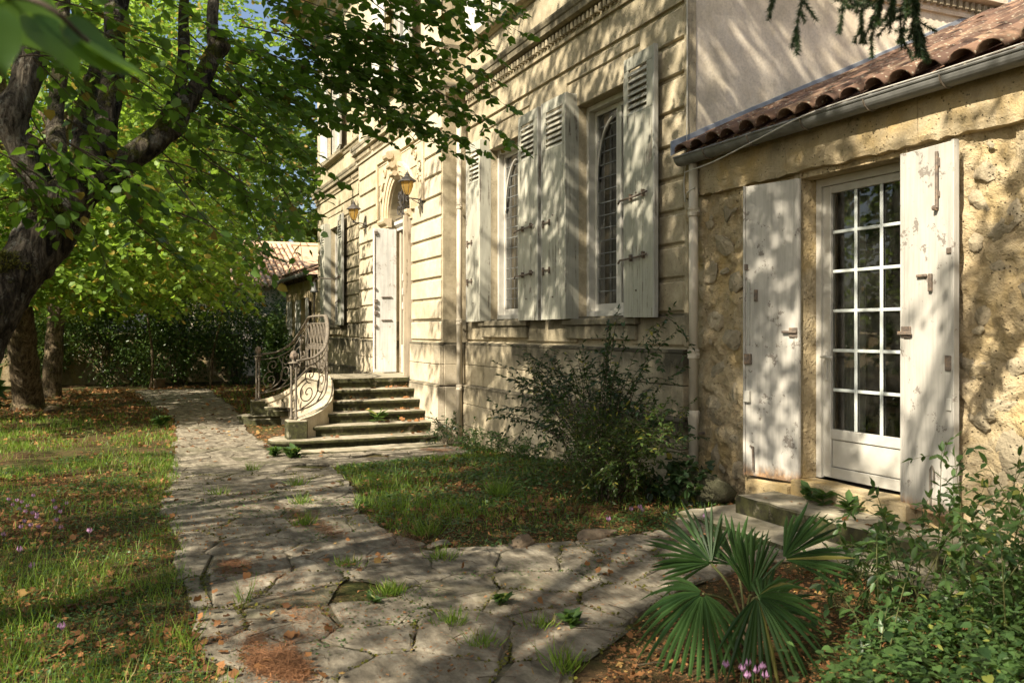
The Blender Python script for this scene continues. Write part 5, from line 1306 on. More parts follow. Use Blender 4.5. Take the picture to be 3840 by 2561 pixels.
# ---- the near lime tree
lime = empty('lime_tree', (-5.1, -6.06, 0), 'old leaning lime tree with mossy forked trunk at the left edge', 'tree')
def lm(o): o.parent = lime; o.matrix_parent_inverse = Matrix.Translation((5.1, 6.06, 0)); return o
R1 = np.random.default_rng(11)
lm(bark_tube([(-5.1, -6.10, -.15), (-5.06, -6.0, .5), (-5.05, -5.81, 1.18), (-5.06, -5.59, 1.67), (-5.10, -5.42, 1.95), (-5.13, -5.30, 2.18), (-5.15, -5.24, 2.33)], [.22, .165, .135, .122, .12, .12, .08], 32, 16, .17, ((.9, .08, .28), (.7, .05, .12)), 3).build('trunk', M['bark'], smooth=True))
LIMB = {'A': ([(-5.13, -5.31, 2.15), (-5.08, -5.01, 2.41), (-5.11, -4.84, 2.57), (-5.17, -4.72, 2.74), (-5.23, -4.62, 2.93), (-5.31, -4.55, 3.1), (-5.35, -4.49, 3.19)], [.085, .070, .062, .056, .053, .056, .038], ((.95, .07, .35), (.42, .05, .35)), 'bark'),
 'A2': ([(-5.31, -4.55, 3.13), (-5.37, -4.55, 3.34), (-5.57, -4.51, 3.75), (-5.87, -4.46, 4.47), (-6.3, -4.5, 5.6), (-6.6, -4.6, 7.0)], [.036, .033, .03, .026, .02, .012], (), 'bark_pale'),
 'B': ([(-5.14, -5.28, 2.15), (-5.14, -5.14, 2.48), (-5.17, -5.1, 2.67), (-5.27, -5.07, 2.95), (-5.43, -5.07, 3.29), (-5.7, -5.06, 3.87), (-6.12, -5.03, 4.81), (-6.6, -5.1, 6.5), (-6.8, -5.2, 8.5)], [.08, .066, .062, .057, .054, .05, .042, .034, .02], ((.12, .05, .25),), 'bark'),
 'B2': ([(-5.18, -5.24, 2.2), (-5.66, -5.23, 2.79), (-5.85, -5.16, 3.08), (-6.04, -5.09, 3.32), (-6.5, -4.9, 4.3)], [.06, .048, .045, .04, .025], ((.5, .1, .25),), 'bark'),
 'C': ([(-5.13, -5.34, 2.1), (-5.12, -5.48, 2.42), (-5.09, -5.54, 2.6), (-5.12, -5.49, 2.76), (-5.17, -5.47, 2.98), (-5.24, -5.5, 3.32), (-5.48, -5.56, 4.2), (-5.6, -5.9, 6.0), (-5.5, -6.3, 8.5)], [.088, .074, .076, .065, .058, .055, .046, .036, .02], ((.28, .05, .25),), 'bark_pale'),
 'D': ([(-5.2, -5.3, 2.2), (-5.96, -5.4, 2.74), (-6.28, -5.39, 3.25), (-6.72, -5.4, 3.96), (-7.15, -5.39, 4.89), (-7.6, -5.8, 6.8)], [.058, .05, .048, .044, .036, .022], (), 'bark_pale'),
 'E': ([(-5.15, -5.50, 2.66), (-5.43, -5.44, 2.97), (-5.66, -5.46, 3.31), (-5.88, -5.46, 3.71), (-6.1, -5.5, 4.8)], [.04, .036, .034, .03, .02], (), 'bark'),
 'Fm': ([(-5.13, -4.84, 2.59), (-5.55, -4.73, 2.91), (-5.86, -4.68, 3.25), (-6.28, -4.64, 3.84), (-6.8, -4.4, 5.0)], [.045, .04, .038, .03, .02], (), 'bark'),
 'G': ([(-5.24, -4.62, 2.90), (-5.34, -4.48, 2.86), (-5.31, -4.40, 2.90)], [.03, .024, .02], (), 'bark')}
for k, (p, r_, kn, mt) in LIMB.items():
    lm(bark_tube(p, r_, 14, 8, .12, kn, ord(k[0])).build('limb', M[mt], smooth=True))
# moss cushions on the fork
ml = Leaves()
for (c, rr, n) in (((-5.07, -5.42, 2.12), .13, 2600), ((-5.05, -5.56, 1.82), .14, 2200), ((-5.04, -5.66, 1.60), .12, 1400), ((-5.08, -5.24, 2.30), .07, 700)):
    u = nrm(R1.normal(0, 1, (n, 3))); u[:, 2] = np.abs(u[:, 2]) * .8; P = np.array(c) + u * rr * R1.uniform(.75, 1.05, (n, 1)) * np.array([1, 1, .8])
    ml.add(P, nrm(u + R1.normal(0, .6, (n, 3))), R1.normal(0, 1, (n, 3)), R1.uniform(.012, .028, n), .008)
mo_ = lm(ml.build('moss', T_NEEDLE, M['moss'])); mo_['kind'] = 'stuff'
L = Leaves(); T = Twigs()
HERO = [((-5.99, -3.72, 3.88), (-6.63, -1.94, 3.93)), ((-6.02, -3.8, 3.67), (-6.66, -2.26, 3.57)), ((-6.26, -3.85, 3.66), (-6.92, -1.87, 3.07)), ((-6.1, -3.97, 3.5), (-6.86, -1.97, 3.37)), ((-6.13, -4.05, 3.32), (-6.89, -2.29, 3.03)), ((-5.96, -4.16, 3.35), (-6.77, -2.52, 2.86)), ((-6.0, -4.24, 3.17), (-6.64, -3.22, 2.92)), ((-5.72, -4.36, 3.42), (-6.5, -2.88, 3.21)), ((-6.17, -3.39, 4.08), (-6.49, -2.38, 3.75)), ((-5.76, -4.19, 3.62), (-6.29, -3.16, 3.37)), ((-6.15, -3.59, 3.38), (-6.74, -2.44, 3.27)), ((-5.65, -4.45, 3.14), (-6.19, -3.67, 2.90)), ((-5.93, -4.08, 3.56), (-6.63, -2.93, 2.98)), ((-5.32, -4.69, 3.32), (-5.86, -3.92, 3.12)), ((-6.09, -3.7, 3.63), (-6.52, -2.7, 3.49)), ((-5.62, -4.37, 3.68), (-6.07, -3.42, 3.57)), ((-5.96, -3.9, 3.95), (-6.36, -2.82, 3.83)), ((-6.29, -3.16, 4.26), (-6.59, -2.1, 4.14)),
 ((-5.01, -4.97, 3.04), (-5.41, -4.39, 2.81)), ((-4.82, -5.04, 2.71), (-5.25, -4.53, 2.43)), ((-5.04, -4.79, 2.6), (-5.41, -4.15, 2.13)), ((-4.95, -4.85, 2.41), (-5.35, -4.25, 2.24)), ((-4.7, -5.27, 2.53), (-4.97, -4.9, 2.27)), ((-4.66, -5.43, 2.44), (-4.94, -5.07, 2.15)), ((-5.22, -4.7, 2.8), (-5.66, -3.96, 2.57)), ((-5.27, -4.58, 2.55), (-5.72, -3.86, 2.38)), ((-4.67, -5.21, 2.97), (-5.0, -4.71, 2.86)), ((-4.61, -5.32, 3.06), (-4.95, -4.85, 3.04)), ((-4.9, -4.98, 3.28), (-5.3, -4.41, 3.16)), ((-5.44, -4.47, 2.81), (-5.97, -3.68, 2.52)), ((-4.57, -5.48, 2.84), (-4.76, -5.16, 2.61)), ((-4.87, -5.16, 2.43), (-5.22, -4.7, 2.14)), ((-5.58, -4.3, 2.7), (-5.69, -4.04, 2.1)), ((-4.68, -5.48, 2.27), (-4.92, -5.27, 2.0)), ((-5.05, -5.08, 2.27), (-5.25, -4.78, 1.95))]
for i, (a, b) in enumerate(HERO):
    far = i < 18
    if far: b = tuple(np.array(b) + (np.array(b) - np.array(a)) * .03 + np.array([0, 0, .09 if i in (5, 6, 7, 11, 12) else .0]))
    frond(L, T, a, b, R1, .06, .074 if far else .068, .30 if far else .22, 14 if far else 8, 7 if far else 4, .5, True, .0045)
    if not far:
        for q in range(2):
            o = R1.normal(0, .16, 3); frond(L, T, np.array(a) + o, np.array(b) + o * 1.1 + R1.normal(0, .1, 3), R1, .05, .066, .24, 6, 4, .55, True, .004)
    if far:
        o = R1.normal(0, .14, 3); frond(L, T, np.array(a) + o - UP * .05, np.array(b) + o * 1.2 - (np.array(b) - np.array(a)) * .22, R1, .05, .07, .28, 10, 6, .5, True, .004)
# unseen crown round the picture; clumps added to shade trunk, facade and annex
def crown(L, T, cen, rad, n, r, leaf, ntw, nl, side, test=None, twig=False, down=.25, jit=.55, lo=.45):
    cen = np.array(cen, float); rad = np.array(rad, float); k = 0; tries = 0
    while k < n and tries < n * 6:
        tries += 1
        u = nrm(r.normal(0, 1, 3)); rr = r.uniform(lo, 1) ** .6; p = cen + u * rad * rr
        d = nrm(u * np.array([1, 1, .45]) + r.normal(0, .35, 3) - UP * down); ln = r.uniform(.8, 1.5) * side * 3
        q = p + d * ln
        if test is not None and test(p, q): continue
        frond(L, T, p - d * ln * .3, q, r, .05, leaf, side, ntw, nl, jit, twig, .008); k += 1
def no_view(p, q):
    return bool(in_view(np.array([p, q, (p + q) / 2, q - UP * .25]), .05).any())
crown(L, None, (-5.5, -6.0, 9.2), (2.5, 2.6, 3.2), 300, R1, .085, 10, 6, .36, no_view)
crown(L, None, (-7.0, -6.6, 7.2), (2.9, 1.8, 1.5), 165, R1, .085, 10, 6, .36, no_view)
crown(L, None, (-3.7, -8.4, 5.6), (1.3, 1.0, 1.0), 26, R1, .085, 10, 6, .36, no_view)
crown(L, None, (-4.7, -6.4, 9.0), (1.7, 1.6, 2.6), 165, R1, .085, 10, 6, .36, no_view)
crown(L, None, (-2.9, -4.7, 6.7), (2.0, 1.4, 1.3), 34, R1, .085, 9, 5, .34, no_view)
crown(L, None, (-8.7, -6.0, 9.0), (2.0, 2.2, 2.4), 62, R1, .085, 10, 6, .36, no_view)
crown(L, None, (-6.2, -4.2, 5.6), (1.6, 1.5, 1.3), 45, R1, .08, 10, 6, .36, no_view)
# a low twig that passes close to the lens
T.add(catmull([(-2.4, -6.3, 2.9), (-1.8, -5.7, 2.25), (-1.34, -5.25, 1.96), (-1.10, -5.10, 1.885), (-1.10, -5.04, 1.845)], 6), .006, .0025)
NL = [((-1.14, -5.13, 1.895), (-.02, .22, -.16), .088), ((-1.12, -5.10, 1.875), (.05, .16, -.22), .085), ((-1.10, -5.07, 1.86), (-.1, .25, -.13), .090), ((-1.11, -5.15, 1.875), (.1, .12, -.30), .085), ((-1.20, -5.20, 1.92), (.1, .03, -.22), .08), ((-1.10, -5.05, 1.845), (-.05, .25, -.10), .080)]
def big_leaf():
    ou = [(0, 0), (.02, .16), (.10, .31), (.24, .40), (.40, .41), (.55, .36), (.70, .27), (.83, .17), (.93, .08), (1.06, 0)]
    pts = []
    for k, (x, y) in enumerate(ou[1:-1]): pts.append((x, y * (1.0 if k % 2 else .955)))
    V = [(0, 0, 0), (1.06, 0, -.12)] + [(x, y, .05 * math.sin(y * 4) - .03 * x + .012 * math.sin(9 * x)) for x, y in pts] + [(x, -y, .04 * math.sin(y * 4) - .03 * x + .012 * math.sin(9 * x + 1)) for x, y in pts]
    m = len(pts); rib = [(x, 0, -.05 * x - .02) for x, y in pts]; V += rib
    F = []
    for sd in (0, 1):
        o_ = 2 + sd * m; r_ = 2 + 2 * m
        for i in range(m - 1): q = (r_ + i, r_ + i + 1, o_ + i + 1, o_ + i); F.append(q if sd == 0 else q[::-1])
        F.append((0, r_, o_) if sd == 0 else (0, o_, r_)); F.append((1, o_ + m - 1, r_ + m - 1) if sd == 0 else (1, r_ + m - 1, o_ + m - 1))
    return np.array(V), F
NB = Leaves()
for p, a, s in NL: NB.add(np.array([p]), np.array(a), np.array([.45, .1, .9]) + R1.normal(0, .3, 3), s)
nb = lm(NB.build('near_leaves', big_leaf(), M['lime_near'])); nb['kind'] = 'stuff'
fo = lm(L.build('foliage', T_HEART, M['lime_near'])); fo['kind'] = 'stuff'
tw = lm(T.build('twigs', M['twig'])); tw['kind'] = 'stuff'
print('near lime leaves', L.count())

# ---- generic deciduous tree
def tree(name, base, height, cen, rad, n, leaf, label, mat, group=None, bark='bark2', tr=.25, ntw=8, nl=6, side=.5, seed=0, tmpl=T_ROUND, test=None, lean=(0, 0), nlimb=7, cat='tree', lo=.45, down=.25, flare=1.35, extra=()):
    r = np.random.default_rng(seed); z0 = float(zg(base[0])) - .05
    root = empty(name, (base[0], base[1], z0), label, cat, group); inv = Matrix.Translation((-base[0], -base[1], -z0))
    def P(o): o.parent = root; o.matrix_parent_inverse = inv; return o
    cen = np.array(cen, float); b = np.array([base[0], base[1], z0]); top = cen + np.array([0, 0, rad[2] * .3])
    P(bark_tube([b - UP * .1, b + UP * .35, b + (top - b) * .25 + np.array([*lean, 0]), b + (top - b) * .55, top], [tr * flare, tr * 1.05, tr * .92, tr * .7, tr * .25], 18, 10, .08, (), seed).build('trunk', M[bark], smooth=True))
    for k in range(nlimb):
        s = b + (top - b) * r.uniform(.30, .75); u = nrm(r.normal(0, 1, 3) * np.array([1, 1, .3]) + UP * .35); e = cen + u * np.array(rad) * .75
        P(bark_tube([s, (s + e) / 2 + UP * .3 + r.normal(0, .2, 3), e], [tr * .38, tr * .22, tr * .06], 8, 6, .08, (), seed + k).build('limb', M[bark], smooth=True))
    L = Leaves(); crown(L, None, cen, rad, n, r, leaf, ntw, nl, side, test, lo=lo, down=down)
    for (c2, r2, n2_) in extra: crown(L, None, c2, r2, n2_, r, leaf, ntw, nl, side, test, lo=lo, down=down)
    c = P(L.build('crown', tmpl, M[mat])); c['kind'] = 'stuff'; print(name, L.count()); return root
def clear_house(p, q):
    # keep the boughs off the facade and leave the gap over the low annex roof open
    if q[1] > -.3 and q[0] > -26: return True
    a, b, z = img(np.array([p, q])); return bool(((a > -.275) & (b > -.02) & (b < .105)).any())
G_ = 'trees round the garden'
tree('lime_tree', (-22.9, -7.1), 10, (-19.5, -7.3, 5.6), (4.6, 3.0, 4.4), 470, .125, 'thick straight-trunked lime tree standing on the sunlit lawn', 'lime_mid', G_, tr=.31, seed=21, test=lambda p, q: clear_house(p, q) or q[2] < 1.75 or (q[0] > -15.2), ntw=9, nl=6, side=.5, nlimb=9, lo=.5, down=.4, extra=(((-17.6, -6.2, 3.3), (2.4, 1.7, 1.5), 140), ((-19.6, -4.7, 3.2), (2.4, 1.0, 1.3), 90), ((-22.3, -3.7, 3.3), (2.0, 1.0, 1.2), 75), ((-20, -7.5, 2.8), (2.6, 1.6, 1.0), 80)))
tree('lime_tree', (-26.9, -6.9), 11, (-27.0, -6.5, 6.5), (4.2, 3.6, 5.2), 330, .15, 'slimmer lime tree close behind the thick lawn trunk', 'lime_mid', G_, tr=.24, seed=22, test=lambda p, q: clear_house(p, q) or q[2] < 1.6, ntw=8, nl=6, side=.6, lo=.5, down=.35)
tree('maple_tree', (-31.5, -3.3), 14, (-30.3, -3.4, 7.4), (3.8, 3.2, 6.2), 520, .15, 'light green tree arching high over the far end of the path', 'lime_mid', G_, tr=.13, seed=23, test=lambda p, q: clear_house(p, q) or q[2] < 1.9, ntw=8, nl=6, side=.55, lo=.4, down=.35)
tree('oak_tree', (-40, -14), 16, (-40, -14, 9.0), (6.0, 6.0, 7.5), 420, .24, 'tall yellow-green tree rising behind the garden wall on the far left', 'lime_mid', G_, tr=.35, seed=24, ntw=7, nl=6, side=.9, tmpl=T_ROUND)
tree('oak_tree', (-46, -19), 17, (-46, -19, 9.5), (7.5, 7.5, 8.5), 400, .32, 'large leafy tree far behind the lawn trunks', 'lime_far', G_, tr=.4, seed=25, ntw=7, nl=6, side=1.1)
tree('maple_tree', (-35.5, -8.2), 13, (-35, -8.0, 7.0), (4.2, 4.0, 5.6), 420, .19, 'golden-green tree standing just behind the garden wall', 'lime_mid', G_, tr=.2, seed=28, ntw=8, nl=6, side=.7, lo=.4)
tree('ash_tree', (-58, 3.0), 16, (-57, 3.2, 8.2), (5.5, 6.5, 7.2), 640, .36, 'bright round-crowned tree rising behind the distant orange roof', 'lime_far', G_, tr=.4, seed=26, ntw=7, nl=6, side=.8, lo=.6)
tree('oak_tree', (-52, -8), 15, (-52, -7.5, 8.5), (6.0, 5.5, 6.5), 240, .26, 'broad green tree behind the far house gable', 'lime_far', G_, tr=.4, seed=27, ntw=7, nl=6, side=1.0)
GR = 'tall trees closing the garden on the left'
for i, (x, y, lb) in enumerate(((-21, -20, 'tall tree beyond the left edge mirrored in the annex door'), (-29, -26, 'tall tree in the far left corner of the garden'), (-13, -24, 'broad tree beyond the left edge opposite the windows'), (-38, -20, 'tall tree at the back of the left lawn'))):
    tree('oak_tree', (x, y), 14, (x, y, 7.2), (4.6, 4.6, 6.2), 170, .30, lb, 'lime_far', GR, tr=.35, seed=40 + i, ntw=6, nl=6, side=1.0, test=no_view if i != 3 else None, nlimb=5)
# unseen trees: right-hand ones added to block blue sky, others shade facade and lawn
for i, (x, y, lb) in enumerate(((9.5, 3.5, 'unseen tall tree added beyond the right end of the annex to block blue sky'), (13, -5.5, 'unseen broad tree added far right of the forecourt to block blue sky'), (10.5, 13, 'unseen tall tree added behind the right end of the annex to block blue sky'))):
    tree('oak_tree', (x, y), 13, (x, y, 6.8), (4.2, 4.2, 5.6), 120, .30, lb, 'lime_far', 'unseen trees added on the right to block blue sky', tr=.35, seed=45 + i, ntw=6, nl=6, side=1.0, test=no_view, nlimb=5)
GS = 'tall trees shading the forecourt'
tree('lime_tree', (.6, -11.2), 14, (-.9, -9.7, 10.9), (3.8, 2.8, 2.5), 84, .10, 'tall lime tree behind the viewer shading the annex', 'lime_far', GS, tr=.28, seed=31, ntw=10, nl=6, side=.40, lo=.15, test=no_view)
tree('lime_tree', (2.6, -13.5), 13, (3.0, -12.4, 8.4), (2.8, 2.6, 3.2), 40, .10, 'lime tree behind the viewer shading the near paving', 'lime_far', GS, tr=.28, seed=32, ntw=10, nl=6, side=.40, lo=.15, test=no_view)
tree('lime_tree', (-3.4, -14.8), 13, (-3.2, -14.2, 8.6), (3.5, 3.1, 3.8), 115, .10, 'lime tree left of the viewer shading the near lawn', 'lime_far', GS, tr=.28, seed=33, ntw=10, nl=6, side=.40, lo=.15, test=no_view)
tree('lime_tree', (-8.6, -14.6), 12, (-7.9, -14.4, 8.2), (2.6, 2.2, 3.2), 52, .10, 'lime tree beyond the left edge shading the middle lawn', 'lime_far', GS, tr=.26, seed=34, ntw=10, nl=6, side=.40, lo=.15, test=no_view)
tree('lime_tree', (-5.6, -11.2), 11, (-4.9, -10.7, 7.6), (2.8, 2.0, 2.6), 120, .10, 'lime tree left of the viewer shading the middle of the path', 'lime_far', GS, tr=.24, seed=36, ntw=10, nl=6, side=.40, lo=.15, test=no_view)

# ---- conifer at the right edge: one drooping bough hangs into the picture
con = empty('cedar_tree', (2.1, -2.6, 0), 'conifer whose drooping needle bough hangs in at the top right', 'tree')
def cn(o): o.parent = con; o.matrix_parent_inverse = Matrix.Translation((-2.1, 2.6, 0)); return o
cn(bark_tube([(2.1, -2.6, -.1), (2.1, -2.6, 2), (2.05, -2.55, 6), (2.0, -2.5, 12)], [.30, .24, .18, .04], 16, 8, .08, (), 5).build('trunk', M['bark2'], smooth=True))
T = Twigs(); NL_ = Leaves(); RC = np.random.default_rng(5)
def needles(p0, p1, r, n, ln=.026, wd=.0030):
    p0 = np.asarray(p0, float); p1 = np.asarray(p1, float); u = r.random((n, 1)); pos = p0 + (p1 - p0) * u; ax = nrm(p1 - p0)
    rd = nrm(np.cross(ax, r.normal(0, 1, (n, 3)))); NL_.add(pos, nrm(rd + ax * .75 + r.normal(0, .15, (n, 3))), r.normal(0, 1, (n, 3)), ln * r.uniform(.7, 1.15, n), wd)
def conifer_twig(p0, p1, r, subs=5):
    p0 = np.asarray(p0, float); p1 = np.asarray(p1, float); mid = (p0 + p1) / 2 + UP * .03 * np.linalg.norm(p1 - p0) + r.normal(0, .01, 3)
    T.add(np.array([p0, mid, p1]), .0045, .0015); Ln = np.linalg.norm(p1 - p0)
    needles(p0, mid, r, int(1100 * Ln)); needles(mid, p1, r, int(1100 * Ln))
    for k in range(subs):
        b = p0 + (p1 - p0) * r.uniform(.1, .95); d = nrm((p1 - p0) / Ln * .8 + r.normal(0, .6, 3) - UP * .35); e = b + d * r.uniform(.05, .13)
        T.add(np.array([b, (b + e) / 2, e]), .002, .001); needles(b, e, r, int(2200 * np.linalg.norm(e - b)))
bough = catmull([(1.9, -2.55, 4.6), (.2, -2.2, 4.1), (-1.4, -1.95, 3.75), (-2.5, -1.85, 3.42), (-3.0, -1.72, 3.16), (-3.16, -1.46, 2.93)], 8)
cn(bark_tube([(1.9, -2.55, 4.6), (.2, -2.2, 4.1), (-1.4, -1.95, 3.75), (-2.5, -1.85, 3.42), (-3.0, -1.72, 3.16)], [.06, .045, .03, .018, .006], 8, 6, .06, (), 9).build('bough', M['bark2'], smooth=True))
b2 = catmull([(-1.9, -1.95, 3.62), (-2.6, -2.2, 3.36), (-3.05, -2.28, 3.14)], 8); T.add(b2, .012, .003)
for (p, q, sb) in (((-3.08, -2.33, 3.15), (-3.20, -2.33, 2.93), 5), ((-3.0, -2.27, 3.15), (-3.16, -2.22, 2.84), 6), ((-3.02, -2.0, 3.16), (-3.14, -1.97, 2.90), 6), ((-3.03, -1.92, 3.17), (-3.10, -1.88, 2.90), 5), ((-3.03, -1.80, 3.17), (-3.09, -1.83, 2.87), 6), ((-3.02, -1.74, 3.16), (-3.08, -1.72, 2.92), 6),
                   ((-3.02, -1.66, 3.13), (-3.10, -1.62, 2.86), 6), ((-2.98, -1.74, 3.18), (-3.16, -1.42, 2.92), 10), ((-3.05, -1.58, 3.05), (-3.10, -1.52, 2.85), 5), ((-2.9, -1.85, 3.24), (-3.06, -1.95, 2.98), 6), ((-2.85, -1.75, 3.25), (-3.05, -1.66, 3.02), 7), ((-3.0, -1.83, 3.12), (-3.12, -1.80, 2.96), 6), ((-2.95, -1.65, 3.15), (-3.08, -1.56, 2.97), 7), ((-2.9, -2.05, 3.22), (-3.05, -2.08, 3.0), 5), ((-3.1, -1.52, 3.0), (-3.2, -1.36, 2.88), 8)):
    conifer_twig(p, q, RC, sb)
o = cn(NL_.build('needles', T_NEEDLE, M['conifer'])); o['kind'] = 'stuff'
o = cn(T.build('twigs', M['twig'])); o['kind'] = 'stuff'
CL = Leaves()
for k in range(46):                       # upper boughs, out of the picture
    z = RC.uniform(4.8, 11.5); a_ = RC.uniform(0, 6.28); Ln = (13 - z) * .36
    e = np.array([2.05 + math.cos(a_) * Ln, -2.55 + math.sin(a_) * Ln, z - .25 * Ln]); s = np.array([2.05, -2.55, z])
    if e[1] > -.2 and z < 6: continue
    if no_view(s, e): continue
    n = 420; u = RC.random((n, 1)) ** .7; sd = nrm(np.cross(e - s, UP)); P_ = s + (e - s) * u + sd * RC.normal(0, .22, (n, 1)) * u * Ln * .6 - UP * RC.random((n, 1)) * .25
    CL.add(P_, nrm(nrm(e - s) + RC.normal(0, .7, (n, 3)) - UP * .4), RC.normal(0, 1, (n, 3)), RC.uniform(.10, .2, n), .035)
o = cn(CL.build('boughs', T_NEEDLE, M['cedar'])); o['kind'] = 'stuff'

# ---- hedge shrubs along the far wall
def bush(name, c, rad, n, leaf, mat, label, group=None, seed=0, stems=6, cat='shrub', tmpl=T_OVAL, nc=60, spread=.16, loz=.0):
    r = np.random.default_rng(seed); z0 = float(zg(c[0])); root = empty(name, (c[0], c[1], z0), label, cat, group); inv = Matrix.Translation((-c[0], -c[1], -z0))
    L = Leaves(); rad = np.array(rad, float); cen = np.array([c[0], c[1], z0 + rad[2] * .95])
    u = nrm(r.normal(0, 1, (nc, 3))); rr = r.uniform(.45, 1.02, (nc, 1)); cc = cen + u * rad * rr * (1 + .25 * r.normal(0, 1, (nc, 1)) * .6)
    k = r.integers(0, nc, n); P_ = cc[k] + r.normal(0, 1, (n, 3)) * rad * spread; ok = P_[:, 2] > z0 + loz; P_ = P_[ok]; uu = u[k][ok]
    L.add(P_, nrm(uu * .5 + r.normal(0, .6, P_.shape) - UP * .1), nrm(uu * .6 + UP * .8 + r.normal(0, .5, P_.shape)), leaf * r.uniform(.6, 1.2, len(P_)))
    o = L.build('foliage', tmpl, M[mat]); o['kind'] = 'stuff'; o.parent = root; o.matrix_parent_inverse = inv
    for j in range(stems):
        e = cc[int(r.integers(nc))]; b = np.array([c[0] + r.normal(0, .12), c[1] + r.normal(0, .12), z0 - .05])
        o = bark_tube([b, b * .4 + e * .6 + np.array([0, 0, .2]), e], [.022, .016, .006], 6, 5, .06, (), seed + j).build('stem', M['twig'], smooth=True); o.parent = root; o.matrix_parent_inverse = inv
    return root
GH = 'dark shrubs along the garden wall'
HS = [(-31.2, -1.6, 1.5, 1.3, 1.75, 'dense dark shrub beside the left annex corner'), (-30.6, -3.6, 1.3, 1.3, 1.9, 'tall dark shrub behind the far end of the path'), (-31.4, -5.6, 1.3, 1.5, 1.8, 'dark leafy shrub in the middle of the wall hedge'),
      (-31.8, -8.0, 1.2, 1.2, 1.5, 'dark shrub against the wall right of the lawn trunks'), (-30.9, -10.4, 1.1, 1.4, 1.2, 'low dark shrub behind the lawn trunks'), (-28.2, -.75, 1.0, .45, 1.2, 'spindly shrub in front of the left annex shutters'), (-34.2, -5.0, 1.8, 4.5, 3.0, 'tall evergreen mass rising above the garden wall'), (-33.5, .6, 1.4, 1.2, 2.0, 'dark evergreen beyond the annex end wall'), (-35.5, -13, 2.2, 5.5, 3.2, 'tall evergreen screen behind the left part of the wall')]
for i, (x, y, a_, b_2, h_, lb) in enumerate(HS): bush('shrub', (x, y), (a_, b_2, h_), 7500 if h_ < 2.2 else 16000, .12, 'hedge', lb, GH, 50 + i, 5, nc=70, spread=.13)
bush('yucca', (-23.8, -8.6), (.5, .5, .45), 260, .5, 'weed', 'spiky blue-green clump left of the lawn trunk', None, 66, 0, nc=8, spread=.25)
for i, (x, y, h_) in enumerate(((-29.6, -4.35, 2.6), (-29.9, -7.2, 2.2), (-29.3, -2.6, 2.5))):
    z0 = float(zg(x)); root = empty('sapling', (x, y, z0), ['thin pale-stemmed sapling standing in front of the wall hedge', 'slanting bare-stemmed sapling near the wall', 'thin sapling at the right end of the wall hedge'][i], 'tree', 'saplings by the hedge'); inv = Matrix.Translation((-x, -y, -z0)); r = np.random.default_rng(80 + i)
    e = np.array([x + r.normal(0, .2), y + r.normal(0, .35), z0 + h_]); o = bark_tube([(x, y, z0 - .05), (x + .03, y + .05, z0 + h_ * .4), e], [.05, .042, .02], 8, 6, .06).build('trunk', M['bark2'], smooth=True); o.parent = root; o.matrix_parent_inverse = inv
    L = Leaves(); crown(L, None, e, (.7, .7, .5), 22, r, .09, 6, 5, .25); o = L.build('crown', T_OVAL, M['shrub_y']); o['kind'] = 'stuff'; o.parent = root; o.matrix_parent_inverse = inv

# ---- shrubs against the facade
def stem_shrub(name, base, tips, leaf, mat, label, seed, gap=.05, arch=.25, cat='shrub', tmpl=T_LEAF, side=2, stem='twig', r0=.006, sub=3, droop=.15, pair=True):
    r = np.random.default_rng(seed); z0 = float(zg(base[0])); root = empty(name, (base[0], base[1], z0), label, cat); inv = Matrix.Translation((-base[0], -base[1], -z0)); L = Leaves(); T = Twigs()
    def leaves(path):
        seg = np.linalg.norm(np.diff(path, axis=0), axis=1); ln = seg.sum(); n = max(3, int(ln / gap)); s = np.linspace(.22, 1, n) * ln; cum = np.concatenate([[0], np.cumsum(seg)])
        P_ = np.stack([np.interp(s, cum, path[:, i]) for i in range(3)], 1); tg = nrm(np.gradient(P_, axis=0))
        sd = nrm(np.cross(tg, UP) + r.normal(0, .25, P_.shape))
        for sg in (1, -1):
            ax = nrm(sd * sg + tg * .55 + r.normal(0, .28, P_.shape) - UP * .25); L.add(P_, ax, UP * .9 + r.normal(0, .45, P_.shape), leaf * r.uniform(.55, 1.15, n))
        L.add(P_[-1:], tg[-1:], UP + r.normal(0, .3, 3), leaf)
    for tp in tips:
        b = np.array([base[0] + r.normal(0, .07), base[1] + r.normal(0, .05), z0 - .02]); tp = np.asarray(tp, float); Ln = np.linalg.norm(tp - b)
        path = catmull([b, b + (tp - b) * .4 + UP * arch * Ln * .6, b + (tp - b) * .75 + UP * arch * Ln * .45, tp], 5); T.add(path, r0, r0 * .3); leaves(path[5:])
        for k in range(sub):
            i = int(r.integers(5, len(path) - 2)); d = nrm(path[i + 1] - path[i] + r.normal(0, .55, 3)); e = path[i] + d * r.uniform(.18, .42) * min(1, Ln); pp = catmull([path[i], (path[i] + e) / 2 + UP * .03, e - UP * droop * .2], 4); T.add(pp, r0 * .5, r0 * .25); leaves(pp)
    for m_, nm, tm in ((mat, 'foliage', tmpl),):
        o = L.build(nm, tm, M[m_]); o['kind'] = 'stuff'; o.parent = root; o.matrix_parent_inverse = inv
    o = T.build('stems', M[stem]); o['kind'] = 'stuff'; o.parent = root; o.matrix_parent_inverse = inv
    return root
RS = np.random.default_rng(91)
tips = []
for k in range(44):
    a_ = RS.uniform(-1.25, 1.15); ln = RS.uniform(.95, 1.75); tips.append((-7.55 + math.sin(a_) * ln * 1.35 - .25, -.72 + RS.uniform(-.45, .22), max(.22, math.cos(a_) * ln * .88)))
tips += [(-9.9, -.55, .95), (-9.6, -.6, 1.05), (-9.2, -.7, .72), (-9.5, -.8, .45), (-8.8, -.5, 1.25), (-6.65, -.45, 1.55), (-6.9, -.35, 1.75), (-6.5, -.5, 1.2), (-7.9, -.35, 1.75), (-8.2, -.3, 1.6)]
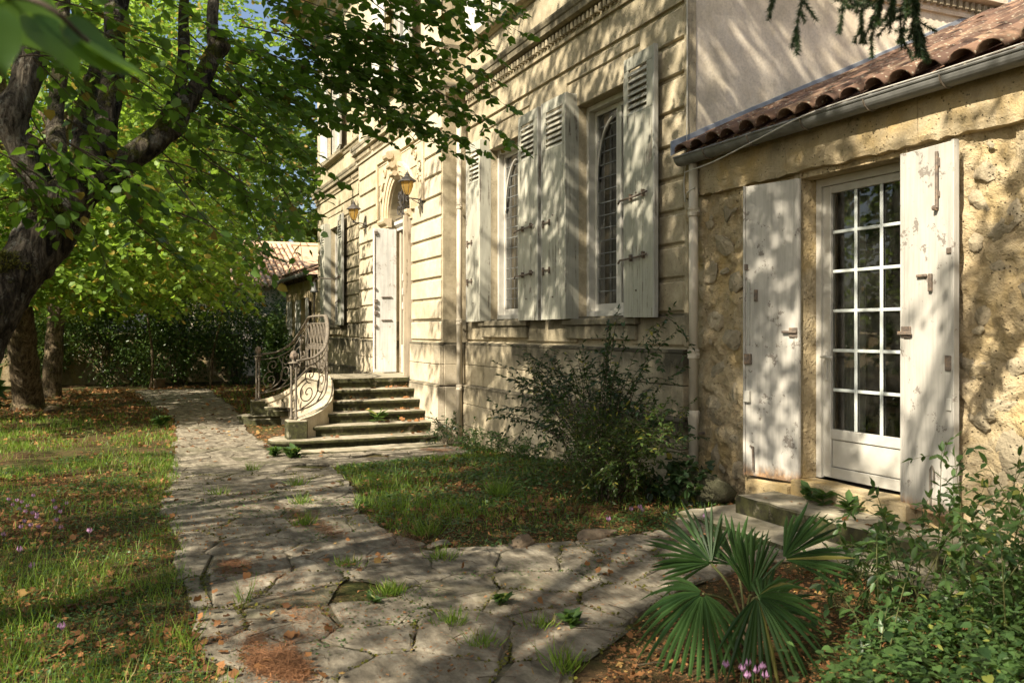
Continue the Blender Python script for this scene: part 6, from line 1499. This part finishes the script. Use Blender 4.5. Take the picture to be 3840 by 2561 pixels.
stem_shrub('shrub', (-7.6, -.72), tips, .062, 'shrub', 'loose arching dark shrub growing against the villa plinth', 92, .048, .18, sub=4)
tips = [(-6.85 + RS.normal(0, .42), -1.10 + RS.normal(0, .26), RS.uniform(.15, .95)) for k in range(70)]
stem_shrub('privet', (-6.85, -1.08), tips, .045, 'shrub_y', 'dense yellow-green rounded bush in front of the arching shrub', 93, .034, .12, sub=5, r0=.004)
tips = [(-6.55 + RS.normal(0, .2), -.55 + RS.normal(0, .14), RS.uniform(.1, .42)) for k in range(26)]
stem_shrub('ivy_patch', (-6.55, -.55), tips, .075, 'shrub', 'low broad-leaved ivy at the foot of the annex downpipe', 94, .06, .1, cat='plant', tmpl=T_HEART, sub=2, r0=.003)
tips = [(-13.05 + RS.normal(0, .15), -.55 + RS.normal(0, .2), -.27 + RS.uniform(.1, .5)) for k in range(18)]
stem_shrub('fern_clump', (-13.0, -.5), tips, .06, 'shrub', 'small dark leafy clump at the corner of the door bay', 95, .05, .1, cat='plant', sub=2, r0=.003)
tips = [(x, -.35 + RS.normal(0, .12), -.2 + RS.uniform(.08, .35)) for x in np.linspace(-12.7, -9.8, 36)]
for j, (x0_, x1_) in enumerate(((-12.7, -11.3), (-11.3, -9.6))):
    tt = [(RS.uniform(x0_, x1_), -.38 + RS.normal(0, .14), float(zg((x0_ + x1_) / 2)) + RS.uniform(.08, .36)) for k in range(22)]
    stem_shrub('weed_clump', ((x0_ + x1_) / 2, -.36), tt, .055, 'weed', ['leafy weeds at the wall foot nearer the steps', 'leafy weeds at the wall foot left of the shrub'][j], 96 + j, .05, .1, cat='plant', sub=3, r0=.003)

# ---- fan palm
palm = empty('fan_palm', (-3.45, -2.26, 0), 'young fan palm with stiff pleated leaves beside the paving', 'palm')
def pm(o): o.parent = palm; o.matrix_parent_inverse = Matrix.Translation((3.45, 2.26, 0)); return o
RP = np.random.default_rng(61)
pm(bark_tube([(-3.45, -2.26, -.05), (-3.45, -2.26, .06), (-3.44, -2.27, .14)], [.05, .045, .02], 10, 5, .2).build('stem', M['bark2'], smooth=True))
def fan(hub, axis, nrmv, R, spread, nseg, droop=.1, label=None):
    hub = np.array(hub, float); ax = nrm(np.array(axis, float)); n = nrm(np.array(nrmv, float)); n = nrm(n - ax * (n @ ax)); sd = np.cross(n, ax)
    mb = MB(); cutf = .30; R *= .89
    for k in range(nseg):
        a_ = -spread / 2 + spread * (k + .5) / nseg; d = nrm(ax * math.cos(a_) + sd * math.sin(a_) + n * RP.normal(0, .10)); w = spread / nseg
        e = np.cross(n, d); Rl = R * (1 - .22 * abs(a_ / (spread / 2)) ** 2) * RP.uniform(.93, 1.04); fold = .010
        dl = -UP * (droop + RP.uniform(0, .22))
        P0 = hub + d * .012
        def at_(u, s, up): 
            q = hub + d * Rl * u + dl * Rl * u ** 2.2
            return q + e * s + n * up
        ws = lambda u: min(Rl * u * math.tan(w / 2), .0105) * (1 if u < .55 else max(0, 1 - ((u - .55) / .45) ** 1.8)) + .0008
        us = [.05, cutf * .5, cutf, .6, .82, 1.0]; vs = []
        for u in us: vs += [at_(u, -ws(u), 0), at_(u, 0, fold * min(1, ws(u) / .01) * .8), at_(u, ws(u), 0)]
        fs = []
        for i in range(len(us) - 1): b = 3 * i; fs += [(b, b + 1, b + 4, b + 3), (b + 1, b + 2, b + 5, b + 4)]
        mb.add(vs, fs)
    me = mb.mesh('fan_leaf'); at = me.attributes.new('rnd', 'FLOAT', 'FACE'); at.data.foreach_set('value', np.repeat(RP.random(nseg), 10).astype(np.float32))
    o = pm(link('fan_leaf', me, M['palm']))
    pb = MB(); pts = catmull([(-3.45, -2.26, .08), (np.array([-3.45, -2.26, .1]) + hub) / 2 + UP * .04, hub], 5); pb.tube([tuple(p) for p in pts], .006, 6); pm(pb.build('petiole', M['stem_green']))
    return o
toc = -FW
fan((-3.56, -2.38, .38), (-.55 * RT + .62 * UP + .2 * FW), toc + UP * .7 + RT * .3, 0.414, 2.6, 24, .05)
fan((-3.40, -2.27, .26), (UP * 1.0 + .08 * RT + .15 * FW), toc * 1.0 + UP * .2, 0.378, 1.2, 16, .0)
fan((-3.36, -2.11, .42), (.80 * RT + .45 * UP + .1 * FW), toc * .8 + UP * .6, 0.414, 1.8, 19, .06)
fan((-3.31, -2.61, .33), (-.35 * RT - .40 * UP - .15 * FW), toc + UP * .6 - RT * .3, 0.378, 3.6, 24, .45)
fan((-3.17, -2.42, .33), (.35 * RT - .35 * UP - .2 * FW), toc * .9 + UP * .7, 0.387, 3.4, 24, .36)
fan((-3.60, -2.20, .34), (-.2 * RT + .7 * UP + .6 * FW), toc + UP * .3, 0.396, 2.2, 18, .05)
fan((-3.30, -2.28, .22), (.5 * RT + .25 * UP + .2 * FW), toc + UP * .8, 0.342, 2.4, 19, .15)

# ---- thicket in the right foreground
und = Leaves(); RU = np.random.default_rng(71)
def thick(n, f, hmax, leaf, L):
    k = 0
    while k < n:
        x = RU.uniform(-4.2, -1.3); y = RU.uniform(-3.4, -.62)
        if not f(x, y): continue
        h_ = hmax(x, y) * RU.uniform(.25, 1); m = int(5 + h_ * 16); z = np.linspace(.05, h_, m); ln = RU.normal(0, .16, 2)
        P_ = np.stack([x + ln[0] * z, y + ln[1] * z, z], 1); a_ = np.arange(m) * 2.4 + RU.uniform(0, 6); ax = np.stack([np.cos(a_), np.sin(a_), RU.uniform(-.5, .15, m)], 1)
        L.add(P_, ax, UP + RU.normal(0, .35, (m, 3)), leaf * RU.uniform(.5, 1.15, m) * (1.1 - .4 * z / max(h_, .1))); k += 1
def zone(x, y):
    return x > np.interp(y, [-3.4, -2.9, -2.4, -1.9, -1.4, -.6], [-1.9, -2.3, -2.8, -3.12, -3.32, -3.4])
zone2 = lambda x, y: zone(x, y) and not ((x + 3.45) ** 2 + (y + 2.35) ** 2 < .12)
hm = lambda x, y: (.20 + .26 * np.clip((x + 3.4) / 1.2, 0, 1) + .16 * np.clip((y + 2.0) / 1.2, 0, 1)) * (.5 + n2(x * 1.7, y * 1.7, 1.3, 2)[0])
thick(460, zone2, hm, .062, und); un2 = Leaves(); thick(860, zone2, hm, .060, un2)
o = un2.build('undergrowth', T_LEAF, M['weed']); tag(o, kind='stuff')
o = und.build('undergrowth', T_HEART, M['weed']); tag(o, kind='stuff')
WD = [(-3.55, -.98, .80), (-3.62, -.70, .95), (-3.40, -1.15, .85), (-3.25, -.75, 1.15), (-3.10, -1.10, .95), (-2.98, -.70, 1.05), (-3.95, -.98, .50), (-3.25, -1.5, .65), (-2.85, -1.4, .8), (-2.75, -1.0, 1.0), (-3.62, -1.45, .45), (-2.95, -1.9, .55)]
lab = ['tallest weed in front of the door shutter', 'tall weed against the right annex shutter', 'leafy weed below the right annex shutter', 'tall weed before the rubble wall at the right edge', 'weed with broad leaves in the right thicket', 'weed at the right edge in front of the wall', 'weed sprouting in front of the doorstep end', 'mid-height weed behind the fan palm', 'bushy weed in the right foreground thicket', 'weed at the far right of the thicket', 'short weed by the lower doorstep', 'short weed at the front of the thicket']
for i, (x, y, h_) in enumerate(WD):
    r = np.random.default_rng(200 + i); tt = [(x + r.normal(0, .22), y + r.normal(0, .15), h_ * r.uniform(.4, .92)) for k in range(4)]
    stem_shrub('weed_plant', (x, y), tt, .068, 'weed', lab[i], 210 + i, .050, .12, cat='plant', tmpl=T_LEAF, sub=3, stem='stem_green', r0=.004)
# ------------------------------------------------------------------ grass, litter, flowers, stones
RG = np.random.default_rng(301)
pathpoly = PATH
def scatter(n, x0, x1, y0, y1, dens, zref=4.0, pw=1.5):
    x = RG.uniform(x0, x1, n); y = RG.uniform(y0, y1, n); P_ = np.stack([x, y, zg(x)], 1)
    _, _, z = img(P_); ok = in_view(P_, .10) & (RG.random(n) < np.minimum(1, (zref / z) ** pw) * dens(x, y)); return P_[ok], z[ok]
def on_path(x, y):
    x = np.atleast_1d(np.asarray(x, float)); y = np.atleast_1d(np.asarray(y, float)); y = y + (n2(x + 13, y, 2.6, 2) - .5) * .34; x = x + (n2(x, y + 31, 2.6, 2) - .5) * .25
    i = np.clip(((np.asarray(x) + 30) / .04).astype(int), 0, PMASK.shape[0] - 1); j = ((np.asarray(y) + 5.6) / .04).astype(int)
    ok = (j >= 0) & (j < PMASK.shape[1]); return PMASK[i, np.clip(j, 0, PMASK.shape[1] - 1)] & ok
# clear of steps, slabs and walls
def blocked(x, y):
    b = (y > -.12) & (x > -26)
    b |= (x > -18.2) & (x < -12.7) & (y > -3.0 + .25 * np.abs(x + 15.6) * 0) & (y > -2.95) & ~((np.abs(x + 15.6) < 1.6) & (y < -2.15))
    b |= (x > -6.1) & (x < -3.2) & (y > -.92)
    return b
grass = Leaves(); dry = Leaves()
def gnoise(x, y): return n2(x, y, .9, 3)
def lawn_d(x, y):
    d = np.where(on_path(x, y) | blocked(x, y), 0, 1.0); n = gnoise(x, y); n3 = n2(x + 40, y, 3.1, 2)
    band = np.interp(x, [-26, -21, -18.5, -12, -9.2, -8.2, -6.6, -4], [.12, .15, .9, 1.0, .45, .25, .75, .8])
    return d * np.clip((n - .34) * 3.6, .06, 1) * band * np.clip((n3 - .25) * 2.5, .15, 1) * (y < -3.9)
def isl_d(x, y):
    d = np.where(on_path(x, y) | blocked(x, y), 0, 1.0); n = gnoise(x + 9, y)
    e = (np.clip(1.5 - np.abs(y + 2.75) / .45, 0, 1) * (x < -6.6) + .7 * np.clip((-9.4 - x) / 1.2, 0, 1) + .2 * (n > .52) + .06) * np.clip((n - .28) * 3.5, .15, 1)
    return d * np.clip(e, 0, 1) * (y > -3.4) * (x < -5.5)
for (nn, box, fn, hgt) in ((560000, (-24, -2.6, -8.2, -4.2), lawn_d, (.035, .125)), (90000, (-13, -5.5, -3.4, -.1), isl_d, (.04, .125)), (30000, (-30, -18.3, -2.75, -.1), lambda x, y: .35 * np.where(on_path(x, y) | blocked(x, y), 0, 1.0), (.05, .14))):
    P_, z = scatter(nn, *box, fn); n = len(P_); h_ = RG.uniform(*hgt, n) * (.55 + .9 * n2(P_[:, 0] * 2, P_[:, 1] * 2, 1.3, 2)) * np.where(RG.random(n) < .06, 1.6, 1)
    ax = np.stack([RG.normal(0, .35, n), RG.normal(0, .35, n), np.ones(n)], 1); nv = np.stack([RG.normal(0, 1, n), RG.normal(0, 1, n), RG.normal(0, .3, n)], 1)
    grass.add(P_ - UP * .012, ax, nv, h_, .0042 * np.maximum(1, z / 5) ** .85)
o = grass.build('grass', T_BLADE, M['grass']); tag(o, kind='stuff'); print('grass', grass.count())
# small ground-cover leaves among the grass
gc = Leaves()
P_, z = scatter(150000, -14, -2.6, -8, -4.4, lambda x, y: np.where(on_path(x, y), 0, 1) * np.clip((n2(x + 3, y + 8, 1.7, 3) - .36) * 4, 0, 1) * .8, 3.8, 1.6); n = len(P_)
gc.add(P_ + UP * RG.uniform(.0, .04, (n, 1)), RG.normal(0, 1, (n, 3)) * np.array([1, 1, .2]), UP + RG.normal(0, .35, (n, 3)), RG.uniform(.010, .024, n) * np.maximum(1, z / 6))
P_, z = scatter(110000, -13, -5.5, -3.4, -.1, lambda x, y: np.where(on_path(x, y) | blocked(x, y), 0, 1) * np.clip((n2(x + 3, y + 8, 1.7, 3) - .33) * 4, .1, 1), 4.5, 1.4); n = len(P_)
gc.add(P_ + UP * RG.uniform(.0, .05, (n, 1)), RG.normal(0, 1, (n, 3)) * np.array([1, 1, .2]), UP + RG.normal(0, .35, (n, 3)), RG.uniform(.012, .030, n) * np.maximum(1, z / 6))
P_, z = scatter(60000, -9, -2.4, -4.9, -.6, lambda x, y: on_path(x, y) * np.clip((n2(x + 21, y + 5, 1.5, 3) - .56) * 7, 0, 1), 3.8, 1.2); n = len(P_)
gc.add(P_ + UP * .026, RG.normal(0, 1, (n, 3)) * np.array([1, 1, .2]), UP + RG.normal(0, .3, (n, 3)), RG.uniform(.008, .018, n) * np.maximum(1, z / 6))
jm = Leaves()
for (a_, b_2) in JL:
    if a_[0] < -11: continue
    l_ = np.linalg.norm(b_2 - a_); m = int(l_ * 90); u = RG.random((m, 1)); q = a_ + (b_2 - a_) * u + RG.normal(0, .012, (m, 2)); k_ = n2(q[:, 0] + 7, q[:, 1] + 3, 1.1, 3) + .08 * RG.normal(0, 1, m) > .53; q = q[k_]
    if len(q): jm.add(np.stack([q[:, 0], q[:, 1], zg(q[:, 0]) + .014 + RG.uniform(0, .010, len(q))], 1), RG.normal(0, 1, (len(q), 3)) * np.array([1, 1, .4]), UP + RG.normal(0, .5, (len(q), 3)), RG.uniform(.008, .022, len(q)))
oj = jm.build('joint_moss', T_ROUND, M['moss']); tag(oj, kind='stuff')
o = gc.build('ground_cover', T_ROUND, M['weed']); tag(o, kind='stuff'); print('cover', gc.count())
# fallen leaves
lit = Leaves()
def lit_add(n, box, fn, s=(.025, .060), lift=.0, zr=4.2, pw=1.3):
    P_, z = scatter(n, *box, fn, zr, pw); n = len(P_)
    lit.add(P_ + UP * (RG.uniform(.006, .03, (n, 1)) + lift), RG.normal(0, 1, (n, 3)) * np.array([1, 1, .25]), UP + RG.normal(0, .45, (n, 3)), RG.uniform(*s, n) * np.maximum(1, z / 9) ** .6)
lit_add(90000, (-30, -2.6, -8.5, -4.2), lambda x, y: np.where(on_path(x, y) | blocked(x, y), 0, 1) * np.interp(x, [-27, -20, -18, -12, -9.6, -8.4, -6.8, -4], [.9, .9, .30, .28, .55, .75, .33, .30]) * np.clip((n2(x + 60, y, 1.1, 3) - .30) * 3.5, .12, 1))
lit_add(26000, (-30, -13.2, -4.3, -.1), lambda x, y: np.where(blocked(x, y), 0, 1) * np.where(on_path(x, y), .10 + .25 * (n2(x, y, 1.5) > .55), .95))
lit_add(22000, (-13, -5.4, -3.4, -.1), lambda x, y: np.where(on_path(x, y) | blocked(x, y), 0, 1) * np.clip((n2(x + 11, y + 2, 1.2, 3) - .38) * 3, .12, 1) * np.interp(x, [-12, -8, -6.5], [.25, .5, 1]))
lit_add(9000, (-13, -2.3, -4.9, -.6), lambda x, y: on_path(x, y) * (.02 + .5 * np.clip((n2(x + 31, y + 2, 1.3, 3) - .58) * 8, 0, 1)), (.025, .06), .02)
lit_add(14000, (-4.6, -1.6, -4.4, -.6), lambda x, y: np.where(on_path(x, y) | (y > -.9), .0, .28) * np.clip((n2(x + 5, y, 2.2, 3) - .34) * 4, .1, 1), (.018, .045))
deb = Leaves()
for (nn, box, fn) in ((130000, (-12, -2.6, -8, -4.3), lambda x, y: np.where(on_path(x, y), 0, 1) * np.clip((n2(x + 60, y, 1.1, 3) - .26) * 3, .2, 1)), (70000, (-13, -5.4, -3.4, -.1), lambda x, y: np.where(on_path(x, y) | blocked(x, y), 0, 1) * .8), (60000, (-9, -2.3, -4.9, -.6), lambda x, y: on_path(x, y) * np.clip((n2(x + 31, y + 2, 1.0, 3) - .48) * 3, .03, 1)), (50000, (-4.6, -1.6, -4.4, -.9), lambda x, y: np.where(on_path(x, y), 0, .5))):
    P_, z = scatter(nn, *box, fn, 4.0, 1.5); n = len(P_)
    deb.add(P_ + UP * (np.where(on_path(P_[:, 0], P_[:, 1]), .024, .004) + RG.uniform(0, .012, n))[:, None], RG.normal(0, 1, (n, 3)) * np.array([1, 1, .3]), UP + RG.normal(0, .5, (n, 3)), RG.uniform(.008, .030, n) * np.maximum(1, z / 6))
od = deb.build('leaf_debris', T_OVAL, M['litter']); tag(od, kind='stuff'); print('debris', deb.count())
o = lit.build('fallen_leaves', T_MAPLE, M['litter']); tag(o, kind='stuff'); print('litter', lit.count())
sl = Leaves(); n = 70
for k in range(5):
    m = 16; x = RG.uniform(FX[k] - .30, FX[k] - .02, m); y = RG.uniform(-2.3 + .1 * k, YW - .05, m); y = np.where(RG.random(m) < .5, RG.uniform(YW - .5, YW - .05, m), y)
    sl.add(np.stack([x, y, np.full(m, -.27 + RISE * (k + 1) + .012)], 1), RG.normal(0, 1, (m, 3)) * np.array([1, 1, .2]), UP + RG.normal(0, .5, (m, 3)), RG.uniform(.05, .10, m))
m = 26; sl.add(np.stack([RG.uniform(-5.6, -3.6, m), RG.uniform(-.5, -.1, m), np.full(m, .215)], 1), RG.normal(0, 1, (m, 3)) * np.array([1, 1, .2]), UP + RG.normal(0, .5, (m, 3)), RG.uniform(.02, .05, m))
o = sl.build('leaves_on_steps', T_MAPLE, M['litter']); tag(o, kind='stuff')
# reddish drifts of fallen conifer needles
nd = Leaves()
for (x, y, a_, b_2, n) in ((-4.0, -4.36, .34, .13, 4500), (-5.84, -4.42, .30, .14, 1100), (-4.42, -4.49, .22, .10, 500), (-7.26, -3.71, .40, .14, 1000), (-6.6, -3.6, .35, .10, 700), (-4.6, -4.15, .3, .2, 500), (-12.3, -.75, .5, .25, 1400), (-6.0, -3.2, .5, .3, 700), (-4.2, -3.3, .9, .8, 900), (-5.3, -4.0, 1.2, .5, 900), (-3.1, -3.2, .5, .5, 1200), (-5.2, -1.3, .8, .5, 700), (-6.3, -1.5, .6, .4, 1600), (-8.6, -3.9, 1.5, .5, 700)):
    q = RG.normal(0, .30, (n, 2)); cl = RG.normal(0, .55, (9, 2)); q = (q + cl[RG.integers(0, 9, n)]) * np.array([a_, b_2]) * .8; X = x + q[:, 0]; Y = y + q[:, 1]
    nd.add(np.stack([X, Y, zg(X) + .024 + RG.uniform(0, .030, n) * (n > 1500)], 1), RG.normal(0, 1, (n, 3)) * np.array([1, 1, .12]), UP + RG.normal(0, .3, (n, 3)), RG.uniform(.03, .065, n), .0030)
o = nd.build('fallen_needles', T_NEEDLE, M['needle']); tag(o, kind='stuff')
# fallen twigs on the paving
tg_ = Twigs()
for k in range(60):
    x = RG.uniform(-10, -2.8); y = RG.uniform(-5.2, -2.6); a_ = RG.uniform(0, 3.14); l_ = RG.uniform(.06, .28); p = np.array([x, y, float(zg(x)) + .035]); d = np.array([math.cos(a_), math.sin(a_), 0])
    tg_.add(np.array([p, p + d * l_ * .5 + np.array([0, .01, .006]), p + d * l_]), .0028, .0015)
o = tg_.build('fallen_twigs', M['twig']); tag(o, kind='stuff')

# tufts and weeds growing in the paving joints
def tuft(x, y, h_, n, label, mat='grass', kind='blade', z=None, spread=.06, name='grass_tuft', cat='plant'):
    z0 = float(zg(x)) if z is None else z; L = Leaves(); u = RG.normal(0, spread, (n, 2)); P_ = np.stack([u[:, 0], u[:, 1], np.zeros(n)], 1)
    if kind == 'blade':
        ax = np.stack([u[:, 0] * 7 + RG.normal(0, .35, n), u[:, 1] * 7 + RG.normal(0, .35, n), np.ones(n)], 1)
        L.add(P_, ax, RG.normal(0, 1, (n, 3)) * np.array([1, 1, .3]), h_ * RG.uniform(.4, 1.1, n), .0055); t_ = T_BLADE
    else:
        a_ = RG.uniform(0, 6.28, n); ax = np.stack([np.cos(a_), np.sin(a_), RG.uniform(.05, .9, n)], 1); P_ = P_ * .4 + UP * RG.uniform(0, h_ * .5, (n, 1))
        L.add(P_, ax, UP + RG.normal(0, .3, (n, 3)), h_ * RG.uniform(.4, .8, n)); t_ = T_LEAF if kind == 'oval' else T_ROUND
    o = link(name, L.mesh(name, t_), M[mat], None, loc=(x, y, z0)); return tag(o, label, cat)
TF = [(-4.92, -3.61, .09, 170, 'mossy green tuft in the middle of the near paving', 'grass', 'blade', .11), (-4.26, -3.47, .12, 70, 'dark grass tuft in the paving right of the mossy tuft', 'grass', 'blade', .05), (-4.01, -2.92, .12, 34, 'bright green broad-leaved weed in the paving joint', 'weed', 'oval', .03),
      (-4.05, -3.08, .10, 60, 'yellowish tuft beside the bright broad-leaved weed', 'grass', 'blade', .05), (-3.91, -3.45, .11, 70, 'small green tuft near the front of the paving', 'grass', 'blade', .035), (-5.06, -4.41, .20, 26, 'tall thin grass blades at the left edge of the paving', 'grass', 'blade', .03),
      (-4.47, -4.76, .26, 14, 'single tall grass shoot where lawn meets paving', 'grass', 'blade', .02), (-7.5, -1.87, .24, 150, 'bright sunlit grass tuft in the small lawn island', 'grass', 'blade', .07), (-6.23, -2.97, .16, 130, 'grass tuft on the near edge of the lawn island', 'grass', 'blade', .09),
      (-17.7, -4.43, .28, 60, 'pale upright weed on the far lawn beside the path', 'weed', 'oval', .10), (-3.51, -3.21, .14, 90, 'grass tuft at the front right end of the paving', 'grass', 'blade', .05), (-4.45, -3.12, .10, 40, 'low green weed in the shaded paving joint', 'weed', 'oval', .04), (-4.75, -3.75, .09, 30, 'flat weed left of the dark grass tuft', 'weed', 'oval', .05),
      (-6.9, -3.75, .14, 90, 'grass tuft on the left middle of the paving', 'grass', 'blade', .09), (-7.9, -3.6, .12, 90, 'low grass patch across the paving joint', 'grass', 'blade', .12), (-9.2, -3.4, .14, 90, 'grass tuft on the path before the lawn island', 'grass', 'blade', .10), (-11.2, -3.6, .14, 80, 'grass tuft in the path facing the steps', 'grass', 'blade', .10), (-12.4, -2.9, .24, 60, 'leafy weed at the left foot of the steps', 'weed', 'oval', .12), (-12.7, -3.1, .2, 50, 'weed under the right newel pedestal', 'weed', 'oval', .10), (-5.6, -3.7, .08, 120, 'moss and grass strip in the near paving', 'grass', 'blade', .12), (-8.9, -4.2, .13, 60, 'grass tuft near the left edge of the path', 'grass', 'blade', .07), (-5.5, -3.1, .12, 90, 'grass tuft where the island meets the paving', 'grass', 'blade', .08)]
for (x, y, h_, n, lb, mt, kd, sp) in TF: tuft(x, y, h_, n, lb, mt, kd, float(zg(x)) + .012, min(sp, .04))
tuft(-13.75, -1.35, .30, 18, 'small weed sprouting on a lower front step', 'weed', 'oval', .056, .03, 'weed_plant')
tuft(-13.9, -.95, .14, 14, 'tiny weed on the right of the front steps', 'weed', 'oval', .056, .03, 'weed_plant')
for i, (x, y) in enumerate(((-5.28, -.20), (-5.14, -.20), (-4.86, -.22))):
    tuft(x, y, .17, 26, ['leafy rosette on the doorstep, leftmost of three', 'leafy rosette on the doorstep, middle of three', 'leafy rosette on the doorstep, rightmost of three'][i], 'weed', 'oval', .205, .012, 'rosette_plant')
# cyclamens
cy = MB(); 
for k in range(5):
    a_ = k * 1.2566; c_, s_ = math.cos(a_), math.sin(a_)
    cy.add([(.004 * c_, .004 * s_, 0), (.016 * c_ - .007 * s_, .016 * s_ + .007 * c_, .016), (.012 * c_, .012 * s_, .036), (.016 * c_ + .007 * s_, .016 * s_ - .007 * c_, .016)], [(0, 1, 2, 3)])
cyme = cy.mesh('petals'); at = cyme.attributes.new('rnd', 'FLOAT', 'FACE'); at.data.foreach_set('value', np.array([.2, .4, .6, .8, .9], np.float32)); cyme.materials.append(M['petal'])
st = MB(); st.tube([(0, 0, -.09), (.004, 0, -.04), (0, 0, .002)], .0016, 5); stme = st.mesh('stalk'); stme.materials.append(M['stem_green'])
def cyclamen(x, y, label, group, s=1.0):
    r = empty('cyclamen', (x, y, float(zg(x)) + .085 * s), label, 'flower', group, RG.uniform(0, 6)); r.scale = (s, s, s); link('petals', cyme, None, r); link('stalk', stme, None, r)
CY = [(-9.03, -5.98), (-8.9, -5.9), (-8.75, -5.85), (-8.6, -5.9), (-8.45, -5.78), (-8.3, -5.82), (-8.12, -5.76), (-8.0, -5.70), (-7.9, -5.66), (-7.75, -5.65), (-7.6, -5.72), (-7.39, -5.66), (-7.3, -5.60), (-7.35, -5.72), (-7.2, -5.45), (-8.45, -5.48), (-8.2, -5.55), (-7.95, -5.5), (-8.7, -5.6), (-9.2, -5.8), (-7.1, -5.8), (-7.55, -5.5)]
for x, y in CY: cyclamen(x, y, 'pink cyclamen in the drift of flowers at the left lawn edge', 'pink cyclamens in the left lawn', .95)
for (x, y, lb) in ((-6.48, -5.64, 'lone pink cyclamen nearer the viewer below the drift'), (-6.0, -5.53, 'pink cyclamen in the near left grass'), (-4.71, -5.29, 'pale cyclamen among broad leaves at the bottom left'), (-6.9, -5.25, 'pink cyclamen closest to the paving on the left lawn')): cyclamen(x, y, lb, None, 1.1)
for (x, y) in ((-6.0, -1.35), (-5.95, -1.28), (-6.05, -1.24), (-5.75, -1.7), (-5.55, -.98)): cyclamen(x, y, 'pink cyclamen near the rocks before the annex steps', 'cyclamens by the rocks', 1.1)
for (x, y) in ((-3.02, -2.62), (-2.98, -2.58), (-3.06, -2.56), (-2.95, -2.65), (-3.0, -2.53), (-2.92, -2.58), (-3.08, -2.66)): cyclamen(x, y, 'pink cyclamen in the small bunch at the bottom right', 'cyclamen bunch at the bottom right', .95)
# stones
def rock(x, y, z, sx, sy, sz, mat, label, seed, name='rock', rot=0):
    me = rock_mesh(1.0, seed=seed, sub=4, amp=.30); me.materials.append(M[mat]); o = link(name, me, None, None, loc=(x, y, float(zg(x)) + z), rot=(.1, -.05, rot), scl=(sx, sy, sz)); me.polygons.foreach_set('use_smooth', [True] * len(me.polygons)); return tag(o, label, 'rock')
rock(-5.66, -2.46, .0, .10, .14, .09, 'rock', 'reddish angular rock on the edge of the lawn island', 401, rot=.4)
rock(-5.68, -1.86, .0, .12, .20, .08, 'rock', 'flat brown rock in front of the round bush', 403, rot=.2)
rock(-6.45, -.38, .08, .30, .26, .24, 'mossrock', 'dark mossy boulder at the foot of the annex downpipe', 407, 'boulder', .5)
rock(-5.9, -3.0, .01, .05, .09, .035, 'flag', 'small pale stone on the island edge by the paving', 409)
rock(-22.2, -6.55, .03, .32, .22, .12, 'rock', 'low stones at the foot of the thick lawn trunk', 411)
pt = MB(); pt.lathe([(.13, 0), (.17, .02), (.19, .24), (.22, .26), (.21, .30), (.16, .30), (.14, .22)], 14, (-29.9, -4.1, float(zg(-29.9)))); tag(pt.build('stone_pot', M['rock'], smooth=True), 'small stone pot at the far end of the path', 'pot')
